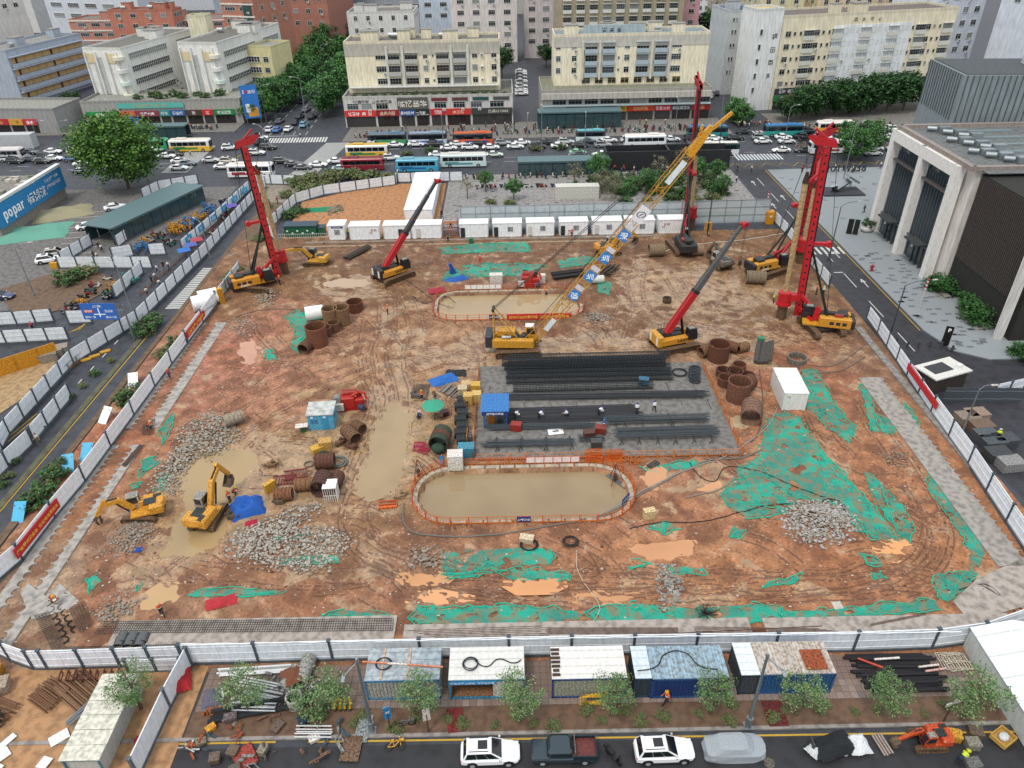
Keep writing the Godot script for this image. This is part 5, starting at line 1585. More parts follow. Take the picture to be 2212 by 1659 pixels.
func body_shape(pose: String) -> Array:  # one continuous skin round the bones, by surface nets
	if bodies.has(pose): return bodies[pose]
	var sk:=skeleton(pose)
	var bones: Array=sk[0]
	var cs:=0.04
	var lo:=Vector3(1e9,1e9,1e9); var hi:=-lo
	for b in bones:
		for q in 2: lo=lo.min(b[q]-Vector3.ONE*(b[2]+cs*2)); hi=hi.max(b[q]+Vector3.ONE*(b[2]+cs*2))
	var n:=Vector3i((hi-lo)/cs)+Vector3i.ONE
	var val:=PackedFloat32Array(); val.resize(n.x*n.y*n.z); val.fill(9.0)
	var reg:=PackedByteArray(); reg.resize(val.size())
	var best:=PackedFloat32Array(); best.resize(val.size()); best.fill(9.0)
	for b in bones:
		var A: Vector3=b[0]; var D: Vector3=b[1]-b[0]; var l2:=maxf(D.length_squared(),1e-6)
		var a0:=Vector3i(((A.min(b[1])-Vector3.ONE*(b[2]+0.12))-lo)/cs).clamp(Vector3i.ZERO,n-Vector3i.ONE)
		var a1:=(Vector3i(((A.max(b[1])+Vector3.ONE*(b[2]+0.12))-lo)/cs)+Vector3i.ONE).clamp(Vector3i.ZERO,n-Vector3i.ONE)
		for z in range(a0.z,a1.z+1):
			for y in range(a0.y,a1.y+1):
				for x in range(a0.x,a1.x+1):
					var p:=lo+Vector3(x,y,z)*cs
					var t:=clampf((p-A).dot(D)/l2,0,1)
					var d: float=p.distance_to(A+D*t)-maxf(lerpf(b[2],b[3],t),0.022)
					var k:=(z*n.y+y)*n.x+x
					if d<best[k]: best[k]=d; reg[k]=b[4]
					var h:=maxf(0.035-absf(val[k]-d),0)/0.035
					val[k]=minf(val[k],d)-h*h*0.00875
	var vid:={}
	var vp:=PackedVector3Array(); var vr:=PackedByteArray(); var quads:=[]
	for z in n.z-1:
		for y in n.y-1:
			for x in n.x-1:
				var k:=(z*n.y+y)*n.x+x
				var s:=0; var acc:=Vector3.ZERO; var cnt:=0
				var cv:=[]
				for c in 8: cv.append(val[k+(c & 1)+((c >> 1) & 1)*n.x+(c >> 2)*n.x*n.y])
				for e in [[0,1],[2,3],[4,5],[6,7],[0,2],[1,3],[4,6],[5,7],[0,4],[1,5],[2,6],[3,7]]:
					if (cv[e[0]]<0)!=(cv[e[1]]<0):
						var t: float=cv[e[0]]/(cv[e[0]]-cv[e[1]])
						var p0:=Vector3(e[0] & 1,(e[0] >> 1) & 1,e[0] >> 2); var p1:=Vector3(e[1] & 1,(e[1] >> 1) & 1,e[1] >> 2)
						acc+=p0.lerp(p1,t); cnt+=1
				if cnt:
					vid[k]=vp.size()
					vp.append(lo+(Vector3(x,y,z)+acc/cnt)*cs)
					vr.append(reg[k])
	for k in vid:
		var st:=[1,n.x,n.x*n.y]
		for a in 3:
			var q: int=k+st[a]
			if (val[k]<0)==(val[q]<0): continue
			var u: int=st[(a+1) % 3]; var w: int=st[(a+2) % 3]
			if vid.has(k-u) and vid.has(k-w) and vid.has(k-u-w):
				var f:=[vid[k],vid[k-u],vid[k-u-w],vid[k-w]]
				if val[k]>=0: f.reverse()
				quads.append(f)
	var nn:=PackedVector3Array(); nn.resize(vp.size())
	for f in quads:
		var m:=(vp[f[1]]-vp[f[0]]).cross(vp[f[2]]-vp[f[0]])
		for i in f: nn[i]+=m
	bodies[pose]=[vp,nn,vr,quads,sk[1]]
	return bodies[pose]

var skins:={}
func person(label: String,at: Vector3,yaw: float,pose: String,look: String,gr := "") -> Node3D:  # look: top trousers sleeves hat (hex, space between; hat - for bare head)
	var k:=look.split(" ")
	var key:=pose+look
	if not skins.has(key):
		var b:=body_shape(pose)
		var cols:=[C("b98a6c"),C(k[0]),C(k[1]),C("2a2623"),C(k[2])]
		var st:=mb()
		for f in b[3]:
			st.ink(cols[b[2][f[0]]])
			st.squad(b[0][f[0]],b[0][f[1]],b[0][f[2]],b[0][f[3]],b[1][f[0]],b[1][f[1]],b[1][f[2]],b[1][f[3]])
		var hd: Vector3=b[4]
		var h:=mb(k[3] if k[3] != "-" else "1c1a18")
		if k[3] != "-":
			h.ball(hd+Vector3(0,0.05,0),Vector3(0.145,0.15,0.13),10,null,true)
			h.cyl(hd+Vector3(0.03,0.045,0),hd+Vector3(0.03,0.06,0),0.17,-1,12)
		else:
			h.ball(hd+Vector3(-0.025,0.035,0),Vector3(0.115,0.13,0.112),10)
		var v:=mb("e9ecd8")
		if k.size() > 4:  # reflective bands of the vest
			var c: Vector3=(b[4] as Vector3)-Vector3(0.05,0.5,0)
			v.cyl(c,c+Vector3(0.0,0.05,0),0.185,-1,12)
		skins[key]=[st.mesh(),h.mesh(),v.mesh() if v.v.size() else null]
	var o:=thing("person",label,"person",at,yaw,gr)
	put(o,"body",skins[key][0],"cloth",Transform3D.IDENTITY)
	put(o,"helmet" if k[3] != "-" else "hair",skins[key][1],"paint" if k[3] != "-" else "cloth",Transform3D.IDENTITY)
	if skins[key][2]: put(o,"reflective_band",skins[key][2],"flat",Transform3D.IDENTITY)
	return o

# ---------------------------------------------------------------- yard pieces
func casing(label: String,at: Vector3,r: float,l: float,up: bool,yaw: float,hex := "7a5038",gr := "rusty steel casings") -> void:
	var m:=mb(hex)
	if up:
		m.pipe(Vector3.ZERO,Vector3(0,l,0),r,r-0.07,20)
		m.ink(C(hex)*1.25).pipe(Vector3(0,l-0.25,0),Vector3(0,l+0.01,0),r+0.04,r-0.075,20)
	else:
		m.pipe(Vector3(-l/2,r,0),Vector3(l/2,r,0),r,r-0.07,20)
		m.ink(C(hex)*0.8)
		for k in 5: m.pipe(Vector3(-l/2+l*(k+0.3)/5,r,0),Vector3(-l/2+l*(k+0.3)/5+0.09,r,0),r+0.04,r-0.02,20)
	solo("steel_casing",label,"casing",m,"rust",at,yaw,gr)

func tarp(label: String,at: Vector3,sx: float,sz: float,h: float,hex: String,gr := "") -> void:
	var m:=mb()
	var n:=14
	var ph:=rng.randf()*50
	var pts:=[]
	for j in n+1:
		for i in n+1:
			var u:=i/float(n)*2-1; var v:=j/float(n)*2-1
			var r:=maxf(absf(u),absf(v))
			var y:=h*(1-pow(r,2.5))*(0.7+0.5*relief2.get_noise_2d(u*1.4+ph,v*1.4))+relief2.get_noise_2d(u*6+ph,v*6)*0.1*(1-r*0.6)+0.02
			pts.append(Vector3(u*sx/2*(1+0.12*relief2.get_noise_2d(ph,v*3)),maxf(0.01,y),v*sz/2*(1+0.12*relief2.get_noise_2d(u*3,ph))))
	for j in n:
		for i in n:
			m.ink(C(hex)*(1.0+0.0*i))
			var k:=j*(n+1)+i
			m.quad(pts[k],pts[k+n+1],pts[k+n+2],pts[k+1])
	solo("tarpaulin",label,"tarpaulin",m,"cloth",at,rr(0,0.6),gr)

func coil(label: String,at: Vector3,r: float,turns: int,hex := "26292d",tube:=0.04,gr := "") -> void:
	var m:=mb(hex)
	for k in turns:
		var p:=PackedVector3Array()
		var c:=Vector3(rr(-.15,.15),0.05+k*tube*0.8,rr(-.12,.12))*Vector3(r,1,r)
		var q:=r*rr(0.82,1.08)
		for i in 17: p.append(c+Vector3(cos(TAU*i/16)*q,rr(0,0.02),sin(TAU*i/16)*q*0.94))
		m.path(p,tube,5)
	solo("cable_coil",label,"coil",m,"rubber",at,0,gr)

func hose(label: String,a: Array,r:=0.05,hex := "2b2c2e",h:=0.08) -> void:
	var cu:=Curve3D.new()
	var p:=gl(a)
	for i in p.size():
		var d:=(p[mini(i+1,p.size()-1)]-p[maxi(i-1,0)])/5.0
		cu.add_point(p[i],-d,d)
	var o:=PackedVector3Array()
	var s:=0.0
	while s<cu.get_baked_length():
		var q:=cu.sample_baked(s)
		o.append(Vector3(q.x,maxf(th(q.x,q.z),-0.1)+h,q.z))
		s+=0.5
	solo("cable",label,"cable",mb(hex).path(o,r,5),"rubber")

func bundle(label: String,a: Vector3,b: Vector3,n: int,w: float,h: float,hex := "3d4248",r:=0.035,mt := "rebar") -> void:  # straight bars or pipes lying side by side, each a part
	var o:=thing("rebar_bundle",label,"rebar",a)
	var d:=b-a
	var sd:=d.normalized().cross(Vector3.UP)
	var m:=mb(hex).cyl(Vector3(-0.5,0,0),Vector3(0.5,0,0),r,-1,6).mesh()
	for k in n:
		var q:=d*rr(0.47,0.53)+sd*(w*(float(k)/maxi(1,n-1)-0.5))+Vector3(0,r+h*rng.randf(),0)
		var bs:=Basis(d*rr(0.94,1.0),Vector3.UP,sd)
		bs=Basis(Vector3.UP,rr(-.006,.006))*bs
		put(o,"bar",m,mt,Transform3D(bs,q))

func cage_mesh(l: float,r: float) -> Mesh:
	var m:=mb("3a3e43")
	for k in 14:
		var a:=TAU*k/14
		m.bar(Vector3(-l/2,r+cos(a)*r,sin(a)*r),Vector3(l/2,r+cos(a)*r,sin(a)*r),0.045,0.045)
	var n:=int(l/0.42)
	for k in n:
		var x:=-l/2+l*(k+0.5)/n
		for s in 12:
			var a0:=TAU*s/12; var a1:=TAU*(s+1)/12
			m.bar(Vector3(x,r+cos(a0)*(r+.03),sin(a0)*(r+.03)),Vector3(x,r+cos(a1)*(r+.03),sin(a1)*(r+.03)),0.03,0.03)
	return m.mesh()

func crate(label: String,at: Vector3,yaw: float,sx: float,sy: float,sz: float,hex: String,called := "equipment_box",cat := "box") -> Node3D:
	var o:=thing(called,label,cat,at,yaw)
	part(o,"body",mb(hex).cham(0,sy*0.47,0,sx,sy*0.94,sz,0.03),"paint")
	part(o,"lid",mb(hex).cham(0,sy*0.97,0,sx+0.06,sy*0.06,sz+0.06,0.01),"paint")
	part(o,"door",mb(hex).box(0,sy*0.47,sz/2+0.012,sx*0.8,sy*0.75,0.03),"paint")
	var f:=mb("3a3a3a")
	for s in [-1,1]: f.box(s*sx*0.4,0.03,0,0.1,0.08,sz)
	part(o,"skid",f,"matte")
	return o

func pump(label: String,at: Vector3,yaw: float,s:=1.0) -> void:
	var o:=thing("mud_pump",label,"pump",at,yaw)
	part(o,"skid_frame",mb("a5241f").box(0,0.1,-0.7,3.2,0.18,0.15).box(0,0.1,0.7,3.2,0.18,0.15).box(-1.5,0.1,0,0.15,0.18,1.4).box(1.5,0.1,0,0.15,0.18,1.4),"paint")
	part(o,"housing",mb("bb2c22").cham(-0.3,0.85,0,1.5,1.3,1.2,0.08).cham(0.9,0.7,0.2,0.9,1.0,0.8,0.06),"paint")
	part(o,"gearbox",mb("9c231d").cyl(Vector3(-0.8,1.55,-0.4),Vector3(0.7,1.55,-0.4),0.35,-1,12).box(0.9,1.35,-0.4,0.6,0.4,0.6),"paint")
	part(o,"motor",mb("8b9094").cyl(Vector3(-1.3,1.5,0.1),Vector3(-1.3,1.5,0.8),0.38,-1,14),"paint")
	part(o,"drive",mb("3b4a66").cyl(Vector3(0.9,0.5,0.8),Vector3(1.3,0.5,1.2),0.3,-1,12),"paint")
	part(o,"control_cabinet",mb("c9ccca").box(-1.1,0.75,0.95,0.8,0.75,0.35),"paint")
	part(o,"pipework",mb("c2352a").path(PackedVector3Array([Vector3(0.2,1.6,0.3),Vector3(0.9,1.9,0.2),Vector3(1.5,1.7,0.1),Vector3(1.7,1.0,0.3)]),0.13,8),"paint")
	o.scale=Vector3.ONE*s

func yard() -> void:
	struct("pavement_yard",mb("75736f").slab(rect(-4.6,-89.2,27.4,-68.2),-0.2,0.12),"conc")
	var y:=0.14
# cages along the back of the yard
	var cm:=cage_mesh(23.0,0.54)
	var cm2:=cage_mesh(19.0,0.55)
	for k in 7:
		var o:=solo("rebar_cage","long dark rebar cage at the back of the yard","rebar cage",cm,"rebar",Vector3(10.6+rr(-.5,.5),y+(0 if k<5 else .95),-89.4+(k if k<5 else k-4.5)*1.16),rr(-.008,.008),"rebar cages lying side by side")
	solo("rebar_cage","single rebar cage in the middle of the yard","rebar cage",cm2,"rebar",Vector3(9.6,y,-82.6),0.01)
	bundle("straight black bars across the middle of the yard",Vector3(-1.5,y+.2,-81.0),Vector3(25.8,y+.2,-80.6),26,1.5,0.25)
	bundle("rows of thin bars where the welders work",Vector3(-1.8,y,-76.8),Vector3(16.5,y,-77.2),46,3.4,0.08,"3a3d42")
	bundle("straight bars stacked beside the welders",Vector3(11.5,y+.35,-75.0),Vector3(25.0,y+.35,-75.2),24,1.3,0.3,"4a5258")
	bundle("grey bars below the welders",Vector3(-3.2,y+.2,-74.2),Vector3(10.3,y+.2,-74.2),20,0.9,0.25,"4b5359")
	bundle("long grey bars on trestles by the yard rail",Vector3(12.4,y+.55,-71.9),Vector3(25.3,y+.55,-72.1),30,1.9,0.3,"4d565d")
	bundle("grey bars by the front yard rail",Vector3(-3.8,y+.2,-70.8),Vector3(7.6,y+.2,-70.8),20,1.1,0.3,"49525a")
	bundle("short bars beside the bending machine",Vector3(8.0,y+.2,-71.6),Vector3(11.2,y+.2,-71.5),14,0.9,0.25,"4a5258")
	for k in 12:  # trestles
		var p:=Vector3([13.2,15.4,17.6,19.8,22,24.2,-2,1,4,7,14,20][k],y,-71.5 if k<6 else (-70.8 if k<10 else -75.0))
		var t:=mb("33343a")
		for s in [-1,1]:
			t.bar(Vector3(-.25,0,s*1.1),Vector3(0,0.55,s*0.9),0.06,0.06).bar(Vector3(.25,0,s*1.1),Vector3(0,0.55,s*0.9),0.06,0.06)
		t.bar(Vector3(0,0.52,-1.1),Vector3(0,0.52,1.1),0.08,0.08)
		solo("trestle","low steel trestle under the rebar","trestle",t,"rust",p,rr(-.1,.1),"steel trestles under the rebar")
	for k in 26:
		var a:=Vector3(-3+k*1.15,y+0.02,-83.9+0.2*sin(k))
		solo("spacer_bar","thin steel spacer laid across the yard slab","bar",mb("4a423d").bar(Vector3.ZERO,Vector3(rr(-.2,.2),0,rr(1.0,2.2)),0.05,0.05),"rust",a+Vector3(0,0,(k % 3)*4.2),0,"steel spacers on the yard slab")
	for q in [[1335,885,.55],[1312,884,.5],[1128,888,.6],[1095,890,.45]]: coil("steel hoop lying on the yard slab",g(q[0],q[1],y),q[2],2,"3d4145",0.03,"steel hoops on the yard slab")
	coil("flat coil of black wire at the yard corner",g(1468,806,y),1.1,5,"2c3136",0.04)
	for k in 5: coil("stacked ring of black wire rod at the yard corner",g(1500,798+k*6,y+0.1),0.75,7,"363c42",0.05,"wire rod rings at the yard corner")
# wire rod coils, standing
	for k in 7:
		var p:=gt(1000-(k % 2)*5,872+k*14.5)
		var m:=mb("2f353a")
		for t in 9: m.pipe(Vector3(-0.75+t*0.17,0.62,0),Vector3(-0.62+t*0.17,0.62,0),0.62+0.03*(t % 3),0.42,18)
		solo("wire_coil","black wire rod coil in the row beside the rebar yard","coil",m,"rebar",p,0.05,"wire rod coils in a row")
# booth with blue roof
	var o:=thing("machine_booth","blue roofed machine booth at the corner of the rebar yard","booth",Vector3(-2.2,y,-76.2))
	part(o,"floor",mb("54585a").box(0,0.05,0,3.0,0.1,3.6),"matte")
	var m:=mb("2a66b0")
	for s in [-1,1]:
		for t in [-1,1]: m.box(s*1.4,1.3,t*1.7,0.14,2.6,0.14)
	part(o,"frame",m,"paint")
	m=mb("2f7fd0")
	for k in 15: m.box(-1.65+k*0.235,2.66+0.02*(k % 2),0,0.235,0.06,4.0)
	part(o,"roof",m,"paint")
	board(o,"name_strip",Vector3(-1.65,2.15,2.06),Vector3.RIGHT,Vector3.UP,3.3,0.5,"25356f","遵守操作规程","ffffff",0.66)
	part(o,"machine",mb("b5702c").cham(-0.5,0.6,0.6,0.8,1.1,0.8,0.05).ink("3a3f44").cham(0.6,0.5,0.8,0.7,0.9,0.7,0.05),"paint")
# yard rails
	guard_rail("orange safety rail with striped toe board along the front of the yard",PackedVector3Array([Vector3(-4.3,.1,-68.0),Vector3(26.9,.1,-68.0)]),2.0,"e08a2e")
	guard_rail("tilted orange safety rail along the yard end",PackedVector3Array([Vector3(27.3,.1,-68.2),Vector3(27.0,.1,-88.6)]),2.0,"cf7a30")
	guard_rail("rusty orange rail between the yard and the coils",PackedVector3Array([Vector3(-4.9,.1,-68.4),Vector3(-4.6,.1,-88.8)]),2.0,"9c5a2c")
# welding machines, benders
	for q in [[1297,935,"8a3a2c","rusty bar bending machine in the yard"],[1272,945,"5a3a30","small welding set beside the bending machine"],[1390,830,"2f6f8f","blue threading machine at the cages"],[1115,928,"a03028","red gas bottle cart on the yard slab"],[1288,965,"4a4a48","dark scrap bin by the front yard rail"]]:
		crate(q[3],g(q[0],q[1],y),rr(-.3,.3),1.3,1.0,0.9,q[2],"bar_machine","machine")
	var sgn:=thing("notice_sheet","white sheet with a black cable lying on the yard slab","sheet",g(1200,932,y),0.15)
	part(sgn,"sheet",mb("e9ecee").box(0,0.02,0,1.9,0.03,1.2),"white")
	part(sgn,"cable",mb("1e2022").path(PackedVector3Array([Vector3(-.4,.06,0),Vector3(0,.07,.2),Vector3(.4,.06,0),Vector3(.1,.07,-.2),Vector3(-.3,.06,.1)]),0.05),"rubber")
# beside the yard
	o=thing("parasol","open green parasol over a work table","parasol",gt(938,905))
	m=mb("3fa385")
	for k in 8:
		var a0:=TAU*k/8; var a1:=TAU*(k+1)/8
		m.tri(Vector3(0,2.7,0),Vector3(cos(a1)*1.5,2.05,-sin(a1)*1.5)*Vector3(1,1,-1),Vector3(cos(a0)*1.5,2.05,-sin(a0)*1.5)*Vector3(1,1,-1))
	part(o,"canopy",m,"cloth")
	part(o,"pole",mb("b9bcc0").cyl(Vector3.ZERO,Vector3(0,2.7,0),0.04),"metal")
	part(o,"table",mb("6f5a44").box(0.6,0.7,0.2,1.2,0.06,0.8).box(0.1,0.35,0.2,0.06,0.7,0.6).box(1.1,0.35,0.2,0.06,0.7,0.6),"matte")
	crate("white tool cabinet beside the slurry pit rail",gt(985,1010),0.03,1.75,2.1,1.4,"e2e5e4","tool_cabinet","cabinet")
	crate("teal blue site box behind the white cabinet",gt(1008,985),0.03,1.9,1.5,1.3,"3f8fb0","site_box")
	for q in [[1012,872,"d6b265"],[1030,868,"d9c07a"],[1008,846,"cbb489"],[1028,848,"d8b04a"],[1000,856,"c8bd9c"]]: crate("cream gas bottle cage beside the rebar yard",gt(q[0],q[1]),rr(-.1,.1),1.2,1.5,1.1,q[2],"gas_cage","cage").set_meta("group","cream gas bottle cages")
	o=thing("bottle_rack","yellow wire rack of gas bottles by the black coils","rack",gt(1017,955))
	m=mb("d39a34")
	for s in [-1,1]:
		for t in [-1,1]: m.box(s*.4,.8,t*.9,.06,1.6,.06)
		m.box(s*.4,1.55,0,.05,.05,1.8).box(s*.4,.5,0,.05,.05,1.8)
	part(o,"frame",m,"paint")
	for k in 3: part(o,"gas_bottle",mb("6a6a78").cyl(Vector3(0,.05,-.5+k*.5),Vector3(0,1.3,-.5+k*.5),.16,-1,10),"paint")
	o=thing("mixing_drum","dark green rusty drum with an open end by the coils","drum",gt(953,965),1.4)
	part(o,"shell",mb("3c4a38").pipe(Vector3(-1.3,1.25,0),Vector3(1.3,1.25,0),1.2,1.1,20).ink("6a3f30").pipe(Vector3(-0.4,1.25,0),Vector3(0.3,1.25,0),1.24,1.1,20),"rust")
	part(o,"bag",mb("2f4a3a").ball(Vector3(-1.3,0.7,0),Vector3(0.7,0.7,0.9),10),"cloth")
	solo("gas_bottle","blue gas bottle lying by the drum","bottle",mb("2b7ac0").cyl(Vector3(0,.25,-.75),Vector3(0,.25,.75),.25,.2,10),"paint",gt(955,1000),0.15)
	tarp("crumpled blue tarpaulin over timber behind the coils",gt(960,822),4.2,2.2,0.9,"2f6fc0")
	bundle("grey timber boards stacked beside the coils",gt(965,855),gt(985,838),14,2.6,0.5,"8f8a84",0.09,"fine")
	bundle("thin steel tubes lying by the parasol",gt(905,862),gt(912,830),16,2.2,0.15,"6b5b4c",0.04)
	tarp("black sheeting heap among the timber",gt(985,808),3.0,1.8,0.6,"2e3130")
	crate("red tool chest beside the black coils",gt(960,898),0.2,1.1,0.8,0.8,"5a2c30","tool_chest","chest")
# crimson plastic barriers, orange stacks
	for q in [[918,972,"b02a4a","crimson plastic barrier fallen by the drum"],[905,966,"a82a48","crimson plastic barrier lying on the mud"]]:
		m=mb(q[2])
		for k in 6: m.box(-0.6+k*0.24,0.2,0,0.08,0.06,1.6)
		m.box(0,0.2,0.8,1.4,0.1,0.12).box(0,0.2,-0.8,1.4,0.1,0.12).box(0,0.1,0,1.2,0.1,0.6)
		solo("plastic_barrier",q[3],"barrier",m,"paint",gt(q[0],q[1]),rr(-.6,.6))
	for q in [[838,1100,4,"stack of orange rail panels beside the near slurry pit"],[1285,1000,6,"upright stack of orange rail panels by the yard"],[1328,998,5,"orange rail panels leaning beside the yard"]]:
		o=thing("rail_panel_stack",q[3],"rail panels",gt(q[0],q[1]),0.1)
		m=mb("d96a24").box(0,0.5,0,2.0,0.05,0.03).box(0,0.02,0,2.0,0.05,0.03).box(0,0.95,0,2.0,0.05,0.03)
		for k in 9: m.box(-0.98+k*0.245,0.5,0,0.03,1.0,0.03)
		m.box(0,0.15,0.02,2.0,0.2,0.02)
		var pm:=m.mesh()
		for k in q[2]: put(o,"rail_panel",pm,"paint",Transform3D(Basis(Vector3.RIGHT,-0.35 if q[2]>4 else -1.35),Vector3(0,0.05+(0.06*k if q[2]<=4 else 0.0),-k*0.22 if q[2]>4 else 0.0)))
	m=mb("d97a2c")
	for k in 60:
		var a:=Vector3(rr(-1.6,1.6),rr(.05,.5),rr(-.6,.6))
		m.bar(a,a+Vector3(rr(-.7,.7),rr(-.1,.25),rr(-.7,.7)),0.05,0.05)
	stuff(solo("scrap_rail_posts","tangled heap of orange rail posts beside the yard","scrap",m,"paint",gt(1362,1000)))
# steel casings
	for q in [[688,745,1.55,3.3,1,0,"7d4f38","tall wide rusty casing standing by the green net"],[717,702,1.2,3.0,1,0,"8a6a4a","pair of standing casings by the white tank"],[742,699,1.2,3.0,1,0,"86674a","pair of standing casings by the white tank"],[768,672,1.3,1.6,1,0,"6a3c2a","dark rust casing at the end of the group"],[712,688,1.0,1.4,1,0,"7a5a44","low casing behind the pair"],
			[723,715,0.9,1.6,1,0,"74503c","low casing in front of the pair"],[664,757,0.85,2.4,0,1.3,"70503a","casing lying open end out by the tall casing"],[706,725,0.9,1.5,1,0,"6a4634","small casing leaning by the tall casing"],
			[1550,776,1.5,2.6,1,0,"6d4030","wide casing standing at the pipe store"],[1523,768,0.8,2.0,0,0.5,"85604a","drill bucket casing lying by the crane"],[1580,760,0.8,2.0,0,2.5,"7a5238","casing behind the wide casing"],[1602,760,0.7,1.8,0,0.4,"8a6848","small casing beside the steel tubes"],
			[1592,862,1.5,2.9,1,0,"7b5240","tall muddy casing by the open pipe"],[1565,832,1.0,1.2,1,0,"6a4432","short casing in the rusty group"],[1585,818,1.1,1.3,1,0,"633f2e","spoked casing head in the rusty group"],[1610,826,1.2,1.2,1,0,"5e3b2c","second spoked casing head"],[1612,842,1.0,2.0,0,0.8,"75513c","casing lying behind the tall muddy casing"],[1560,812,0.9,1.0,1,0,"5c3a2c","small casing ring in the rusty group"],[1595,800,0.9,1.1,1,0,"6a4534","casing ring by the steel tubes"],
			[1620,905,1.25,3.0,0,1.25,"8a6a58","large open pipe lying towards the yard rail"],[760,950,0.85,2.6,0,-0.9,"7c5a40","ribbed casing lying by the blue hut"],[775,935,0.8,1.6,0,-0.7,"7a5840","short casing behind the blue hut"],[705,1010,0.95,2.2,0,0.1,"6b4636","rusty drum lying on the mud"],[665,1058,0.75,2.6,0,0.15,"8a6444","ribbed auger casing by the white frame"],[700,1062,1.15,2.2,0,1.5,"5e4038","dark casing by the white frame"],[728,1050,0.8,2.0,0,1.5,"6b4638","narrow casing behind the white frame"],[615,1080,0.75,2.0,0,0.1,"85583a","orange rusted drum by the yellow sheet"],
			[1417,553,1.1,2.9,0,0.05,"8a7660","grey brown casing by the black drilling rig"],[1505,552,1.0,2.0,0,0.0,"9c8468","tan casing beside the black drilling rig"],[1630,612,1.1,3.2,0,-0.15,"857560","grey casing in front of the far drilling rig"],[1440,655,0.7,0.8,1,0,"5c4a3a","small dark casing ring in the mud"],[1720,783,1.3,0.9,1,0,"7a746c","grey pile ring behind the white container"]]:
		casing(q[7],gt(q[0],q[1]),q[2],q[3],q[4]==1,q[5],q[6])
	casing("broken concrete pipe on the rock heap",gt(508,918,0.3),0.75,2.4,false,0.6,"a89c88","")
	solo("water_tank","white plastic tank lying in front of the casings","tank",mb("e8e9e6").cyl(Vector3(-1.4,1.15,0),Vector3(1.4,1.15,0),1.15,-1,20),"white",gt(682,690),0.25)
	solo("water_tank","white plastic drum beyond the far slurry pit","tank",mb("c9c8be").cyl(Vector3(-1.1,.7,0),Vector3(1.1,.7,0),.7,-1,14),"white",gt(1290,612),0.05)
# blue hut
	o=thing("site_hut","small sky blue hut with a stained flat roof","hut",Vector3(-24.3,0.05,-76.3),0.06)
	part(o,"wall",mb("58b4e2").cham(0,1.15,0,3.2,2.3,2.8,0.02),"paint")
	part(o,"roof",mb("b9bdb9").box(0,2.36,0,3.45,0.12,3.05),"conc2")
	part(o,"door",mb("3f9fd0").box(0.55,1.0,1.42,0.8,1.7,0.05),"paint")
	part(o,"window",mb("2d6f98").box(-0.8,1.35,1.42,0.9,0.55,0.05).box(1.62,1.4,0.1,0.05,0.6,0.8),"glass")
	for x in [-1.0,0.55]: part(o,"notice",mb("e6e8e6").box(x,1.95,1.415,0.3,0.25,0.03),"white")
	solo("waste_bin","green bin under a white sheet beside the blue hut","bin",mb("2f6a4a").cyl(Vector3.ZERO,Vector3(0,.8,0),.35,.42,12).ink("e8eae8").box(-.1,1.0,.1,1.5,.05,.9),"paint",gt(656,932),0.2)
	pump("large red mud pump beside the blue hut",gt(760,880),0.15,1.25)
	pump("red mud pump behind the far slurry pit",gt(1142,618),0.05,1.25)
	crate("white control cabin behind the far pit rail",gt(1072,612),0,2.2,1.7,1.2,"dfe2e2","control_cabin","cabin")
	crate("small white box beside the red pump",gt(1172,612),0,0.9,1.6,0.8,"e6e6e2","control_box")
	crate("open tan wooden box on the mud",gt(705,968),0.15,1.5,1.2,1.1,"c9a35c","wooden_box")
	crate("yellow machine cover lying on the mud",gt(686,975),0.6,1.4,0.7,1.0,"d8b048","machine_cover","cover")
	crate("yellow steel sheet box by the orange drum",gt(585,1062),0.9,1.3,1.3,0.5,"d9aa3c","sheet_box")
	crate("cream cable drum stand below the near pit",gt(1401,1122),0.2,1.2,1.2,0.7,"d8c79a","cable_stand","stand")
	crate("cream pump box with black hose below the pit",gt(1138,1170),-0.2,1.4,0.7,0.8,"d6cdb2","pump_box")
	coil("black hose coil beside the cream pump box",gt(1142,1180),0.9,6)
	coil("black hose coil on the bare soil",gt(1232,1172),0.75,5)
	coil("grey hose coil by the pipe heap",gt(668,1005),0.55,4,"6a6258")
	coil("dark hose heap by the wooden box",gt(698,988),1.0,7,"4a4f4a",0.05)
	coil("tangled grey hose below the wooden box",gt(730,1000),1.1,7,"6f7470",0.05)
	coil("looped black cable on the green netting",gt(1775+20,1108),0.9,2,"1e2022",0.04)
	coil("looped black cable on the pointed net",gt(1798,1097),1.0,2,"1a1c1e",0.04)
	tarp("bright blue tarpaulin over a machine by the excavator",gt(535,1100),3.6,3.0,2.0,"2260b8")
	tarp("crimson sheet lying by the stone heap",gt(543,1133),1.3,1.2,0.35,"b0243c")
	tarp("crumpled red sacks on the soil",gt(480,1302),3.0,1.4,0.5,"b8323c")
	tarp("blue tarpaulin beside the far pit netting",gt(985,605),4.2,2.0,0.8,"2e62b4")
	tarp("red plastic sheet at the far pit corner",gt(945,630),3.0,1.8,0.7,"a83048")
	tarp("white rag pile on the orange soil",gt(1809,1308),0.9,0.9,0.4,"cfcac0")
	tarp("small blue rag by the loose stones",gt(299,1190),0.9,0.7,0.3,"2a50a8")
	solo("dry_bush","dry dark bush lying on the green netting","bush",dead_bush(),"fine",gt(1525,1325),0)
# white open frame, red racks
	o=thing("wire_cage","white topped wire cage on the mud","cage",gt(718,1075),0.05)
	part(o,"top",mb("eceeec").box(0,2.0,0,1.5,0.08,1.6),"white")
	m=mb("dcdedc")
	for k in 7: m.box(-.7+k*.233,1.0,.75,.05,2.0,.05).box(.72,1.0,-.7+k*.24,.05,2.0,.05)
	m.box(0,0.9,.75,1.5,.06,.05)
	part(o,"bars",m,"white")
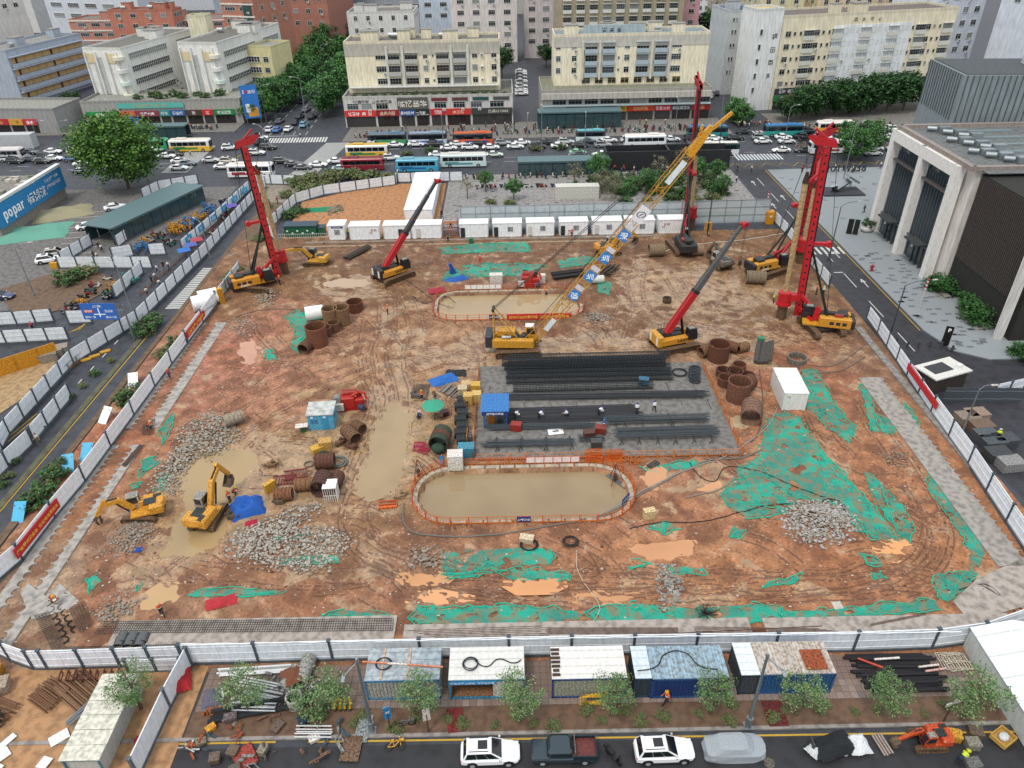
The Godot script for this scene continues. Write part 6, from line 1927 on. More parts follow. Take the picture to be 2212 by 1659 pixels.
	for q in [[640,1030,0.2,"red striped steel rack lying on the mud"],[615,1042,0.1,"red steel rack beside the striped rack"]]:
		m=mb("8c3238")
		for k in 8: m.box(-1.2+k*.34,.35+.04*(k % 2),0,.08,.08,1.6)
		for s in [-1,1]: m.box(0,.3,s*.75,2.7,.12,.12)
		solo("steel_rack",q[3],"rack",m,"rust",gt(q[0],q[1]),q[2])
	for q in [[588,1010,"8a6a4c","rusty engine block on the mud"],[605,1088,"6a5a48","small muddy pump by the excavator"],[735,960,"7a5c44","rusty machine parts by the wooden box"],[760,968,"6e4a38","rusty winch by the ribbed casing"],[503,1120,"5f5040","muddy breaker tool beside the excavator"],[865,1075,"a08868","small pump by the slurry pit hose"],[900,858,"6b665e","small engine on the haul track"]]:
		o=thing("machine_part",q[3],"machine part",gt(q[0],q[1]),rr(0,3))
		part(o,"block",mb(q[2]).cham(0,.35,0,1.0,.6,.7,.08),"rust")
		part(o,"shaft",mb(C(q[2])*.7).cyl(Vector3(-.8,.4,.1),Vector3(.9,.45,0),.16,-1,10).cyl(Vector3(.2,.6,0),Vector3(.2,1.0,.1),.2,-1,10),"rust")
# green transformer behind the rig
	o=thing("transformer","green transformer cabinet with a dark roof behind a picket fence","transformer",Vector3(-41.5,.1,-140.5))
	part(o,"cabinet",mb("1f6a4e").cham(0,1.1,0,6.4,2.2,2.4,0.04).cham(4.0,.8,0,1.3,1.6,1.8,.04),"paint")
	part(o,"roof",mb("2b4a5c").box(0,2.28,0,6.7,0.16,2.8).box(4.0,1.68,0,1.5,.12,2.0),"paint")
	for k in 6: part(o,"warning_plate",mb("e4e6dc").box(-2.6+k*1.0,1.3-.5*(k % 2),1.215,.35,.3,.02),"flat")
	m=mb("c9cdc9")
	for k in 24: m.box(-4.2+k*.42,.6,2.2,.05,1.2,.05)
	m.box(.6,1.0,2.2,10.0,.05,.05).box(.6,.35,2.2,10.0,.05,.05)
	part(o,"picket_fence",m,"white")
# black pipes beyond the far pit, tube stack, timber
	for q in [[[1192,602],[1262,592],6,1.8,.5,"33322f",.2,"black steel pipes beyond the far slurry pit"],[[1300,598],[1325,578],9,2.4,.8,"4a443c",.16,"grey steel tubes stacked by the lattice boom"],[[1645,790],[1652,745],9,2.0,.9,"55524e",.2,"grey steel tubes beside the white container"],[[748,562],[798,535],6,1.4,.6,"4a4038",.14,"dark steel beams lying by the cabins"],[[1420,1000],[1400,1010],3,.5,.1,"55504a",.14,"short grey pipe by the slurry pit"]]:
		bundle(q[7],gt(q[0][0],q[0][1]),gt(q[1][0],q[1][1]),q[2],q[3],q[4],q[5],q[6],"rust")
	bundle("rusty rails beside the guide wall",gt(268,1010,.15),gt(310,962,.15),4,.6,.05,"6a5044",.05)
# white container
	var c:=thing("container","white site container standing askew on the netting","container",g(1700,858),-0.06)
	part(c,"wall",mb("dadcd8").cham(0,1.3,0,3.0,2.6,6.0,.03),"white")
	part(c,"roof",mb("eef0ee").box(0,2.66,0,3.1,.1,6.1),"white")
	m=mb("c4c8c6")
	for k in 4: m.box(0,2.73,-2.4+k*1.6,3.1,.05,.08)
	part(c,"roof_rib",m,"white")
	part(c,"lamp",mb("c8ccc8").box(-.9,2.2,3.05,.4,.2,.15),"paint")
	solo("yellow_cabinet","tall yellow cabinet fixed to the white hoarding","cabinet",mb("e0a820").cham(0,1.3,0,.9,2.6,.7,.05).ink("c08a18").box(0,1.3,.36,.7,2.2,.04),"paint",gt(481,655),0.5)
	solo("yellow_cabinet","yellow cabinet at the corner of the screen wall","cabinet",mb("d99a20").cham(0,1.3,0,1.5,2.6,1.5,.05).ink("e8e8e4").box(0,1.7,.77,.5,.4,.03),"paint",g(1660,482),0.0)
# hoses and cables
	for q in [[[872,1090,878,1140,940,1160,1080,1155,1200,1135,1260,1125,1330,1100,1420,1050,1520,1000,1600,990,1650,970],.09,"6b6a66","grey hose looping round the near slurry pit"],[[1250,1130,1330,1095,1420,1045,1500,1010,1570,985,1650,930,1680,880],.08,"8a8680","grey hose running from the pit to the white container"],[[1360,1145,1420,1135,1530,1128,1600,1110,1680,1090,1780,1098,1830,1120,1850,1145],.05,"1d1f21","black cable crossing the green netting"],
			[[1490,1000,1510,1030,1545,1040,1570,1010,1640,1020,1720,1055,1800,1085,1840,1130],.05,"1a1c1e","black cable looping over the netting"],[[1480,1080,1560,1055,1600,1020,1660,985,1700,870],.07,"7d7a72","grey hose beside the twin cables"],[[1245,1195,1250,1240,1290,1300,1290,1330,1245,1380],.03,"c9bfae","thin pale cord on the orange soil"],[[640,670,560,672,500,690],.05,"55504a","cable running to the casings"],[[870,600,940,650,980,665],.05,"4a4038","cable by the far slurry pit"],
			[[1745,790,1800,790,1850,760,1880,730,1860,700],.06,"6a6660","hose running to the drilling rig"],[[1750,810,1820,800,1870,770],.06,"6a645c","second hose by the drilling rig"],[[1640,800,1648,870,1640,930,1620,960],.06,"5a5248","hose along the pipe store"],[[2070,1275,2130,1265,2170,1300,2200,1330],.05,"26282a","black cable across the corner slab"],[[2090,1250,2160,1290,2212,1320],.05,"2a2c2e","second black cable across the corner slab"],[[890,640,920,655,960,640,985,655],.06,"3a3430","hose tangle at the far pit end"],[[1430,545,1500,530,1600,520,1700,505],.06,"d0d0cc","pale pipe along the screen wall"]]:
		hose(q[3],q[0],q[1],q[2])
# tripods over the slurry pit, floats
	for q in [[905,1030,"steel tripod with a pump at the pit corner"],[1328,1040,"steel tripod with a pump over the slurry"]]:
		m=mb("7a3c28")
		for k in 3: m.bar(Vector3(cos(k*2.1)*1.0,0,sin(k*2.1)*1.0),Vector3(0,2.6,0),.07,.07)
		m.ink("5a4438").cyl(Vector3(0,.2,0),Vector3(0,1.1,0),.22,-1,10).cyl(Vector3(0,1.1,0),Vector3(0,2.6,0),.02,-1,5)
		solo("pump_tripod",q[2],"tripod",m,"rust",g(q[0],q[1],0.0 if q[0]<1000 else -0.4),0)
	solo("plank_float","grey plank lying on the slurry beside the tripod","plank",mb("5c6a6e").box(0,.05,0,3.0,.08,.5),"matte",g(1332,1040,-0.4),-0.9)
# bins
	for q in [[1642,742,"2f8f6a","green bin by the steel tubes"],[1018,526,"1f7a5c","green bin in front of the cabins"]]: crate(q[3],gt(q[0],q[1]),0,.8,1.0,.8,q[2],"waste_bin","bin")
	m=mb("2758b0").box(0,.45,0,1.0,.9,.6).bar(Vector3(0,.9,0),Vector3(-.5,2.0,0),.5,.6)
	solo("spray_cannon","blue dust spray cannon among the netting","sprayer",m,"paint",gt(978,592),0.3)
# workers on the site
	var V := "d8582c 2c3038 d8582c "
	for q in [[838,680,.3,"stand","e07a58 3a3a44 d8582c e0a030 v","worker in a pink orange vest beside the wheel ruts"],[1037,572,1.2,"walk","d8502c c84830 c84830 d8d0c0","worker in orange overalls on the netting"],[2015*0+352,1330,-1,"walk","d8582c 2c3038 c8b8a8 d8b890 v","worker in an orange vest by the rebar mat"],[118,1303,-.6,"bend","d8582c 4a4a52 d8582c e8b828 v","worker in an orange vest bending over the pile forms"],[325,925,.4,"squat","d8582c 3a3a3a b0a090 e8d8c0 v","worker squatting on the guide wall"],[368,818,-1.2,"walk","c84a50 3a4a6a c84a50 e0a030","worker in red on the long guide wall"],
			[498,1085,2.6,"stand","d86038 4a4038 d86038 e8b020 v","worker in an orange vest beside the excavator house"],[508,1068,0,"squat","c84a40 4a4038 c84a40 e8c020 v","worker squatting by the blue tarpaulin"],[912,866,-1.5,"stand","e05a28 30343c e05a28 e8a828 v","worker in an orange vest near the parasol"],[905,905,1.0,"squat","2a3a78 2a2c34 2a3a78 e8e8e8 v","worker in blue squatting at the table"],[940,862,2.0,"bend","6a4a3a 3a3a40 6a4a3a e8a828","worker bending over the timber"],
			[1057,904,.5,"stand","2a3a60 26282e 2a3a60 c83a30","worker inside the blue roofed booth"],[1112,905,0,"bend","e8eaf0 20242c 2a2c50 4a3a90 v","welder bending over the bars near the booth"],[1164,906,.3,"bend","e4e6ee 1e222a 2a2c50 4a3a90 v","welder bending over the thin bars"],[1224,900,2.8,"squat","e4e6ee 1e222a 2a2c50 4a3a90 v","welder squatting between the bars"],[1293,898,.2,"bend","e4e6ee 1e222a 2a2c50 4a3a90 v","welder with a bright arc at the bars"],[1375,895,1.5,"stand","e4e6ee 1e222a 2a2c40 4a3a90 v","welder standing by the steel hoops"],[1413,890,1.8,"walk","e4e6ee 2a2e38 2a2c40 4a3a90 v","welder walking past the steel hoops"],[1304,930,1.0,"stand","3a5a9a 3a3a40 3a5a9a 2a7ad0 v","worker in a blue helmet at the bending machine"],
			[1670,655,-.5,"stand","d0e040 2a2c34 d0e040 d8d0e8 v","worker in a yellow vest beside the kelly bar"],[1777,640,2.0,"stand","d8e8d0 2a2c34 50a070 e8e8e8 v","worker in a green white vest behind the rig"],[1762,638,0,"stand","c84a40 5a5048 c84a40 e8a820","worker in red behind the rig"],[753,512,-1.6,"stand","d8e05a 22252c d8e05a 3a3a3a v","guard in a yellow vest between the cabins"],[887,510,-1.6,"stand","d8e05a 22252c d8e05a e0c040 v","guard in a yellow vest by the crane"],[968,522,-1.2,"stand","4a5a48 20222a c0d0c0 2a2a2a v","guard by the steel stairs"],[1235,512,-1.5,"stand","d84a34 4a3a38 d84a34 e8c0a0 v","surveyor in an orange vest with a tripod"],[1180,632,2.2,"bend","d8644a 4a3a38 d8644a e0a828 v","worker bending at the far pit rail"],[1120,625,0,"squat","8a3a34 3a3a44 8a3a34 e8e8e8","worker on the red pump"],[606,1000-380,.8,"stand","c83a34 2a2c34 c83a34 e8b828","worker beside the drilling rig by the street"]]:
		person(q[5],gt(q[0],q[1]) if not (q[0]>1090 and q[0]<1420 and q[1]>880 and q[1]<940) else g(q[0],q[1],y),q[2],q[3],q[4],"workers on the site")
# surveyor's tripod and steel stairs
	m=mb("c98a2c")
	for k in 3: m.bar(Vector3(cos(k*2.1)*.5,0,sin(k*2.1)*.5),Vector3(0,1.4,0),.05,.05)
	m.ink("3a3a3a").box(0,1.5,0,.25,.25,.2)
	solo("survey_tripod","surveyor's tripod in front of the cabins","tripod",m,"paint",gt(1229,514),0)
	o=thing("stair_tower","orange and white steel stairs between two cabins","stairs",Vector3(-11.5,.05,-137.4))
	m=mb("b0683a")
	for s in [-1,1]:
		m.bar(Vector3(s*1.4,0,0),Vector3(s*1.4,3.6,0),.1,.1).bar(Vector3(s*1.4,0,-2),Vector3(s*1.4,3.6,-2),.1,.1).bar(Vector3(s*1.2,0,.2),Vector3(s*1.2*-.2,2.6,-2),.08,.25)
	for k in 9: m.box(-.1,.25+k*.28,-.1-k*.2,1.6,.05,.25)
	m.box(0,2.6,-1.6,2.8,.08,1.0).ink("e8e4e0").box(0,3.5,0,2.8,.06,.06).box(0,1.8,.02,2.8,.06,.06)
	part(o,"stair_frame",m,"rust")

func dead_bush() -> MB:
	var m:=mb("3a2c22")
	for k in 60:
		var a:=rr(0,TAU); var e:=rr(.1,1.2)
		m.bar(Vector3(rr(-.2,.2),.05,rr(-.2,.2)),Vector3(cos(a)*cos(e)*1.1,sin(e)*.8,sin(a)*cos(e)*1.1),.025,.025)
	return m

# ---------------------------------------------------------------- vehicles
func carpaint(hex: String) -> StandardMaterial3D:
	var key := "car_" + hex
	if not M.has(key):
		var m:=StandardMaterial3D.new()
		m.albedo_color=Color(hex)
		m.roughness=0.3
		m.clearcoat_enabled=true
		m.clearcoat=0.6
		m.clearcoat_roughness=0.08
		m.resource_name = "car paint"
		M[key]=m
	return M[key]

func car_proto(kind: String) -> Node3D:  # nose towards +x
	if protos.has(kind): return protos[kind]
	var suv:=kind == "suv"
	var L:=2.3; var hb:=0.98 if suv else 0.9; var ht:=1.68 if suv else 1.45
	var o:=Node3D.new()
	o.name = "car"
	var m:=mb()
	var rings:=[]
	for s in [[-2.3,.66,.5,hb-.22],[-2.22,.84,.32,hb-.02],[-1.5,.91,.24,hb+.02],[0,.92,.22,hb],[1.0,.92,.22,hb-.02],[1.6,.9,.24,hb-.1],[2.1,.82,.3,hb-.22],[2.3,.6,.42,hb-.34]]:
		var w: float=s[1]
		rings.append(PackedVector3Array([Vector3(s[0],s[2],-w*.9),Vector3(s[0],s[2]+.12,-w),Vector3(s[0],s[3]-.14,-w),Vector3(s[0],s[3],-w*.84),Vector3(s[0],s[3]+.03,0),Vector3(s[0],s[3],w*.84),Vector3(s[0],s[3]-.14,w),Vector3(s[0],s[2]+.12,w),Vector3(s[0],s[2],w*.9)]))
	m.loft(rings)
	var rb:=-2.12 if suv else -1.75; var rt:=-1.75 if suv else -1.0
	var A:=[rb,.95,.8]; var Cc:=[rt+.06,.3,.62]
	var loops:=[]
	for q in [[hb-.05,rb,1.05,.84],[ht-.1,rt-.04,.12,.66],[ht-.02,rt+.1,0.0,.58],[ht,rt+.3,-.2,.4]]:
		loops.append(PackedVector3Array([Vector3(q[1],q[0],q[3]),Vector3(q[2],q[0],q[3]),Vector3(q[2],q[0],-q[3]),Vector3(q[1],q[0],-q[3])]))
	m.loft(loops,true)
	part(o,"body",m,carpaint("e6e8ea"))
	var gz:=mb("14181c")
	var f:=func(x0: float,x1: float,y: float) -> float: return lerpf(x0,x1,(y-hb+.05)/(ht-hb-.05))
	var ya:=hb+.06; var yb:=ht-.16
	for s in [-1,1]:
		for seg in [[.02,.345],[.352,.675],[.682,.97]]:
			var p:=[]
			for c in [[seg[0],ya],[seg[1],ya],[seg[1],yb],[seg[0],yb]]:
				var x0: float=f.call(rb,rt-.04,c[1])+.08; var x1: float=f.call(1.05,.12,c[1])-.08
				p.append(Vector3(lerpf(x0,x1,c[0]),c[1],s*(lerpf(.84,.66,(c[1]-hb+.05)/(ht-hb-.05))+.008)))
			gz.quad(p[0],p[1],p[2],p[3])
	part(o,"side_window",gz,"glass")
	for e in [["windscreen",1.05,.12,1],["rear_window",rb,rt-.04,-1]]:
		var w:=mb("161b20")
		var p:=[]
		for c in [[ya,-1],[ya,1],[yb+.05,1],[yb+.05,-1]]: p.append(Vector3(f.call(e[1],e[2],c[0])+e[3]*.012,c[0],c[1]*lerpf(.76,.6,(c[0]-hb)/(ht-hb))))
		w.quad(p[0],p[1],p[2],p[3])
		part(o,e[0],w,"glass")
	if suv: part(o,"sunroof",mb("111418").box(-.55,ht+.006,0,.75,.012,.72),"glass")
	var wh:=mb("17181a").cyl(Vector3(0,0,-.11),Vector3(0,0,.11),.34,-1,14).ink("8d9296").cyl(Vector3(0,0,-.118),Vector3(0,0,.118),.2,-1,10).mesh()
	for x in [-1.38,1.4]:
		for z in [-.85,.85]: put(o,"wheel",wh,"rubber",T(Vector3(x,.34,z)))
	for x in [-1.38,1.4]: part(o,"wheel_arch",mb("121315").cyl(Vector3(x,.36,-.925),Vector3(x,.36,.925),.43,-1,16),"rubber")
	if suv:
		for z in [-.56,.56]: part(o,"roof_rail",mb("2a2c30").bar(Vector3(-1.6,ht+.02,z),Vector3(-.1,ht+.02,z),.05,.05),"paint")
	part(o,"headlight",mb("d8dde0").box(2.12,hb-.32,.62,.2,.12,.3).box(2.12,hb-.32,-.62,.2,.12,.3),"glass")
	part(o,"tail_light",mb("8c1a1a").box(-2.2,hb-.16,.68,.12,.16,.26).box(-2.2,hb-.16,-.68,.12,.16,.26),"glass")
	part(o,"lower_trim",mb("1d1f22").box(0,.3,.915,2.1,.2,.05).box(0,.3,-.915,2.1,.2,.05).box(2.22,.36,0,.2,.16,1.1).box(-2.25,.4,0,.16,.16,1.2),"rubber")
	part(o,"mirror",mb("dcdfe2").box(.75,hb+.1,.98,.14,.12,.16).box(.75,hb+.1,-.98,.14,.12,.16),"paint")
	protos[kind]=o
	return o

func car(label: String,at: Vector3,yaw: float,hex: String,kind := "sedan",gr := "") -> Node3D:
	var c: Node3D=car_proto(kind).duplicate()
	c.name=numbered("car")
	add_child(c)
	c.position=at
	c.rotation.y=yaw
	tag(c,label,"car",gr)
	c.get_node("body").material_override=carpaint(hex)
	return c

func bus(label: String,at: Vector3,yaw: float,lo: String,hi: String,roof: String,l:=10.5,h:=3.1,shop := "") -> void:
	var o:=thing("bus",label,"bus",at,yaw,"buses on the far street")
	var m:=mb(lo)
	var w:=1.25
	m.cham(0,.95,0,l,1.3,2*w,.12)
	part(o,"body",m,carpaint(lo))
	part(o,"upper_body",mb().cham(0,(h+1.6)/2,0,l-.06,h-1.6,2*w-.04,.2),carpaint(hi))
	part(o,"roof",mb(roof).box(0,h+.02,0,l-.7,.1,2*w-.6).cham(-l*.2,h+.18,0,l*.25,.25,1.5,.06),"paint")
	var n:=int((l-1.6)/1.35)
	var pw:=(l-1.4)/n
	var pm:=mb("12181d").box(0,0,0,pw-.08,h*.3,.03).mesh()
	for k in n:
		for s in [-1,1]: put(o,"window",pm,"glass",T(Vector3(-l/2+.6+pw*(k+.5),h*.68,s*(w-.005))))
	part(o,"windscreen",mb("12181d").box(l/2-.02,h*.62,0,.06,h*.48,2*w-.3).box(-l/2+.02,h*.7,0,.06,h*.28,2*w-.6),"glass")
	var wh:=mb("17181a").cyl(Vector3(0,0,-.15),Vector3(0,0,.15),.48,-1,14).ink("8d9296").cyl(Vector3(0,0,-.158),Vector3(0,0,.158),.26,-1,10).mesh()
	for x in [-l*.3,l*.32]:
		for z in [-w+.12,w-.12]: put(o,"wheel",wh,"rubber",T(Vector3(x,.48,z)))
	if shop: part(o,"stripe",mb(shop).box(-l*.1,1.0,w+.012,l*.6,.45,.02).box(-l*.1,1.0,-w-.012,l*.6,.45,.02).box(-l*.25,1.35,w+.014,l*.3,.3,.02),"paint")

func scooter_mesh(hex: String,seat := "1c1c1e") -> Mesh:
	var m:=mb("17181a")
	for x in [-.6,.62]: m.cyl(Vector3(x,.24,-.06),Vector3(x,.24,.06),.24,-1,10)
	m.ink(hex).cham(-.5,.55,0,.7,.3,.3,.06).box(.05,.3,0,.6,.08,.32).bar(Vector3(.36,.32,0),Vector3(.46,.95,0),.34,.1).box(.62,.46,0,.3,.1,.14)
	m.ink(seat).cham(-.4,.76,0,.75,.12,.28,.04).bar(Vector3(.44,.9,-.32),Vector3(.44,1.0,0),.05,.05).bar(Vector3(.44,1.0,0),Vector3(.44,.9,.32),.05,.05)
	m.bar(Vector3(.6,.3,0),Vector3(.46,.95,0),.06,.06).box(-.85,.8,0,.3,.25,.3)
	return m.mesh()

func bike_mesh(hex: String) -> Mesh:
	var m:=mb("222426")
	for x in [-.52,.52]: m.pipe(Vector3(x,.33,-.03),Vector3(x,.33,.03),.33,.27,12)
	m.ink(hex)
	for b in [[-.52,.33,-.15,.8],[-.52,.33,0,.33],[0,.33,-.15,.8],[0,.33,.42,.75],[-.1,.7,.42,.75],[.52,.33,.4,.95]]: m.bar(Vector3(b[0],b[1],0),Vector3(b[2],b[3],0),.06,.06)
	m.box(.4,.95,0,.08,.08,.5).box(-.15,.84,0,.25,.08,.14).box(.62,.78,0,.28,.2,.26)
	return m.mesh()

# ---------------------------------------------------------------- trees, lamps
func crown_mesh(seed_: int,leaves: int,clumps: int,s: float,shape: Vector3,tones: Array,hollow := 0.35) -> Mesh:  # unit-size crown of leaf faces
	var r:=RandomNumberGenerator.new()
	r.seed=seed_
	var m:=mb()
	var cc:=[]
	while cc.size()<clumps:
		var p:=Vector3(r.randf_range(-1,1),r.randf_range(-1,1),r.randf_range(-1,1))
		if p.length()<1 and p.length()>hollow: cc.append([p*shape,r.randf_range(.14,.3)])
	for k in leaves:
		var c: Array=cc[k % clumps]
		var d: Vector3=Vector3(r.randfn(),r.randfn()*.8,r.randfn()).limit_length(2.0)*(c[1]*.6)
		var p: Vector3=c[0]+d
		var q:=Basis.from_euler(Vector3(r.randf_range(-1,1),r.randf()*TAU,r.randf_range(-1,1))).scaled(Vector3.ONE*s*r.randf_range(.6,1.3))
		m.ink(C(tones[r.randi() % tones.size()]))
		m.t=Transform3D(q,p)
		m.quad(Vector3(-.5,0,0),Vector3(0,.05,.35),Vector3(.6,0,0),Vector3(0,.05,-.35))
	return m.mesh()

var crowns:={}
func tree(label: String,at: Vector3,h: float,r: float,kind: String,gr := "",called := "tree",cat := "tree") -> void:
	if crowns.is_empty():
		crowns.big=crown_mesh(1,14000,190,.075,Vector3(1,.85,1),["4a7029","3a5f22","638a34","2d4f1e","557c2d"])
		crowns.street=crown_mesh(2,3600,60,.12,Vector3(.95,.95,.95),["3d6a34","2f5a2c","4f7f3e","264a26"])
		crowns.street2=crown_mesh(3,3600,50,.12,Vector3(1,.85,1),["45743a","34612f","5a8a44","2a502a"])
		crowns.dark=crown_mesh(4,4200,70,.12,Vector3(1,.8,1),["2c5228","234522","38622e","1c3a1c"])
		crowns.near=crown_mesh(5,2600,46,.075,Vector3(1,1,1),["5a7a48","486a3c","74925c","3e5a34","8a9a6a"],.2)
		crowns.near2=crown_mesh(6,2400,40,.075,Vector3(1,1.05,1),["5f7d4a","4c6c3c","7c955e","42603a"],.2)
		crowns.thin=crown_mesh(7,900,30,.09,Vector3(1,1,1),["6f6f56","7f7a66","5e6a48","8a8272"],.1)
		crowns.bush=crown_mesh(8,1100,24,.2,Vector3(1,.75,1),["35602c","27492a","4a7a38","5a5a3a"],.1)
		crowns.hedge=crown_mesh(10,4500,130,.13,Vector3(1.2,.75,1.2),["2c5a24","24491f","3a6a2c"],.0)
		crowns.weeds=crown_mesh(9,700,40,.2,Vector3(1,.4,1),["4a6a38","6a6a48","7a6a4a","56743e"],.0)
	var o:=thing(called,label,cat,at,rng.randf()*TAU,gr)
	if called != "bush":
		var m:=mb("6b5d4c")
		var th_:=h-r*.9
		m.cyl(Vector3.ZERO,Vector3(.05*h*.3,th_,0),h*.022+.03,h*.014+.02,8)
		for k in 5:
			var a:=TAU*k/5+.3
			m.cyl(Vector3(.015*h,th_*.9,0),Vector3(cos(a)*r*.6,h-r*(.75-.15*k),sin(a)*r*.6),h*.012+.015,.02,6)
		part(o,"trunk",m,"fine")
	var c:=part(o,"crown",crowns[kind],"leaf")
	c.transform=Transform3D(Basis.IDENTITY.scaled(Vector3(r,r*(.9 if called != "bush" else .8),r)),Vector3(0,h-r*.85 if called != "bush" else r*.4,0))

func lamp_post(label: String,at: Vector3,h: float,yaw: float,arms:=1,hex := "9ba3a8",reach:=2.2) -> void:
	var o:=thing("street_lamp",label,"street lamp",at,yaw,"street lamps")
	part(o,"pole",mb(hex).cyl(Vector3.ZERO,Vector3(0,h,0),.13,.07,8).cyl(Vector3.ZERO,Vector3(0,.5,0),.2,-1,8),"metal")
	for s in ([1] if arms==1 else [1,-1]):
		var a:=part(o,"arm",mb(hex).path(PackedVector3Array([Vector3(0,h-.05,0),Vector3(s*reach*.4,h+.5,0),Vector3(s*reach,h+.6,0)]),.05,6),"metal")
		part(a,"lamp_head",mb("c9cdd0").cham(s*(reach+.35),h+.58,0,.8,.12,.28,.04),"paint")

func marks(p: Array,hex := "d9dad6") -> void:
	var m:=mb(hex)
	for q in p: m.bar(q[0],q[1],q[2],0.006)
	var o:=struct("road_marking",m,"fine")

func zebra(a: Vector3,b: Vector3,n: int,len_: Vector3,w := .45) -> Array:  # bars from a to b, each running along len_
	var o:=[]
	for k in n:
		var c:=a.lerp(b,k/float(n-1))
		o.append([c-len_/2,c+len_/2,w])
	return o

func streets() -> void:
	var m:=mb("3b3f45")
	for r in [[-700,-1300,700,-138.5],[-700,-138.5,-54,60],[55,-138.5,700,60],[-54,-40,55,60]]: m.slab(rect(r[0],r[1],r[2],r[3]),-0.03,-0.03)
	struct("road",m,"asphalt")
# surfaces
	struct("road_near",mb("2c2b31").slab(rect(-120,-33.0,120,40),-.02,-.02),"asphalt")
	struct("road_dark",mb("333238").slab(V2([54.8,-176,62.4,-176,62.4,-97,64,-90.5,68,-88,160,-87,160,-55,56,-55,54.8,-87]),-.015,-.015),"asphalt")
	struct("pavement_parking",mb("6f6d6b").slab(V2([-150,-172,-64,-172,-64,-158,-76,-128,-84,-110,-150,-110]),-.015,-.015),"conc")
	m=mb("959ca0")
	m.slab(V2([62.7,-176,160,-176,160,-88.2,68,-88.3,64.2,-90.8,62.7,-97]),-.1,.12)
	var pz:=struct("pavement_plaza",m,"fine")
	var tm:=mb("73787c").box(0,.125,0,1.0,.012,.55).mesh()
	for k in 150:
		var p:=Vector3(rr(63.4,70.5),0,rr(-126,-90)) if k<80 else Vector3(rr(63.4,110),0,rr(-172,-126))
		put(pz,"tile",tm,"fine",T(p,0.0))
	m=mb("8d8a88")
	m.slab(rect(-14,-176.5,54,-143),-.1,.1)
	var sp:=struct("pavement_park",m,"conc2")
	tm=mb("55504f").box(0,.105,0,.9,.012,.5).mesh()
	for k in 90: put(sp,"tile",tm,"fine",T(Vector3(rr(-12,52),0,rr(-174,-146))))
	m=mb("77746f")
	m.slab(rect(-46,-226,63,-208.5),-.1,.1)
	m.slab(rect(77,-230,220,-211),-.1,.1)
	m.slab(rect(-260,-236,-80,-222),-.1,.1)
	struct("pavement_shops",m,"conc2")
	struct("ground_yard",mb("ab7a52").slab(V2([-45,-138.4,-14.5,-138.4,-14.5,-171,-30,-171.5,-46,-160]),-.1,.06),"conc2")
	m=mb("6b5544")
	m.slab(V2([-54.5,-160,-49,-160,-47.5,-138,-54,-138,-54.2,-90,-54.2,-40,-55.2,-40,-55,-90]),-.1,.1)
	m.ink("5a5a48").slab(V2([-58.4,-40,-57.6,-40,-57.0,-100,-57.8,-100]),-.1,.06)
	m.ink("6b5544").slab(V2([-90,-118,-80,-128,-69,-120,-72,-112,-80,-106]),-.1,.1)
	m.ink("8e8478").slab(V2([-46,-176,-46,-160,-58,-160,-58,-176]),-.1,.02)
	struct("verge",m,"conc2")
# markings
	var L:=[]
	for z in [-187.2,-190.8,-200.6,-204.3]:
		for k in 70: L.append([Vector3(-38+k*6.2,.0,z),Vector3(-35+k*6.2,.0,z),.14])
		for k in 28: L.append([Vector3(-290+k*7.4,.0,z-2+k*.05),Vector3(-287+k*7.4,.0,z-2+k*.05),.14])
	L+=zebra(Vector3(-71,0,-211.5),Vector3(-51,0,-211.5),26,Vector3(.4,0,5),.45)
	L+=zebra(Vector3(-47,0,-207.5),Vector3(-50.5,0,-180),30,Vector3(6.5,0,0),.45)
	L+=zebra(Vector3(-84,0,-207),Vector3(-83.5,0,-184),26,Vector3(6.5,0,0),.45)
	L+=zebra(Vector3(64.5,0,-209.5),Vector3(75,0,-209.5),10,Vector3(0.3,0,3.4),.5)
	L+=zebra(g(385,665),g(462,580),22,Vector3(4.2,0,0),.42)
	L+=zebra(Vector3(55.5,0,-127.5),Vector3(62,0,-127.5),7,Vector3(0,0,3.2),.5)
	for x in [-72.0,-68.5,-65,-61.6,-58.0]:
		for k in 9: L.append([Vector3(x-k*.15,0,-217-k*7),Vector3(x-k*.15-.05,0,-220.5-k*7),.14])
	L.append([Vector3(-75,0,-216),Vector3(-60,0,-216),.3])
	for k in 8: L.append([Vector3(58.6,0,-170+k*10.5),Vector3(58.6,0,-164.5+k*10.5),.14])
	for s in [[58,0,-131,61.8,-131],[57,0,-118,58.6,-118]]: L.append([Vector3(s[0],0,s[2]),Vector3(s[3],0,s[4]),.25])
	for q in [[60.4,-155],[60.4,-124],[60.6,-112],[56.8,-165],[56.8,-150]]: L+=[[Vector3(q[0],0,q[1]),Vector3(q[0],0,q[1]-2.4),.16],[Vector3(q[0]-.35,0,q[1]-1.9),Vector3(q[0],0,q[1]-3.1),.2],[Vector3(q[0]+.35,0,q[1]-1.9),Vector3(q[0],0,q[1]-3.1),.2]]
	for k in 12: L.append([Vector3(-84-k*2.0*.5,0,-124-k*2.9),Vector3(-79.5-k*1.0*.5,0,-125.4-k*2.9),.12])
	for k in 5: L.append([g(255-k*26,735+k*28),g(247-k*26,744+k*28),.15])
	marks(L)
	L=[[Vector3(62.2,0,-176),Vector3(62.2,0,-97),.14],[Vector3(-100,0,-33.5),Vector3(-19.5,0,-33.45),.16],[Vector3(-16.9,0,-33.4),Vector3(100,0,-32.6),.16],[Vector3(-57.6,0,-40),Vector3(-56.6,0,-104),.14],[Vector3(-62.5,0,-80),Vector3(-66,0,-60),.15],[Vector3(-63.1,0,-80),Vector3(-66.6,0,-60),.15]]
	for k in 12: L.append([g(470+k*4,300+60-k*2),g(480+k*4,296+60-k*2),.15])
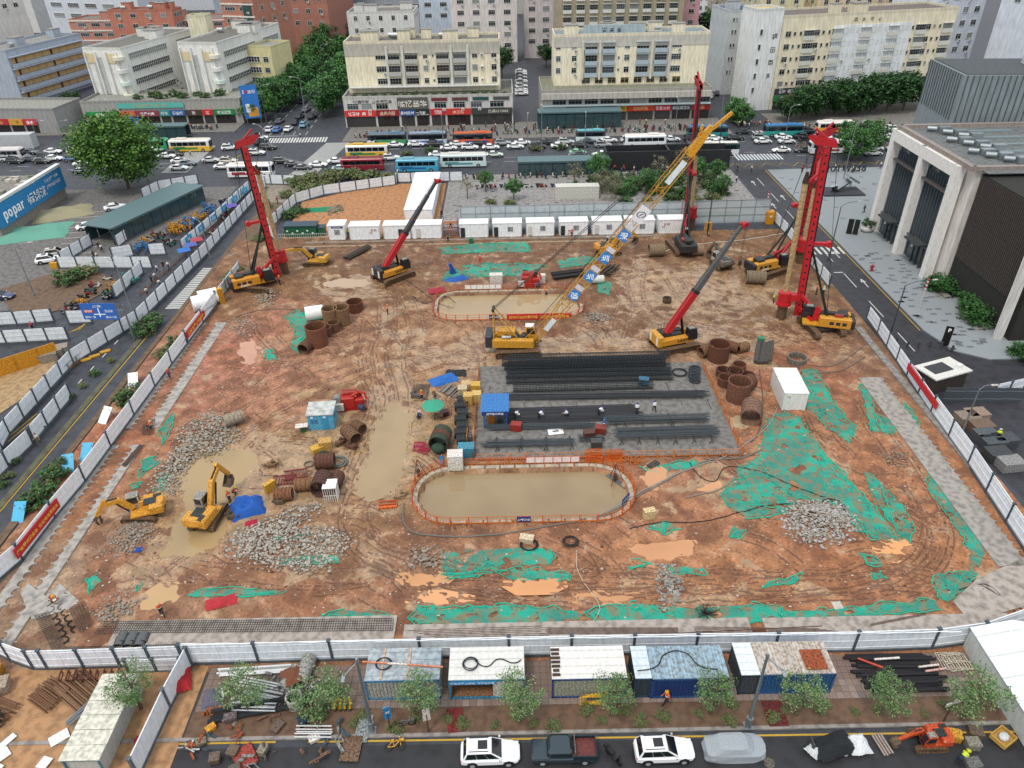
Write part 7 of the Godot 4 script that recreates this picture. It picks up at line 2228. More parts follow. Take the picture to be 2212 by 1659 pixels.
	for k in 40: L+=[[Vector3(22+k*4,0,-178.5),Vector3(24+k*4,0,-181.5),.12],[Vector3(24+k*4,0,-181.5),Vector3(26+k*4,0,-178.5),.12]]
	for k in 4: L.append([g(170+k*6,708-k*4),g(150+k*7,718-k*2),.14])
	for q in L: q[0].y+=.004; q[1].y+=.004
	marks(L,"c9a23c")
# buses
	for b in [["yellow and white coach at the crossing beside the big tree",415,326,0,"e3b53a","eceae4","e8e6e0",11.0,3.2,"3f9a58"],["yellow and white coach waiting behind the median",795,338,0,"e0b238","e9e7e1","d8b64a",11.0,3.2,"3f9a58"],["dark green bus with a blue roof by the shops",838,312,PI,"2f8a58","24303a","5c86a8",10.5,3.1,"3fae6a"],["blue and white bus behind the green bus",925,311,PI,"c3cfd8","242c36","8fb0d0",10.5,3.1,"4a7ac0"],["orange and blue bus outside the red shop signs",1022,311,PI,"dd5a2a","2a2628","e06a34",10.8,3.1,"3a62b0"],
			["teal and blue bus behind the site hoarding",903,369,0,"3f9fc0","5aa8c4","79b4cc",10.5,3.1,"2a78b8"],["pale grey coach with a teal print on the near lanes",1002,359,0,"c3d8d8","cfdcdc","dfe6e6",11.5,3.2,"5aa8b0"],["white coach with a red print beside the drilling rig",545,381,0,"e9e9ea","e4e4e6","eeeeee",11.0,3.2,"b83a48"],["dark red bus behind the bushy hedge",785,366,0,"8a2432","9a2a38","7c2430",10.5,3.0,""],["green bus half hidden by the big tree",328,325,0,"2f9a68","3aa878","5ab890",10.0,3.1,""],["white coach in the traffic outside the long shop row",1392,316,PI,"e6eaec","e9edef","f0f2f3",11.0,3.1,""],["pale teal bus outside the glass station entrance",1275,305,PI,"d8e4e6","2a3a40","6ac0d4",8.0,3.0,""],
			["blue roofed bus behind the dark red mast",1525,296,0,"2f8a8a","20303a","3a86b8",11.0,3.0,""],["white and green bus in front of the dark red mast",1542,334,0,"e2e8e8","1f3a34","eef2f2",12.0,3.1,"2f9a58"],["bright blue roofed bus near the yellow building",1690,293,PI,"2a9a90","20404a","2f8ad8",10.5,3.0,""],["white and yellow bus under the dark trees",1800,285,0,"e0a040","e8e8e4","eeeeea",10.0,3.0,""],["white bus with a red door behind the tall red mast",1790,330,0,"dfe4e6","c8ced2","f0f2f2",10.5,3.1,"b04040"],["white bus at the edge of the junction",15,345,0,"d8d4d8","c8c4c8","e8e8ea",10.0,3.1,"8a4a5a"]]:
		bus(b[0],g(b[1],b[2]),b[3],b[4],b[5],b[6],b[7],b[8],b[9])
# cars
	var tones:=["e6e8ea","e6e8ea","dfe2e4","23262a","e4e6e6","2e3338","9aa0a4","e8eaea","33343c","c3c8cc","3a4450","e6e8ea"]
	var words:={"e6e8ea": "white","dfe2e4": "white","e4e6e6": "white","e8eaea": "white","23262a": "black","2e3338": "black","33343c": "dark grey","9aa0a4": "grey","c3c8cc": "silver","3a4450": "slate blue"}
	var i:=0
	for row in [[-202.6,-36,150,"in the traffic lane beside the buses"],[-198.6,-34,120,"in the traffic lane beside the median"],[-190.2,18,130,"on the near lanes of the far street"],[-203,-160,-88,"queueing before the zebra crossing"],[-196.4,-150,-88,"queueing in the second lane before the zebra crossing"],[-208.5,66,150,"in the outer lane past the side street"]]:
		var x: float=row[1]
		while x<row[2]:
			var skip:=rng.randf()<(.05 if row[0]<-195 else .45)
			if row[0]==-198.6 and ((x<-22) or (x>26 and x<44)): skip=true
			if row[0]>-195 and x<70 and x>40: skip=true
			if not skip:
				var hx: String=tones[i % 12]
				var kd := "suv" if i % 3==0 else "sedan"
				car("%s %s %s" % [words[hx],"SUV" if kd == "suv" else "saloon car",row[3]],Vector3(x,0,row[0]+rr(-.4,.4)),PI+rr(-.04,.04) if row[0]>-195 else rr(-.04,.04),hx,kd,"cars jammed on the far street")
			i+=1
			x+=rr(5.3,6.6)
	for c in [[165,330,.1,"e6e8ea","white pickup by the green verge",1],[158,347,.1,"4a6a9a","blue and white saloon before the big tree",0],[180,358,.1,"e6e8ea","white saloon beside the big tree",0],[178,373,.15,"23305a","white roofed blue car beside the big tree",0],[100,342,0,"23262a","black SUV on the road by the lamp",1],[45,340,0,"2a2528","dark red car at the road edge",0],[92,352,0,"23262a","black saloon on the road by the lamp",0],[35,352,0,"2e3338","dark car near the white bus",1],
			[390,352,0,"e6e8ea","white saloon stopped on the crossing",0],[405,357,0,"5a6a78","grey blue saloon on the crossing",0],[388,367,0,"e6e8ea","white saloon before the crossing",0],[457,350,0,"b8bcc0","silver saloon past the crossing",0],[495,352,0,"c9c4b8","beige SUV past the crossing",1],[483,364,0,"e8eaea","white saloon in the junction",0],[378,337,0,"2a2628","dark SUV before the yellow coach",1],[498,323,.2,"e6e8ea","white SUV turning in the junction",1],[555,334,0,"d8d8d6","white SUV crossing the junction",1],[580,322,0,"2a2e34","dark grey wagon crossing the junction",1],[565,311,1.0,"24282c","black SUV leaving the side street",1],[562,301,.2,"e6e8ea","white saloon at the far zebra",0],
			[610,352,0,"30343c","dark SUV in the middle of the junction",1],[635,358,0,"363c48","dark saloon in the middle of the junction",0],[655,366,0,"3a4048","slate saloon in the middle of the junction",0],[688,360,0,"e6e8ea","white saloon behind the traffic signal",0],[728,352,.1,"e6e8ea","white saloon beside the hedge",0],[738,368,0,"9ac0c0","pale teal car beside the hedge",0],[845,345,.15,"e6e8ea","white SUV before the pale coach",1],[945,338,0,"e6e8ea","white saloon before the pale coach",0],[1068,338,0,"c8d4cc","pale green saloon on the median side",0],
			[1248,333,0,"6ac08a","green and white taxi on the near lane",0],[585,283,1.45,"e6e8ea","white SUV waiting at the stop line",1],[600,284,1.45,"3a72b8","blue saloon waiting at the stop line",0],[624,282,1.45,"e8eaea","white saloon waiting at the stop line",0],[605,265,1.45,"5a5e64","grey car in the side street queue",0],[640,268,1.45,"2a3038","dark car in the side street queue",0],[648,255,1.45,"20303a","dark teal car in the side street",0],[658,273,1.45,"7ab0c8","pale blue SUV leaving the side street",1],[675,255,1.45,"2a3038","dark car leaving the side street",0],[662,240,1.45,"6a747c","grey car further up the side street",0],[655,222,1.45,"3a4048","dark car far up the side street",0],[725,160,1.45,"4a6a7a","blue car between the street trees",0],[690,195,1.45,"e6e8ea","white car between the street trees",0],
			[108,566,.35,"e8eaea","white SUV parked by the yellow barrier",1],[125,552,.35,"b8b4ac","beige van parked behind the white SUV",1],[192,494,.4,"e8eaea","white saloon parked by the glass entrance",0],[250,452,.5,"e8eaea","white saloon parked behind the glass entrance",0],[3,645,0,"23305a","dark blue car at the kerb",0],[1535,212,1.2,"c8ccd0","white car in the side street past the shops",0],[1548,205,1.2,"2a2c30","dark car in the side street past the shops",0],
			[1885,335,0,"c8ccd0","pale car on the far road beyond the plaza",0]]:
		car(c[4],g(c[1-1],c[1]),c[2],c[3],"suv" if c[5]==1 else "sedan")
	for k in 14: car("car parked in the column of the back alley",Vector3(-3.2+8.5+k*.05,0,-262-k*3.0),.1,tones[k % 12],"sedan" if k % 2 else "suv","cars parked in the back alley")
# scooters and bikes
	var sm:=[]
	for q in [["d8dadc",""],["22262c",""],["b8323a",""],["3a5a8a",""],["e4e4e0",""],["4a8a7a",""]]: sm.append(scooter_mesh(q[0]))
	var names:=["white","black","red","blue","cream","teal"]
	var zones:=[[-44,62,-212.8,70,1.57,"parked along the shop pavement"],[-40,60,-216.0,55,1.57,"parked in the second row by the shops"],[-10,50,-173.6,48,1.57,"parked at the edge of the park pavement"],[-8,44,-166.5,26,0.3,"parked among the park trees"],[-6,30,-150.5,34,1.57,"parked behind the screen wall"],[-125,-86,-226,34,1.57,"parked before the white terrace"],[78,110,-214,22,1.57,"parked under the dark trees"]]
	for zn in zones:
		for k in zn[3]:
			var c: int=k % 6
			solo("scooter","%s scooter %s" % [names[c],zn[5]],"scooter",sm[c],"paint",Vector3(lerpf(zn[0],zn[1],(k+rng.randf()*.8)/zn[3]),.1,zn[2]+rr(-.6,.6)),zn[4]+rr(-.3,.3),"scooters " + zn[5])
	var bm:=[bike_mesh("d9a02c"),bike_mesh("2c86d0"),bike_mesh("3ab0a8")]
	for q in [[380,500,24,0,"yellow hire bike in the closed lane"],[402,492,12,0,"yellow hire bike in the closed lane"],[410,485,16,1,"blue hire bike in the closed lane"],[310,540,14,1,"blue hire bike by the white barrier"],[320,525,6,0,"yellow hire bike by the white barrier"],[452,455,14,1,"blue hire bike along the printed hoarding"],[430,470,12,0,"yellow hire bike along the printed hoarding"],[285,605,9,2,"teal hire bike in the fenced car park"],[250,630,6,0,"yellow hire bike in the fenced car park"],[175,655,6,0,"yellow hire bike at the barrier corner"]]:
		for k in q[2]: solo("bicycle",q[4],"bicycle",bm[q[3]],"paint",g(q[0]+rr(-14,14),q[1]+rr(-9,9)),rr(0,3),"hire bikes")
	for q in [[150,670,8],[235,640,6],[340,515,6],[375,525,6],[480,470,10],[490,440,8],[470,500,6],[205,625,3],[190,640,3],[225,600,1]]:
		for k in q[2]: solo("scooter","scooter standing inside the street hoardings","scooter",sm[rng.randi() % 6],"paint",g(q[0]+rr(-12,12),q[1]+rr(-7,7)),rr(0,6),"scooters inside the street hoardings")
# pedestrians
	var looks:=["e6e6e6 2a2c34 b98a6c -","2a2c34 2a2c34 b98a6c -","c84a50 2a2c34 b98a6c -","e8e4da 3a4a6a e8e4da -","5a6a8a 22242a b98a6c -","d8d0c0 6a5a4a b98a6c -"]
	var dress:=["in white","in black","in red","in white and blue","in grey blue","in beige"]
	for q in [[-38,56,-219.5,26,"on the shop pavement"],[64,76,-215,16,"at the side street past the shops"],[20,60,-175.5,14,"at the park crossing"],[66,100,-173.5,14,"at the plaza edge"],[-118,-84,-225,12,"before the white terrace"]]:
		for k in q[3]:
			var c:=rng.randi() % 6
			person("pedestrian %s %s" % [dress[c],q[4]],Vector3(rr(q[0],q[1]),.1,q[2]+rr(-1.6,1.6)),rr(0,6),["walk","stand"][k % 2],looks[c],"pedestrians " + q[4])
	for q in [[342,590,0,"pedestrian in white crossing between the hoardings"],[355,582,1,"pedestrian in black crossing between the hoardings"],[366,583,3,"pedestrian in blue crossing between the hoardings"],[330,615,1,"pedestrian with a bag beside the hoarding gap"],[337,607,0,"pedestrian in white beside the hoarding gap"],[347,622,3,"pedestrian in pale blue on the closed lane"],[320,640,5,"pedestrian in beige on the closed lane"],[215,540,1,"person in black at the glass entrance"],[222,545,0,"person in white at the glass entrance"],[205,560,1,"second person in black at the glass entrance"],[212,562,0,"second person in white at the glass entrance"],[73,715,2,"walker in red on the kerb"],[172,775,1,"person in black beside the pink scooter"],[254,695,1,"person under the blue road sign"],[86,960,5,"person in green by the hoarding joint"],[1865,460,1,"person in black on the plaza"],[1836,402,0,"person in white beside the metal sculpture"],[1780,385,1,"person in white and black near the red mast"],[1590,395,0,"person in white beneath the canopy"],[1575,395,0,"second person in white beneath the canopy"],[600,440,2,"street worker in red behind the rig"],[578,452,5,"street worker in a pale vest behind the rig"],[413,338,0,"person on the zebra beside the coach"],[650,300,0,"person on the far zebra"]]:
		person(q[3],g(q[0],q[1],.05),rr(0,6),"walk",looks[q[2]])
# trees and planting
	tree("big round leafy tree standing behind the street hoarding",g(278,405),17.5,9.3,"big")
	for q in [[598,238,10,5.0],[640,215,11,5.2],[575,258,8,3.6],[660,190,11,5.4],[620,225,9,4.4],[675,165,11,5.5],[700,250,11,5.0],[720,232,11,5.2],[735,205,11,5.0],[690,140,12,5.6],[745,185,11,5],[710,115,12,5.6],[740,150,12,5.2],[690,95,12,6],[735,100,12,6],[600,160,12,5.0],[545,262,7,3.4],[756,70,13,7],[790,45,14,7],[775,30,14,7]]: tree("leafy street tree lining the side street",g(q[0],q[1]),q[2]+.6,q[3]*1.15,["street","street2"][int(q[0]) % 2],"trees along the side street")
	for q in [[1730,258,10,5],[1765,252,11,6],[1800,248,11,6],[1840,245,11,6.4],[1880,242,12,6.4],[1915,240,12,6],[1700,262,8,4],[1950,238,12,6]]: tree("dark dense tree before the yellow building",g(q[0],q[1]),q[2],q[3],"dark","dark trees before the yellow building")
	for q in [[1845,345,8,4.2],[1880,325,8,4.4],[1830,318,7,3.4],[1590,262,7,4],[1600,268,6,3.5]]: tree("light green tree by the far road",g(q[0],q[1]),q[2],q[3],"street2","light green trees by the far road")
	for q in [[340,215,11,8],[1550,165,17,8],[1085,170,12,5],[1180,145,9,4],[550,150,10,4],[160,235,6,3],[1545,120,20,9]]: tree("dark tree between the apartment blocks",g(q[0],q[1]),q[2],q[3],"dark","trees between the apartment blocks")
	for q in [[1010,430,5,1.9],[1110,432,5,2],[1300,420,6,2.4],[1330,430,6,2.2],[1395,420,6,2.2],[1440,428,5.5,2],[1560,425,5,1.8],[1290,395,7,2.8],[1240,405,6,2.2],[1500,400,6.5,2.4],[1545,400,6,2],[1050,415,5,1.8],[1475,385,7,2.4],[1420,395,6.5,2.2]]: tree("young thin leaved park tree behind the screen wall",g(q[0],q[1]),q[2],q[3],"thin" if int(q[0]) % 3 else "street2","young park trees behind the screen wall")
	for q in [[1290,400,2.6],[1330,402,2.6],[1370,398,2.6],[1410,402,2.4],[1250,410,2],[1540,432,2.0],[1500,435,1.8],[1450,436,1.8],[1400,438,1.6],[1350,440,1.6],[640,400,3],[680,395,3.4],[720,390,3.4],[760,385,3.2],[800,388,3],[840,392,2.6],[700,410,2.6],[660,415,2.4],[620,425,2],[1060,440,1.4],[1100,442,1.4],[880,335,1.6],[930,330,1.6],[1160,325,1.6],[1210,322,1.6],[150,610,2.6],[180,598,2.6],[520,595,1.8],[500,605,1.8],[445,660,1.6],[360,770,1.8],[385,745,1.6],[290,860,1.8],[270,870,1.4],[130,1020,1.5],[90,1075,1.7],[110,1040,1.5],[75,1090,1.5],[315,720,2.0],[330,700,1.8],[625,470,1.8],[650,460,1.6],[575,450,1.6],[560,520,1.6],[60,960,.8],[90,925,.8],[120,890,.8],[150,860,.8],[180,835,.7],[205,810,.8],[30,1000,.8],[240,780,.7],[20,1030,.8],[5,1050,.8]]:
		var bp:=g(q[0],q[1])
		tree("bush in the hedge bank behind the curved hoarding" if bp.z<-160 and bp.x<-15 else "low bush in the park behind the screen wall" if bp.z<-140 and bp.x>-15 else "bush beside the closed lane" if bp.x<-55.5 else "bush on the soil strip outside the site hoarding",bp,q[2],q[2],"bush" if int(q[0]) % 4 else "weeds","bushes on the verges","bush","bush")
	for q in [[2036,628,2.6,"clipped hedge block beside the arena steps"],[2110,690,2.8,"larger clipped hedge block before the dark facade"],[2105,668,2.6,"clipped hedge block between the arena steps"],[2220,770,2.2,"hedge at the dark facade corner"]]: tree(q[3],g(q[0],q[1],.1),q[2]+.6,q[2],"hedge","","bush","hedge")
	for k in 34: tree("dense shrub massed in the park bed by the far road",Vector3(rr(20,50),.1,rr(-174,-157)),2,rr(1.4,2.7),["bush","street2","thin"][k % 3],"shrubs massed in the park bed","bush","shrub")
	struct("lawn",mb("4f6b34").slab(rect(10,-148.5,48,-145),.05,.13),"fine")
# lamps
	for q in [[150,352,10,.4],[1990-1890,352,10,.3],[588,385,12,2.6],[575,262,10,.2],[635,205,10,3],[665,280,14,3.0],[700,160,10,.2],[1140,352,11,1.5],[1262,350,11,1.5],[1455,312,11,1.5],[1555,275,10,.2],[1580,180,10,.3],[75,640,9,.3],[290,690,9.5,2.5],[455,560,7,2.4],[960,345,11,2.0],[1690,330,11,.4],[1820,395,13,.5],[1170,330,11,1.6],[230,290,9,.4]]: lamp_post("grey street lamp at the roadside",g(q[0],q[1]),q[2],q[3],1,"a2a8ac")
	lamp_post("dark single arm lamp at the dark road edge",g(1922,727),8.5,.1,1,"55606a",4.0)
	lamp_post("slim grey lamp on the plaza kerb",g(1790,560),10,.2,1,"6b747a",3.0)
# street hoardings on the other side of the closed lane
	hoarding("white hoarding with dark posts down the closed lane",PackedVector3Array([g(-30,1042),g(22,940),g(160,788),g(300,700),g(450,548),g(545,440),g(575,405)]),2.0,3.4,"e6eaee","48535c",.35)
	var fe:=hoarding("white hoarding with blue printed panels beside the closed lane",PackedVector3Array([g(395,545),g(470,480),g(540,412),g(570,395)]),2.0,3.2,"e4e9ec","48535c",.3)
	for k in 7:
		var a:=g(395,545).lerp(g(560,400),(k+.35)/7.0)-fe.position; var b:=g(395,545).lerp(g(560,400),(k+.8)/7.0)-fe.position
		board(fe,"print",a+Vector3(.12,.9,.12),(b-a).normalized(),Vector3.UP,a.distance_to(b),1.2,"2f9ac8",["安全","生产"][k % 2],"e8f4f8",.5)
	for q in [[[130,580,330,580],"white hoarding before the glass entrance"],[[245,560,290,553],"short white hoarding by the entrance steps"],[[325,552,360,550],"short white hoarding at the bike lane"],[[255,535,330,475],"white hoarding beside the glass entrance"],[[135,570,200,530],"white hoarding behind the parked cars"],[[-20,705,38,702,118,695],"white hoarding with blue notice plates"],[[-30,745,150,735],"white hoarding beside the orange shed"],[[72,960,20,1010,-30,1060],"white hoarding below the orange shed"],[[75,955,155,860],"white hoarding at the lane bend"],[[250,645,310,590],"white hoarding of the fenced car park"],[[600,478,640,440,700,422,770,412,855,400],"white hoarding curving behind the soil yard"],[[595,520,575,500,600,480],"white hoarding beside the transformer"],[[860,395,1000,392],"white hoarding at the bus lane"],[[560,398,640,400],"white hoarding with a red strip behind the rig"],[[150,700,200,698],"white hoarding beside the notice plates"],[[855,400,862,385],"white hoarding end by the bus lane"],[[310,430,345,412,430,398],"white hoarding behind the ticket booth"]]:
		var p:=gl(q[0])
		hoarding(q[1],p,2.0,3.2,"e3e8eb","4c565e",.25)
	guard_rail("grey pedestrian railing in the closed lane",PackedVector3Array([g(10,935),g(150,800),g(240,725)]),2.2,"7d8890",1,1.1)
	guard_rail("grey pedestrian railing before the hoarding",PackedVector3Array([g(300,640),g(400,550),g(500,455)]),2.2,"8d979e",1,1.1)
	guard_rail("white railing along the near lanes",PackedVector3Array([Vector3(76,0,-195.2),Vector3(125,0,-194.5)]),2.5,"c9ccc8",1,1.1)
# glass station entrance and shelters
	for q in [[-76,-150.5,7.5,27,.0,3.6,"teal glass subway entrance with a flat roof",-.36],[13.5,-177.0,22,4.5,0,3.4,"long teal glass bus shelter by the park",0],[21,-219.5,24,5.0,0,4.6,"dark glass station entrance before the shops",0],[-104,-217.5,25,4.0,0,3.4,"dark glass station entrance on the far pavement",0],[39,-181,30,5.5,0,4.4,"dark wall of the open station stairwell",0]]:
		var o:=thing("station_entrance",q[6],"station entrance",Vector3(q[0],.05,q[1]),q[7])
		var w: float=q[2]; var d: float=q[3]; var h: float=q[5]
		part(o,"roof",mb("5d7d86" if q[0]!=39 else "2e3338").box(0,h,0,w,.22,d).box(0,h-.25,0,w*.98,.2,d*.96) if q[0]!=39 else mb("2c3136").box(0,h/2,d/2,w,h,.3).box(0,h/2,-d/2,w,h,.3).box(-w/2,h/2,0,.3,h,d).box(0,h,0,.4,.3,d),"paint")
		if q[0]==39: continue
		var gn:=maxi(3,int(maxf(w,d)/2.6))
		for k in gn:
			for s in [-1,1]:
				var pm:=mb("33474c")
				if w>d: pm.box(-w/2+w*(k+.5)/gn,h*.45,s*d*.44,w/gn-.12,h*.82,.05)
				else: pm.box(s*w*.44,h*.45,-d/2+d*(k+.5)/gn,.05,h*.82,d/gn-.12)
				part(o,"pane",pm,"glass")
		part(o,"floor",mb("6f7270").box(0,.05,0,w*.9,.1,d*.9),"matte")
# white park box, maroon shelters, road sign
	crate("white service box among the park trees",g(1246,428),0,9.5,3.0,2.4,"d8dedb","service_box")
	var rs:=thing("road_sign","large blue direction sign on a mast arm","road sign",g(291,735),-.05)
	part(rs,"mast",mb("8b949a").cyl(Vector3(0,0,0),Vector3(0,6.2,0),.16,.12,8).bar(Vector3(0,5.2,0),Vector3(-4.5,5.2,0),.12,.12),"metal")
	var bd:=board(rs,"plate",Vector3(-6.6,3.7,.15),Vector3.RIGHT,Vector3.UP,5.4,2.7,"2a62b4")
	m=mb("f2f4f4")
	glyphs(m,"上川路",Vector3(-4.7,5.75,.17),Vector3.RIGHT,Vector3.UP,.45)
	glyphs(m,"宝石路",Vector3(-3.0,4.95,.17),Vector3.RIGHT,Vector3.UP,.42)
	glyphs(m,"留仙一路",Vector3(-6.3,3.95,.17),Vector3.RIGHT,Vector3.UP,.4)
	glyphs(m,"留仙二路",Vector3(-3.1,3.95,.17),Vector3.RIGHT,Vector3.UP,.4)
	m.box(-3.9,4.9,.165,.16,1.5,.012).box(-3.9,4.6,.165,1.8,.14,.014)
	part(bd,"lettering",m,"flat")
	part(bd,"route_plate",mb("b83a34").box(-5.5,5.1,.165,1.5,.5,.02),"flat")
	letters(bd,"G107",Vector3(-5.5,5.1,.18),Vector3.RIGHT,Vector3.UP,.36,flatmat("f4f4f4"),.01)
	var bs:=thing("road_sign","small blue direction sign before the glass entrance","road sign",g(300,300),0)
	part(bs,"mast",mb("8b949a").cyl(Vector3.ZERO,Vector3(0,5,0),.12,-1,8),"metal")
	board(bs,"plate",Vector3(-1.6,3,.15),Vector3.RIGHT,Vector3.UP,3.2,3.2,"2f6ec0","上川","ffffff",.4)
# orange shed, yellow barriers, white tanks, parasols, traffic arms
	struct("ground_pit",mb("a58a66").slab(gp([-40,780,130,770,95,830,-40,920]),-.02,.03),"conc2")
	solo("steel_shutter","tilted orange steel sheet wall inside the street hoarding","sheet wall",mb("d99a22").box(0,1.2,0,11.0,2.6,.12).ink("c08418").box(-3,1.2,.08,.1,2.6,.08).box(0,1.2,.08,.1,2.6,.08).box(3,1.2,.08,.1,2.6,.08),"paint",g(40,800,.1),.72)
	for q in [[120,770,"middle"],[108,778,"end"],[132,764,"third"]]: crate(q[2] + " stack of pale concrete slabs behind the sheet wall",g(q[0],q[1]),.4,2.4,1.3,1.6,"9a948a","slab_stack","slabs")
	for k in 2: solo("water_tank","white plastic tank stored outside the hoarding","tank",mb("eceeee").cyl(Vector3(-1.5,1.3,0),Vector3(1.5,1.3,0),1.3,-1,18),"white",g(440+k*14,668-k*12),.5,"white tanks outside the hoarding")
	for q in [[430,537,"b04a58"],[417,548,"5a6ab0"],[403,560,"3a78c8"],[505,462,"6a5ab0"]]: solo("sunshade","square sunshade in the closed lane","parasol",mb(q[2]).loft_tip(Vector3(0,2.3,0),1.1,1.9).cyl(Vector3.ZERO,Vector3(0,2.2,0),.04),"cloth",g(q[0],q[1]),.5,"square sunshades in the closed lane")
	for q in [[120,580,0,"yellow barrier beside the white SUV"],[205,770,.6,"yellow foot of the lane railing"],[228,760,.6,"second yellow foot of the lane railing"],[186,778,.6,"third yellow foot of the lane railing"]]: crate(q[3],g(q[0],q[1]),q[2],1.4,1.2 if q[0]==120 else .2,.6,"d9a82c","yellow_barrier","barrier")
	for q in [[15,955,"leaning blue print board on the verge",150,1010],[1,1,"white board on the verge",230,905],[1,1,"second blue print board on the verge",45,1115],[1,1,"white board by the lane kerb",290,830],[1,1,"small blue board on the verge",190,985]]:
		var bo:=thing("print_board",q[2],"board",g(q[3],q[4],.1),rr(-.4,.4))
		part(bo,"sheet",mb("3aa8d0" if "blue" in q[2] else "e8ecee").at(Transform3D(Basis(Vector3.RIGHT,-.9),Vector3(0,.6,0))).box(0,0,0,1.3,2.4,.04),"white")
		part(bo,"prop",mb("8a8e90").bar(Vector3(-.5,0,-.8),Vector3(-.5,1.2,-.5),.06,.06).bar(Vector3(.5,0,-.8),Vector3(.5,1.2,-.5),.06,.06),"metal")
	tarp("teal dust sheet over a heap by the billboard shop",g(70,505),14,9,1.6,"6aa894")
	tarp("olive dust sheet over a heap behind the teal one",g(135,462),12,8,1.6,"a09a7c")
	tarp("long green dust net over the soil yard bank",g(690,455),10,2.4,.8,"2a8a64")
# sculpture, signs and planters on the plaza
	var sc:=thing("sculpture","folded mirror metal sculpture on a dark plinth","sculpture",g(1815,415,.12))
	part(sc,"plinth",mb("3c4248").box(0,.15,0,9,.3,5.5),"matte")
	m=mb("9aa2a8")
	m.t=Transform3D(Basis.from_euler(Vector3(.3,.4,.5)),Vector3(0,1.8,0)); m.box(0,0,0,3.4,.5,1.6)
	m.t=Transform3D(Basis.from_euler(Vector3(-.4,1.2,-.6)),Vector3(-1.6,1.2,.4)); m.box(0,0,0,3.0,.4,1.3)
	m.t=Transform3D(Basis.from_euler(Vector3(.1,.2,-.5)),Vector3(2.0,3.0,0)); m.box(0,0,0,3.4,.4,1.8)
	part(sc,"folded_plate",m,"metal")
	var tn:=thing("letter_sign","row of standing letters seen from behind on the plaza","letter sign",g(1815,372,.12))
	letters(tn,"BERW TOWN",Vector3(0,.9,0),Vector3.LEFT,Vector3.UP,1.5,flatmat("3a3e44"),.2)
	for q in [[1833,505,"dark double signboard on the plaza"],[2040,745,"black parking sign pillar on the plaza"]]:
		var pp:=thing("sign_pillar",q[2],"sign",g(q[0],q[1],.12),-.4)
		part(pp,"pillar",mb("17181c").box(0,1.5,0,1.0,3.0,.3).box(1.1 if q[0]<2000 else 0,1.5,0,.9,3.0,.28),"paint")
		if q[0]>2000: letters(pp,"P",Vector3(0,2.5,.17),Vector3.RIGHT,Vector3.UP,.6,flatmat("f0f0f0"),.02)
	solo("fire_hydrant","small red hydrant on the plaza paving","hydrant",mb("b02a3c").cyl(Vector3.ZERO,Vector3(0,1.0,0),.22,.2,10).ball(Vector3(0,1.0,0),Vector3(.24,.2,.24),8).box(0,.7,0,.7,.18,.18),"paint",g(1882,585,.12))
	for k in 7: solo("bollard","dark stone bollard at the plaza corner","bollard",mb("44484c").cyl(Vector3.ZERO,Vector3(0,.9,0),.16,-1,10),"matte",g(1912+k*24,728+8*sin(k*.9)+k*6,.12),0,"bollards at the plaza corner")
	var pl:=thing("planter","white stone planter with a spiky plant by the arena column","planter",g(1872,500,.12))
	part(pl,"pot",mb("c9c9c4").ball(Vector3(0,.6,0),Vector3(1.4,.8,1.0),10),"conc2")
	put(pl,"leaves",crowns.bush,"leaf",T(Vector3(0,1.7,0),0,1.2))
	for q in [[1985,668,7.0,"red and white striped post on the plaza"],[1655,452,4.0,"red and white striped post at the screen wall"]]:
		m=mb("e0e0e0").cyl(Vector3.ZERO,Vector3(0,q[2]*.5,0),.06)
		for k in 6: m.ink("c83a3a" if k % 2 else "eeeeee").cyl(Vector3(0,q[2]*.5+k*.3,0),Vector3(0,q[2]*.5+k*.3+.3,0),.16,-1,8)
		solo("striped_post",q[3],"post",m,"paint",g(q[0],q[1],.1))
	var cp:=thing("plaza_canopy","white slatted canopy at the plaza crossing","canopy",Vector3(60,0,-176.5))
	for k in 14: part(cp,"slat",mb("c9cfd2").box(-5+k*.8,3.0,0,.35,.12,4.5),"white")
	part(cp,"frame",mb("8a9094").box(-5,1.5,0,.15,3,.15).box(5.5,1.5,0,.15,3,.15).box(.2,2.9,2,11,.12,.12).box(.2,2.9,-2,11,.12,.12),"metal")
# builder's yard beyond the hoarding
	var gt_:=thing("mesh_gate","grey mesh gate panels of the builder's yard","gate",g(2055,868),-.1)
	for k in 4: part(gt_,"leaf",mb("6b757c").box(k*2.5,1.1,-k*.15,2.4,2.2,.06).ink("b0b6ba").box(k*2.5,.5,-k*.15+.04,2.4,.05,.04).box(k*2.5,1.7,-k*.15+.04,2.4,.05,.04),"metal")
	for q in [[2105,905,"9a8a7c"],[2085,912,"8f857a"],[2115,930,"7a6658"],[2140,965,"4a5560"],[2125,950,"55606a"],[2165,960,"4a5058"],[2150,990,"3f464c"],[2178,1010,"8f9498"]]: crate("stack of slabs and pallets in the builder's yard",g(q[0],q[1]),.1,2.6,1.2,1.8,q[2],"pallet_stack","pallets").set_meta("group","stacks in the builder's yard")
	hoarding("white hoarding beyond the builder's yard gate",PackedVector3Array([g(2140,865),g(2205,850),g(2240,845)]),2.2,2.6,"dfe5ea","3f4b55",.2)
	var ck:=thing("kiosk","flat white kiosk roof beside the dark road","kiosk",g(2025,830),.35)
	part(ck,"wall",mb("4c4644").box(0,1.2,0,5.6,2.4,3.2),"paint")
	part(ck,"roof",mb("d4d2cc").box(0,2.5,0,6.2,.2,3.8).ink("3a3c3e").box(-.6,2.62,-.2,3.2,.06,2.0),"white")
	part(ck,"air_unit",mb("e6e8e8").box(1.8,2.9,.8,.8,.6,.5),"white")
	lamp_post("grey pole in the builder's yard",g(2068,960),8,0,1,"8f979c",1.2)
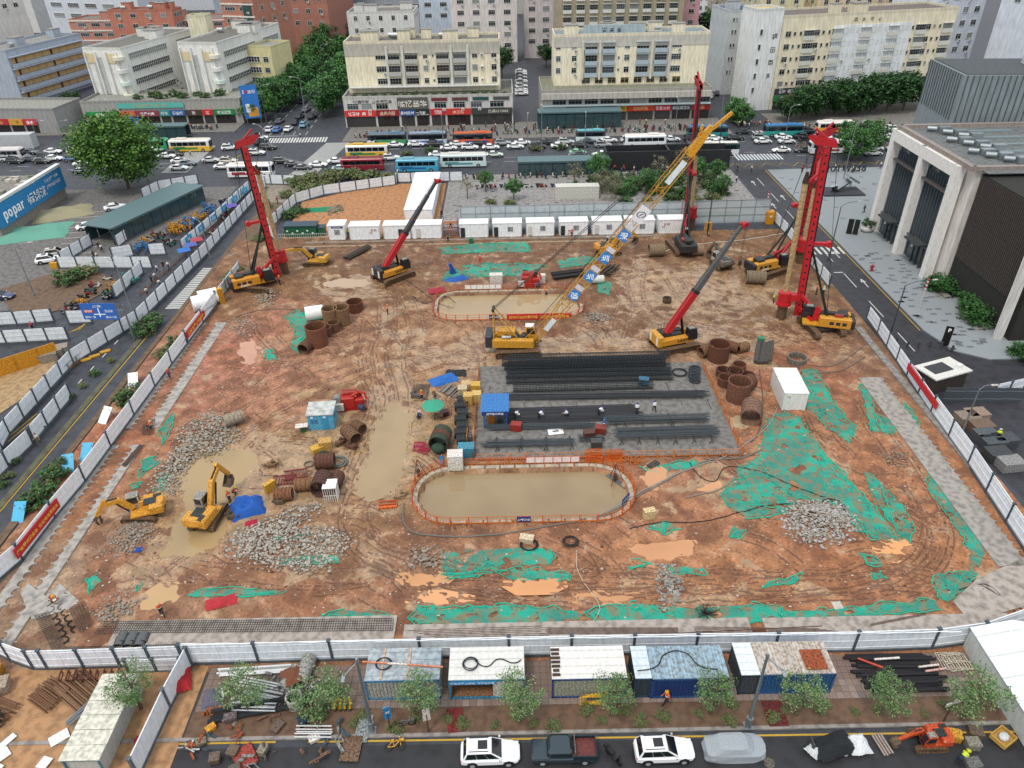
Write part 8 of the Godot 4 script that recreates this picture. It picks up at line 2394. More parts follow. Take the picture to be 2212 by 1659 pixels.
	person("worker in a yellow vest in the builder's yard",g(2152,952),1,"stand","d8e83a 2a2c34 d8e83a e8e8e8")

# ---------------------------------------------------------------- buildings (local: front face on z = 0, x along it, depth towards -z)
var opening_meshes:={}
func block(label: String,at: Vector3,yaw: float,w: float,d: float,h: float,hex: String,roof := "7d7a76",stains:=true,extras:=3,y0:=0.0) -> Node3D:
	var o:=thing("apartment_building",label,"building",at,yaw)
	part(o,"wall",mb(hex).box(0,(h+y0)/2,-d/2,w,h-y0,d),"wall")
	var m:=mb(C(hex)*.85)
	for s in [[0,-.12,w,.24],[0,-d+.12,w,.24]]: m.box(s[0],h+.35,s[1],s[2]+.06,.7,s[3]+.06)
	for s in [-1,1]: m.box(s*(w/2-.12),h+.35,-d/2,.3,.7,d-.46)
	part(o,"parapet",m,"wall")
	var r:=part(o,"roof",mb(roof).box(0,h+.04,-d/2,w-.4,.08,d-.4),"conc")
	for k in extras:
		var x:=rr(-.4,.4)*w; var z:=-rr(.3,.8)*d; var s:=rr(2,4)
		if k % 3==2: part(r,"water_tank",mb("c3c7c9").cyl(Vector3(x-1,h+1,z),Vector3(x+1,h+1,z),.7,-1,12),"metal")
		else: part(r,"stair_house",mb(C(hex)*.95).box(x,h+1.3,z,s*1.3,2.6,s).ink("8a8884").box(x,h+2.65,z,s*1.4,.15,s*1.1),"wall")
	return o

func fit(o: Node3D,tr: Transform3D,kind: String,w: float,h: float,hex := "c9ccca") -> void:  # one window, balcony or air unit on a face
	var pane: String=["1c2328","20282e","2f3a42","4d565c","7f8684","1a2024"][rng.randi() % 6]
	var key:=kind+str(w)+str(h)+hex+pane
	if not opening_meshes.has(key):
		var p:=mb(pane).box(0,0,.01,w,h,.06)
		var f:=mb(hex)
		if kind == "w" or kind == "s":
			for s in [-1,1]: f.box(s*w/2,0,.06,.09,h+.1,.16).box(0,s*h/2,.06,w+.1,.09,.16)
			if w>1: f.box(0,0,.05,.06,h,.1).box(0,h*.2,.05,w,.05,.1)
			if w>2.5: f.box(-w/4,0,.05,.05,h,.1).box(w/4,0,.05,.05,h,.1)
		elif kind == "b":
			f.box(0,-h/2-.55,.3,w+.3,1.1,.7).box(0,h/2+.12,.3,w+.3,.16,.7)
			f.ink("8f9290")
			for k in 5: f.box(-w/2+w*k/4.0,0,.5,.06,h,.06)
			f.box(0,.1,.5,w,.06,.06)
		elif kind == "a": f.box(0,0,.25,w,h,.5).ink("55585a").cyl(Vector3(0,0,.5),Vector3(0,0,.53),h*.4,-1,10)
		elif kind == "l":
			for k in int(w/1.0)+1: f.box(-w/2+w*k/int(w/1.0),0,.08,.12,h,.12)
			f.box(0,0,.06,w,.07,.1).box(0,h/2,.1,w,.12,.25).box(0,-h/2,.1,w,.12,.25)
		opening_meshes[key]=[p.mesh(),f.mesh()]
	var q: Array=opening_meshes[key]
	if kind == "a":
		put(o,"air_unit",q[1],"white",tr)
		return
	var n:=put(o,"balcony" if kind == "b" else "window",q[0],"glass",tr)
	put(n,"parapet" if kind == "b" else "frame",q[1],"white",Transform3D.IDENTITY)

func grid(o: Node3D,w: float,ys: Array,cols: Array,side := 0,d := 0.0) -> void:  # cols: [x, kind, width, height, hex, dy]; side 0 front, 1 the face towards +x, -1 towards -x
	for y in ys:
		for c in cols:
			var tr:=Transform3D(Basis.IDENTITY,Vector3(c[0],y+(c[5] if c.size()>5 else 0.0),0))
			if side: tr=Transform3D(Basis(Vector3.UP,side*PI/2),Vector3(side*w/2,0,-d/2 if side>0 else -d/2))*Transform3D(Basis.IDENTITY,Vector3(c[0],y,0))
			fit(o,tr,c[1],c[2],c[3],c[4] if c.size()>4 else "c9ccca")
			if c[1] == "w" and rng.randf()<.3: fit(o,tr*Transform3D(Basis.IDENTITY,Vector3(c[2]*.3,-c[3]*.5-.5,0)),"a",.85,.6,"dcdcd8")

func run(x0: float,x1: float,n: int,kind: String,w: float,h: float,hex := "c9ccca") -> Array:
	var o:=[]
	for k in n: o.append([lerpf(x0,x1,(k+.5)/n),kind,w,h,hex])
	return o

func shops(o: Node3D,y: float,h: float,z: float,list: Array) -> void:  # [x0, x1, colour, words, ink]
	for s in list:
		board(o,"shop_sign",Vector3(s[0],y,z),Vector3.RIGHT,Vector3.UP,s[1]-s[0]-.1,h,s[2],s[3],s[4] if s.size()>4 else "ffffff",.62,-1.0,.3)
		var m:=mb("2a2624" if int(s[0]) % 2 else "3a3a38").box((s[0]+s[1])/2,y/2,z-.35,s[1]-s[0]-.5,y-.2,.1)
		part(o,"shop_front",m,"glass")

func buildings() -> void:
# A: shop podium and flats
	var o:=block("long white shop podium with a row of red and blue signs",Vector3(-22.7,0,-224),0,49.4,20,8.0,"c9c7c2","6f6c68",true,0)
	shops(o,3.1,1.7,.35,[[-24.6,-15.5,"cf2f2a","红荔村 美 酒"],[-15.4,-8.6,"8a1c22","金男大厨","f0e0c0"],[-8.4,-4.0,"2a4a8a","星林眼科"],[-3.9,.3,"26272a","一号智库"],[.5,5.0,"b8242a","习酒"],[5.1,12.4,"c03028","木工坊","f2e6c8"],[12.5,24.6,"3a3c38","悦美","c8c8b8"]])
	letters(o,"NO.1 THINK TANK",Vector3(-1.8,3.35,.4),Vector3.RIGHT,Vector3.UP,.3,flatmat("d8d8d8"),.02)
	letters(o,"LE CAKE",Vector3(21.5,3.9,.4),Vector3.RIGHT,Vector3.UP,.7,flatmat("c8c8b8"),.02)
	board(o,"roof_sign",Vector3(-9,4.9,.45),Vector3.RIGHT,Vector3.UP,9.0,3.3,"55544f","味忆当年","eeeae0",.62)
	var t:=mb("3a3a3c")
	glyphs(t,"家佳酒厨路 心金酒百来",Vector3(-23,6.6,.06),Vector3.RIGHT,Vector3.UP,1.1)
	part(o,"lettering",t,"flat")
	grid(o,49,[5.9],[[-22,"w",3.2,1.7],[-18,"w",3,1.7],[-13.5,"w",3.4,1.7],[3.5,"w",3.4,1.7],[9,"w",3.4,1.7],[14,"w",3.2,1.7],[20,"w",4,1.7]])
	for k in 4: board(o,"poster",Vector3(1+k*6,7.0,.2),Vector3.RIGHT,Vector3.UP,4.6,.9,["6a2a34","5a3a34","1f4a4a","4a4a48"][k])
	o=block("cream block of flats with grey stained top above the shop podium",Vector3(-24.1,0,-231.5),0,45,12,21.5,"e8dfc4","6a6864",true,9,8.1)
	part(o,"stained_top",mb("b9b4a8").box(0,19.9,.06,45.1,3.2,.14),"wall")
	var cols:=[[-12.2,"w",3,1.6],[-8.4,"b",3.4,1.7,"b5b5ad"],[-3.3,"b",3.6,1.7,"b5b5ad"],[.8,"w",1.3,1.5],[5.8,"b",3.6,1.7,"b5b5ad"],[10.8,"b",3.6,1.7,"b5b5ad"],[15.2,"w",1.5,1.6],[17.3,"a",.9,.7,"dcdcd8"],[20.8,"w",1.5,1.6],[3.0,"s",.5,.7]]
	grid(o,45,[11.2,14.6,18.0],cols)
	for x in [-10.4,-5.8,8.3,13.2]: part(o,"pilaster",mb("cfcfc8").box(x,14.4,.3,.7,12.4,.6),"wall")
	part(o,"awning",mb("c9c9c4").box(0,9.9,1.2,44,.2,2.2),"wall")
	for k in 16: tree("potted shrub on the shop podium roof",Vector3(-44+k*2.9,8.1,-225.6),1.2,rr(.9,1.4),"bush","shrubs on the shop podium roof","bush","shrub")
# B: second podium and flats
	o=block("grey concrete shop podium with a glazed upper floor",Vector3(35.3,0,-226),0,49.8,20,8.2,"a8a49c","7f8070",true,0)
	shops(o,2.6,1.6,.5,[[-24.4,-17.5,"e6e8ec","福美新行","2a3a6a"],[-17.4,-13,"6a6a68","百货"],[-12.9,-8.4,"c8482a","好面"],[-8.3,-2.9,"2f5a9a","眼科中心"],[-2.8,.4,"c8a23a","金行","4a3018"],[.5,8.4,"cf4526","悦烧好面","f0d8a0"],[8.5,13.5,"c42636","蜜雪冰城"],[13.6,19.4,"3f4a46","新佳福百货"],[19.5,25,"b0282a","大厨","f0d0a0"]])
	part(o,"ledge",mb("b9b5ac").box(0,7.2,.5,49.8,1.6,.9),"wall")
	part(o,"canopy",mb("9fb0b4").box(0,4.6,.8,49.6,.25,1.6),"white")
	grid(o,49,[5.5],run(-22,25,10,"w",3.9,1.5,"9a968e"))
	o=block("cream block of flats with pale blue balconies above the grey podium",Vector3(37.2,0,-234.5),0,45.5,12,21.8,"eae1c8","7c8a92",true,9,8.3)
	part(o,"stained_top",mb("c4c0b6").box(0,20.4,.06,45.6,2.8,.14),"wall")
	cols=[[-21.5,"w",1.3,1.5],[-16.8,"w",1.4,1.5],[-11.8,"b",3.5,1.7,"a9bac4"],[-6.6,"b",3.5,1.7,"a9bac4"],[-1.2,"w",1.5,1.6],[3.4,"b",3.6,1.7,"a9bac4"],[8.8,"b",3.6,1.7,"a9bac4"],[13.4,"w",2.8,1.6],[-3.6,"s",.5,.7]]
	grid(o,45,[12.6,15.9,19.2],cols)
	grid(o,45,[9.6],run(-15,16,8,"w",2.4,1.6,"d8c894"))
	for x in [-9.2,-14.3,6.1,11.3]: part(o,"pilaster",mb("cfcbc0").box(x,15.2,.3,.6,10.5,.6),"wall")
	part(o,"roof_screen",mb("a5b4ba").box(-5,23.2,-3,18,2.4,.4),"wall")
	t=mb("2a2c30")
	glyphs(t,"安 来 金",Vector3(-8.5,22.4,-2.75),Vector3.RIGHT,Vector3.UP,1.3)
	part(o,"lettering",t,"flat")
# yellow office block on the right with its lettered stair tower
	o=block("long yellow and white block with rows of small windows and balconies",Vector3(109,0,-240),-.19*-1,57,15,25.5,"e2d9bf","6e6460",true,2)
	part(o,"white_bay",mb("dfe4e6").box(1,14.6,.05,26,16.4,.12),"wall")
	for k in 5:
		var c: Array=[]
		for j in 6:
			var x:=-26.5+j*9.2
			c+=[[x,"w",1.7,1.5,"b9b4a4"],[x+2.1,"s",.7,1.0,"b9b4a4"],[x+4.0,"s",.7,1.0,"b9b4a4"]]
			if k: fit(o,Transform3D(Basis.IDENTITY,Vector3(x+6.7,7.4+k*3.45,0)),"b",3.2,1.5,"cfd0c6")
			else: c.append([x+6.7,"w",3.0,1.5])
		grid(o,57,[7.4+k*3.45],c)
	t=mb("6a4a34")
	glyphs(t,"商务中心",Vector3(-6,23.6,.1),Vector3.RIGHT,Vector3.UP,1.2,2.2)
	part(o,"lettering",t,"flat")
	shops(o,2.4,1.8,.4,[[-28,-23.5,"2a7a4a","小美"],[-23.4,-18.4,"c03a2a","上海小桥","f0d890"],[-18.3,-13,"2f8a56","福"]])
	board(o,"shop_sign",Vector3(-28,4.4,.4),Vector3.RIGHT,Vector3.UP,8,1.8,"3a3a3e","台球 棋牌","e8e8e4",.6)
	o=block("white lettered stair tower at the end of the yellow block",Vector3(76.6,0,-234.2),.19,8.5,9,27.5,"dfe2e0","c9b47c",true,0)
	t=mb("4a443c")
	for k in 4: glyphs(t,"揚田商务"[k],Vector3(1.6,20-k*3.6,.06),Vector3.RIGHT,Vector3.UP,1.6)
	part(o,"lettering",t,"flat")
	grid(o,8.5,[6,10,14,18,22],[[-2,"s",.8,1.6]])
	o=block("pale grey tower with large vertical lettering",Vector3(76.5,0,-257),.12,11,16,24.5,"bfc5c8","3a5068",true,1)
	t=mb("33353a")
	for k in 4: glyphs(t,"揚田大厦"[k],Vector3(1.2,20-k*3.9,.08),Vector3.RIGHT,Vector3.UP,2.6,1.08,.12)
	part(o,"lettering",t,"flat")
	grid(o,11,[7,11,15,19,22.5],[[-4,"s",.6,1.2],[-3,"s",.6,1.2],[-.6,"w",1.2,1.3]])
# white terraces on the left, rotated a little off the street
	var names:=["white terrace block with ribbed end wall beside the corridor block","white terrace block with ribbed end wall beside the street trees"]
	for k in 2:
		o=block(names[k],Vector3(-122.5+k*29.2,0,-243.5),-.2,13,42,19.5+k,"e4e4de","6f6c66",true,5)
		for y in 4: grid(o,13,[6.2+y*3.7],[[-8,"l",20,1.7,"d0d2ce"],[13.5,"l",11,1.7,"d0d2ce"]],1,42)
		for j in 4: part(o,"rib",mb("e6e8e6").box(-6+j*3.6,9.6,.35,.3,19+k,.7),"wall")
		for j in 26: part(o,"louvre",mb("c4c6c2").box(-2.4,5+j*.5,.12,3.2,.2,.2),"wall")
		for j in 4: part(o,"curved_balcony",mb(["e2e0c8","d9e6de","e4e4de","dedecb"][j]).cyl(Vector3(5.2,6+j*3.6,0),Vector3(5.2,7.0+j*3.6,0),1.8,-1,14),"wall")
		part(o,"cream_panel",mb("d9c7a0").box(-4.2,17.2,.2,3.0,2.6,.1).box(2.8,17.2,.2,3.0,2.6,.1),"wall")
	o=block("pale stair tower behind the second terrace",Vector3(-101,0,-268),0,6,6,25,"d9d4b8","8a8a86",true,0)
	o=block("cream block with glazed bays at the street corner",Vector3(-79.5,0,-258),-.3,9,12,17,"d9cfa0","8f8f8a",true,0)
	grid(o,9,[4,7.2,10.4,13.6],[[-2.2,"l",4.2,1.7,"e8e8e4"],[2.2,"w",1.8,1.6]])
	o=block("blue grey corridor block with cream doors",Vector3(-158,0,-277),1.37,36,14,17,"a9b3c0","8a8a88",true,3)
	for k in 4:
		part(o,"corridor",mb("c4a878").box(0,3.4+k*3.6,.06,34,1.7,.16),"wall")
		for j in 8: part(o,"door",mb("5a3a34" if j % 4==0 else "c9a878").box(-15+j*4.1,3.3+k*3.6,.16,1.0,1.6,.08),"paint")
		part(o,"gallery_rail",mb("b3bdca").box(0,1.9+k*3.6,1.0,35.6,1.2,.2).box(0,4.6+k*3.6,.6,35.6,.3,1.0),"wall")
	o=block("low grey shop terrace with green, red and blue signs",Vector3(-104,0,-232),0,48,14,6.6,"a3a29c","8f9088",true,0)
	shops(o,2.6,1.6,.35,[[-23,-13,"1f8a4a","美留永安"],[-12.9,-8,"c8583a","上海金","f0d8a0"],[-7.9,-1,"8a3a4a","生产大美"],[-.9,2.4,"2f8a8a","行中"],[2.5,7,"2a5a9a","安全行"],[7.1,12,"4a3a34","酒"],[12.1,15.4,"c02a2e","红"],[15.5,22,"1f7a44","袁记云饺"]])
	board(o,"long_sign",Vector3(-13,5.0,.4),Vector3.RIGHT,Vector3.UP,20,1.5,"5ab0a4","安全生产商务中心行路大厦","d8a060",.5)
	o=block("low grey shop terrace with pink and red signs",Vector3(-150,0,-226),-.1,36,14,6.4,"9a9a98","8f9088",true,0)
	shops(o,2.4,1.7,.35,[[-17,-11,"3a3a78","安全行"],[-10.9,-6,"c85a5a","百中"],[-5.9,3,"b02a34","金田山美心","f0d080"],[3.1,7.5,"c8963a","小中","7a2a20"],[7.6,12,"b8303a","金桥"]])
	for k in 8: tree("shrub on the low shop terrace roof",Vector3(-112+k*3.4,6.7,-236-(k % 2)*3),2,rr(1.2,2.2),"bush","shrubs on the low shop terrace roof","bush","shrub")
	var bl:=thing("billboard","tall blue printed billboard at the street corner","billboard",Vector3(-76.5,0,-231),.35)
	board(bl,"face",Vector3(-2.4,1.6,0),Vector3.RIGHT,Vector3.UP,4.8,9.5,"2f74c0")
	part(bl,"print",mb("d8a040").box(.3,3.4,.03,3.0,2.6,.04).ink("e4e8e8").box(-1.0,4.6,.035,1.2,2.4,.04).ink("c03030").box(-.8,9.2,.04,.7,.6,.04),"flat")
	letters(bl,"I",Vector3(-1.6,9.2,.05),Vector3.RIGHT,Vector3.UP,1.0,flatmat("f4f4f4"),.02)
	t=mb("f4f4f4")
	glyphs(t,"福田",Vector3(-.3,8.7,.05),Vector3.RIGHT,Vector3.UP,1.0)
	part(bl,"lettering",t,"flat")
	part(bl,"leg",mb("8a9094").box(-2,.8,-.1,.2,1.6,.2).box(2,.8,-.1,.2,1.6,.2),"metal")
# blocks further back: [label, x, z, yaw, width, depth, height, wall, rows, windows per row, kind, window width]
	for q in [["red brick block with white bands behind the terraces",-132,-322,-.1,84,14,18,"bd8674",5,14,"w",3.6],["orange red penthouse on the brick block",-140,-316,-.1,26,8,22,"bc7a66",6,4,"w",2.2],["red and grey tower with a dark glass strip",-92,-284,-.35,13,22,31,"b27a66",8,2,"w",4.2],["brown red tower with a pale blue flank",-84,-352,-.2,18,30,42,"a87464",9,3,"w",2.0],["orange tower beside the tree lined street",-92,-392,-.2,22,26,50,"c08a5c",10,4,"w",3.0],["dark glass tower at the end of the street",-72,-430,0,26,20,40,"4a545c",9,6,"l",3.6],["white block with an arched gable",-222,-330,-.5,50,16,34,"dcdad4",8,8,"w",2.2],["white tower with blue glass bands",-196,-392,-.4,60,20,46,"d4dae2",10,5,"l",7.0],["pale grey slab behind the brick block",-90,-420,-.1,120,16,30,"a9b4be",7,16,"w",3.6],
			["white low block with a rooftop tank",-50,-330,0,27,18,18,"dcdcd8",4,5,"w",1.4],["pale blue tower behind the white low block",-31,-372,.0,15,22,36,"c3d0dc",8,2,"w",3.0],["grey tower with crowded balconies",-20,-380,0,9,22,40,"a89c94",10,2,"b",2.4],["white and pink block beside the back alley",-8,-322,0,26,18,24,"dcd4d0",6,4,"w",2.6],["white and pink end block by the parked cars",14,-330,0,12,14,24,"d2cccc",6,2,"w",2.6],["large residential tower with olive and cream bays",42,-296,0,46,20,40,"a39a84",10,9,"b",2.8],["pink block beside the residential tower",70,-318,0,12,18,31,"d0a0a8",8,2,"w",2.0],["white tower with small windows",92,-390,.1,26,20,40,"dfe2e6",10,8,"s",1.4],["white corner tower with few windows",112,-396,.1,14,20,40,"e4e4e2",10,2,"w",1.8],["beige office tower with grey window bays",101,-322,.1,28,22,33,"bdb8a8",9,5,"w",3.6],["cream slab behind the lettered tower",97,-286,.1,16,18,30,"d3cca8",7,3,"w",1.6],["cream annex with a blue band behind the yellow block",132,-292,.15,44,14,29,"d8c4a4",7,10,"w",1.6],
			["white curved balcony tower behind the arena",181,-240,.5,44,22,44,"cfd6e0",12,7,"l",4.6],["white tower beside the curved balcony tower",150,-268,.3,20,20,40,"d6dce6",10,4,"w",2.2],["far pale block beyond the street trees",-60,-520,0,60,20,30,"c9c2b0",7,14,"w",2.0],["far white slab on the skyline",-180,-520,0,120,20,60,"d0d4da",12,18,"w",3.0],["far grey slab on the skyline",60,-470,0,110,20,62,"b9b6b0",14,18,"w",2.6],["far cream slab on the skyline",200,-430,.2,90,20,52,"ccc8bc",12,14,"w",2.6],["far white slab beyond the arched gable",-300,-450,-.3,110,20,60,"d4d4d2",12,16,"w",2.6]]:
		o=block(q[0],Vector3(q[1],0,q[2]),q[3],q[4],q[5],q[6],q[7],"77746f",true,6)
		for r in q[8]:
			var y: float=q[6]*(r+.62)/q[8]
			if y<q[6]*.25 and q[2]<-300: continue
			grid(o,q[4],[y],run(-q[4]*.47,q[4]*.47,q[9],q[10],q[11],minf(1.7,q[6]/q[8]*.48),"d4d4ce"))
			var sd:=-1 if q[1]>20 else 1
			if r>q[8]/2: grid(o,q[4],[y],run(-q[5]*.42,q[5]*.42,3,"w",1.8,1.5,"d0d0ca"),sd,q[5])
			if "white bands" in q[0] or "grey tower with" in q[0]: part(o,"band",mb("ded8d0").box(0,y+1.4,.1,q[4]+.2,.5,.3),"wall")
		if "glass strip" in q[0]: part(o,"glass_strip",mb("2f4a4c").box(4,14,.12,3.4,27,.2),"glass")
# arena on the right
	o=thing("arena","stone framed arena hall with tall dark glass bays and rooftop ducts","building",Vector3(71.2,0,-137.0))
	part(o,"wall",mb("d9d4ce").box(12.5,9.8,10.2,22,19.6,20).box(12.5,9.8,22.6,22,19.6,4.6),"wall")
	part(o,"dark_wing",mb("2a2725").box(13.2,9.6,34.5,22,19.0,18.6),"wall")
	for k in 40: part(o,"cladding_batten",mb("4a4440").box(2.14,12.2,25.6+k*.44,.12,13.4,.2),"matte")
	part(o,"roof",mb("6a6e6e").box(12.5,19.66,14,21.2,.12,26),"conc")
	part(o,"parapet",mb("8f857e").box(.6,19.9,12.6,.9,.7,25.4).box(12,19.9,.2,23,.7,.9).box(12,19.9,25.0,23,.7,.8),"wall")
	for z in [.4,11.4,22.0]: part(o,"column",mb("e8e6e2").box(.3,9.8,z,1.5,19.5,1.3),"white")
	part(o,"column",mb("cfcdc8").box(1.0,8.6,43.0,1.0,17.2,.9),"wall")
	part(o,"beam",mb("e8e6e2").box(.3,18.6,11.2,1.48,1.9,21),"white")
	for b in [5.9,16.7]:
		part(o,"glass_bay",mb("3a474f").box(1.42,9,b,.1,18,9.6),"glass")
		for k in 11: part(o,"fin",mb("7f8a90").box(1.25,10,b-4.6+k*.92,.34,12,.1),"metal")
		part(o,"balcony_slab",mb("5d5854").box(.9,14.4,b,1.2,.3,9.4),"wall")
		part(o,"door_frame",mb("6a7074").box(.9,4.2,b,.5,.3,9.4).box(.9,2,b-1.5,.4,4,.2).box(.9,2,b+1.5,.4,4,.2).box(.9,2,b,.4,4,.12),"metal")
		part(o,"canopy",mb("3c4144").box(-.1,4.6,b,2.0,.25,4.4),"matte")
		letters(o,"E",Vector3(-.5,4.0,b),Vector3(0,0,-1),Vector3.UP,.8,flatmat("e8e8e8"),.05)
	for k in 9: part(o,"roof_duct",mb("a9b2b6").cyl(Vector3(4+(k % 3)*1.6,20.3,3+k*2.3),Vector3(5.4+(k % 3)*1.6,20.3,3.6+k*2.3),.42,-1,10).box(6.6+(k % 3)*1.6,20.3,4+k*2.3,2.0,1.0,1.1),"metal")
	for k in 5: part(o,"skylight",mb("7f8c92").box(14,19.85,4+k*4.2,9,.3,.9),"glass")
	for q in [[2.0,27.5],[2.0,38]]:
		for k in 3: part(o,"step",mb("8f8d88").box(-.6+k*.5,.2+k*.14,q[1],.5,.16,5),"conc2")
	o=thing("metal_volume","ribbed grey metal volume rising behind the arena roof","building",Vector3(96,0,-146),-.1)
	part(o,"wall",mb("828c90").box(2,14,0,30,28,16),"wall")
	part(o,"roof",mb("4a5054").box(2,28.05,0,29,.2,15).ink("c0c6c8").box(6,28.8,0,9,1.4,6),"matte")
	for k in 15: part(o,"seam",mb("6a7478").box(-12.4+k*1.05,24,8.06,.12,8,.16),"metal")
	for k in 14: part(o,"fin",mb("5d666a").box(4+k*.95,25,8.15,.3,6,.36),"metal")
	for k in 14: part(o,"seam",mb("6a7478").box(-13.06,24,-7.6+k*1.1,.16,8,.12),"metal")
	part(o,"glass_band",mb("2a353b").box(9,20.4,8.1,15,2.4,.14),"glass")
# paint shop with its billboard
	o=thing("paint_shop","low shop with a long blue paint billboard facing the street","shop",Vector3(-102.2,0,-154.5))
	part(o,"wall",mb("8f8a84").box(-7,2.4,0,14,4.8,26),"wall")
	part(o,"roof",mb("86827a").box(-7,4.9,0,14,.2,26),"conc")
	board(o,"billboard",Vector3(.5,2.2,13.2),Vector3(0,0,-1),Vector3.UP,26.4,4.6,"2a7fb8")
	letters(o,"popar",Vector3(.6,4.3,7.6),Vector3(0,0,-1),Vector3.UP,2.0,flatmat("f2f6f8"),.05)
	t=mb("f2f6f8")
	glyphs(t,"标牌漆",Vector3(.62,3.2,2.2),Vector3(0,0,-1),Vector3.UP,2.3)
	glyphs(t,"安全生产 大美",Vector3(.62,5.4,-5.5),Vector3(0,0,-1),Vector3.UP,.8)
	glyphs(t,"必须规程安全度",Vector3(.62,4.1,-5.5),Vector3(0,0,-1),Vector3.UP,.8)
	part(o,"lettering",t,"flat")
	part(o,"top_rail",mb("dfe2e2").box(.1,7.2,0,1.0,.5,27),"white")
	for k in 30: part(o,"roof_junk",mb(["c9c5bc","8f8c84","6a7a58","b8b0a4"][k % 4]).box(rr(-12,-1.5),5.2,rr(-12,12),rr(.6,2),rr(.3,.9),rr(.5,1.5)),"matte")
	solo("ticket_booth","dark blue booth with a glass front by the closed lane","booth",mb("2a3a68").cham(0,1.3,0,2.6,2.6,2.2,.05).ink("c8d0d4").box(0,2.7,0,3.0,.2,2.6).ink("202a30").box(0,1.5,1.12,1.8,1.2,.04),"paint",g(378,428))
	solo("equipment_cabin","grey equipment cabin on the far pavement","cabin",mb("b9bcbe").cham(0,1.9,0,11,3.8,3.0,.05),"white",g(38,318),.0)

# ---------------------------------------------------------------- the near street
func ribbed_container(label: String,x0: float,x1: float,z: float,hex: String,roof: String,front: String,opts:={}) -> Node3D:
	var w:=x1-x0; var h:=2.5; var d: float=opts.get("d",3.0)
	var o:=thing("container",label,"container",Vector3((x0+x1)/2,.1,z),opts.get("yaw",0.0))
	var m:=mb(front)
	if opts.get("open",0.0)>0:
		var k: float=opts.open
		m.box(k/2,h/2,-.05,w-k,h,.1).box(-w/2+.05,h/2,-d/2,.1,h,d).box(w/2-.05,h/2,-d/2,.1,h,d).box(0,h/2,-d+.05,w-.2,h,.1)
		m.ink("8a6a50").box(0,.06,-d/2,w-.2,.1,d-.2)
	else: m.box(0,h/2,-d/2,w,h,d)
	m.ink(C(front)*.8)  # corrugation shade painted in: darker ribs on the same front
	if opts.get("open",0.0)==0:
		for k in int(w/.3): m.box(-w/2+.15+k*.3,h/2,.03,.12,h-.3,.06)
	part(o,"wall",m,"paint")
	m=mb(hex)
	for s in [-1,1]:
		for t in [0,1]: m.box(s*(w/2-.04),h/2,-t*(d-.1)+.02,.16,h+.04,.16)
	m.box(0,h-.05,.03,w,.16,.14).box(0,.1,.03,w,.16,.14)
	part(o,"frame",m,"paint")
	m=mb(roof).box(0,h+.05,-d/2,w+.06,.08,d+.1)
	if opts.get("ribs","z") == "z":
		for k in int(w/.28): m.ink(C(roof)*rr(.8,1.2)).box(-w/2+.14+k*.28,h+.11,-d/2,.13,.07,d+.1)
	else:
		for k in 4: m.ink(C(roof)*.9).box(0,h+.11,-d*(k+.5)/4,w+.06,.05,.06)  # cross ribs darkened, painted shading so they stand out from the roof
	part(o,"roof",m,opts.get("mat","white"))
	return o

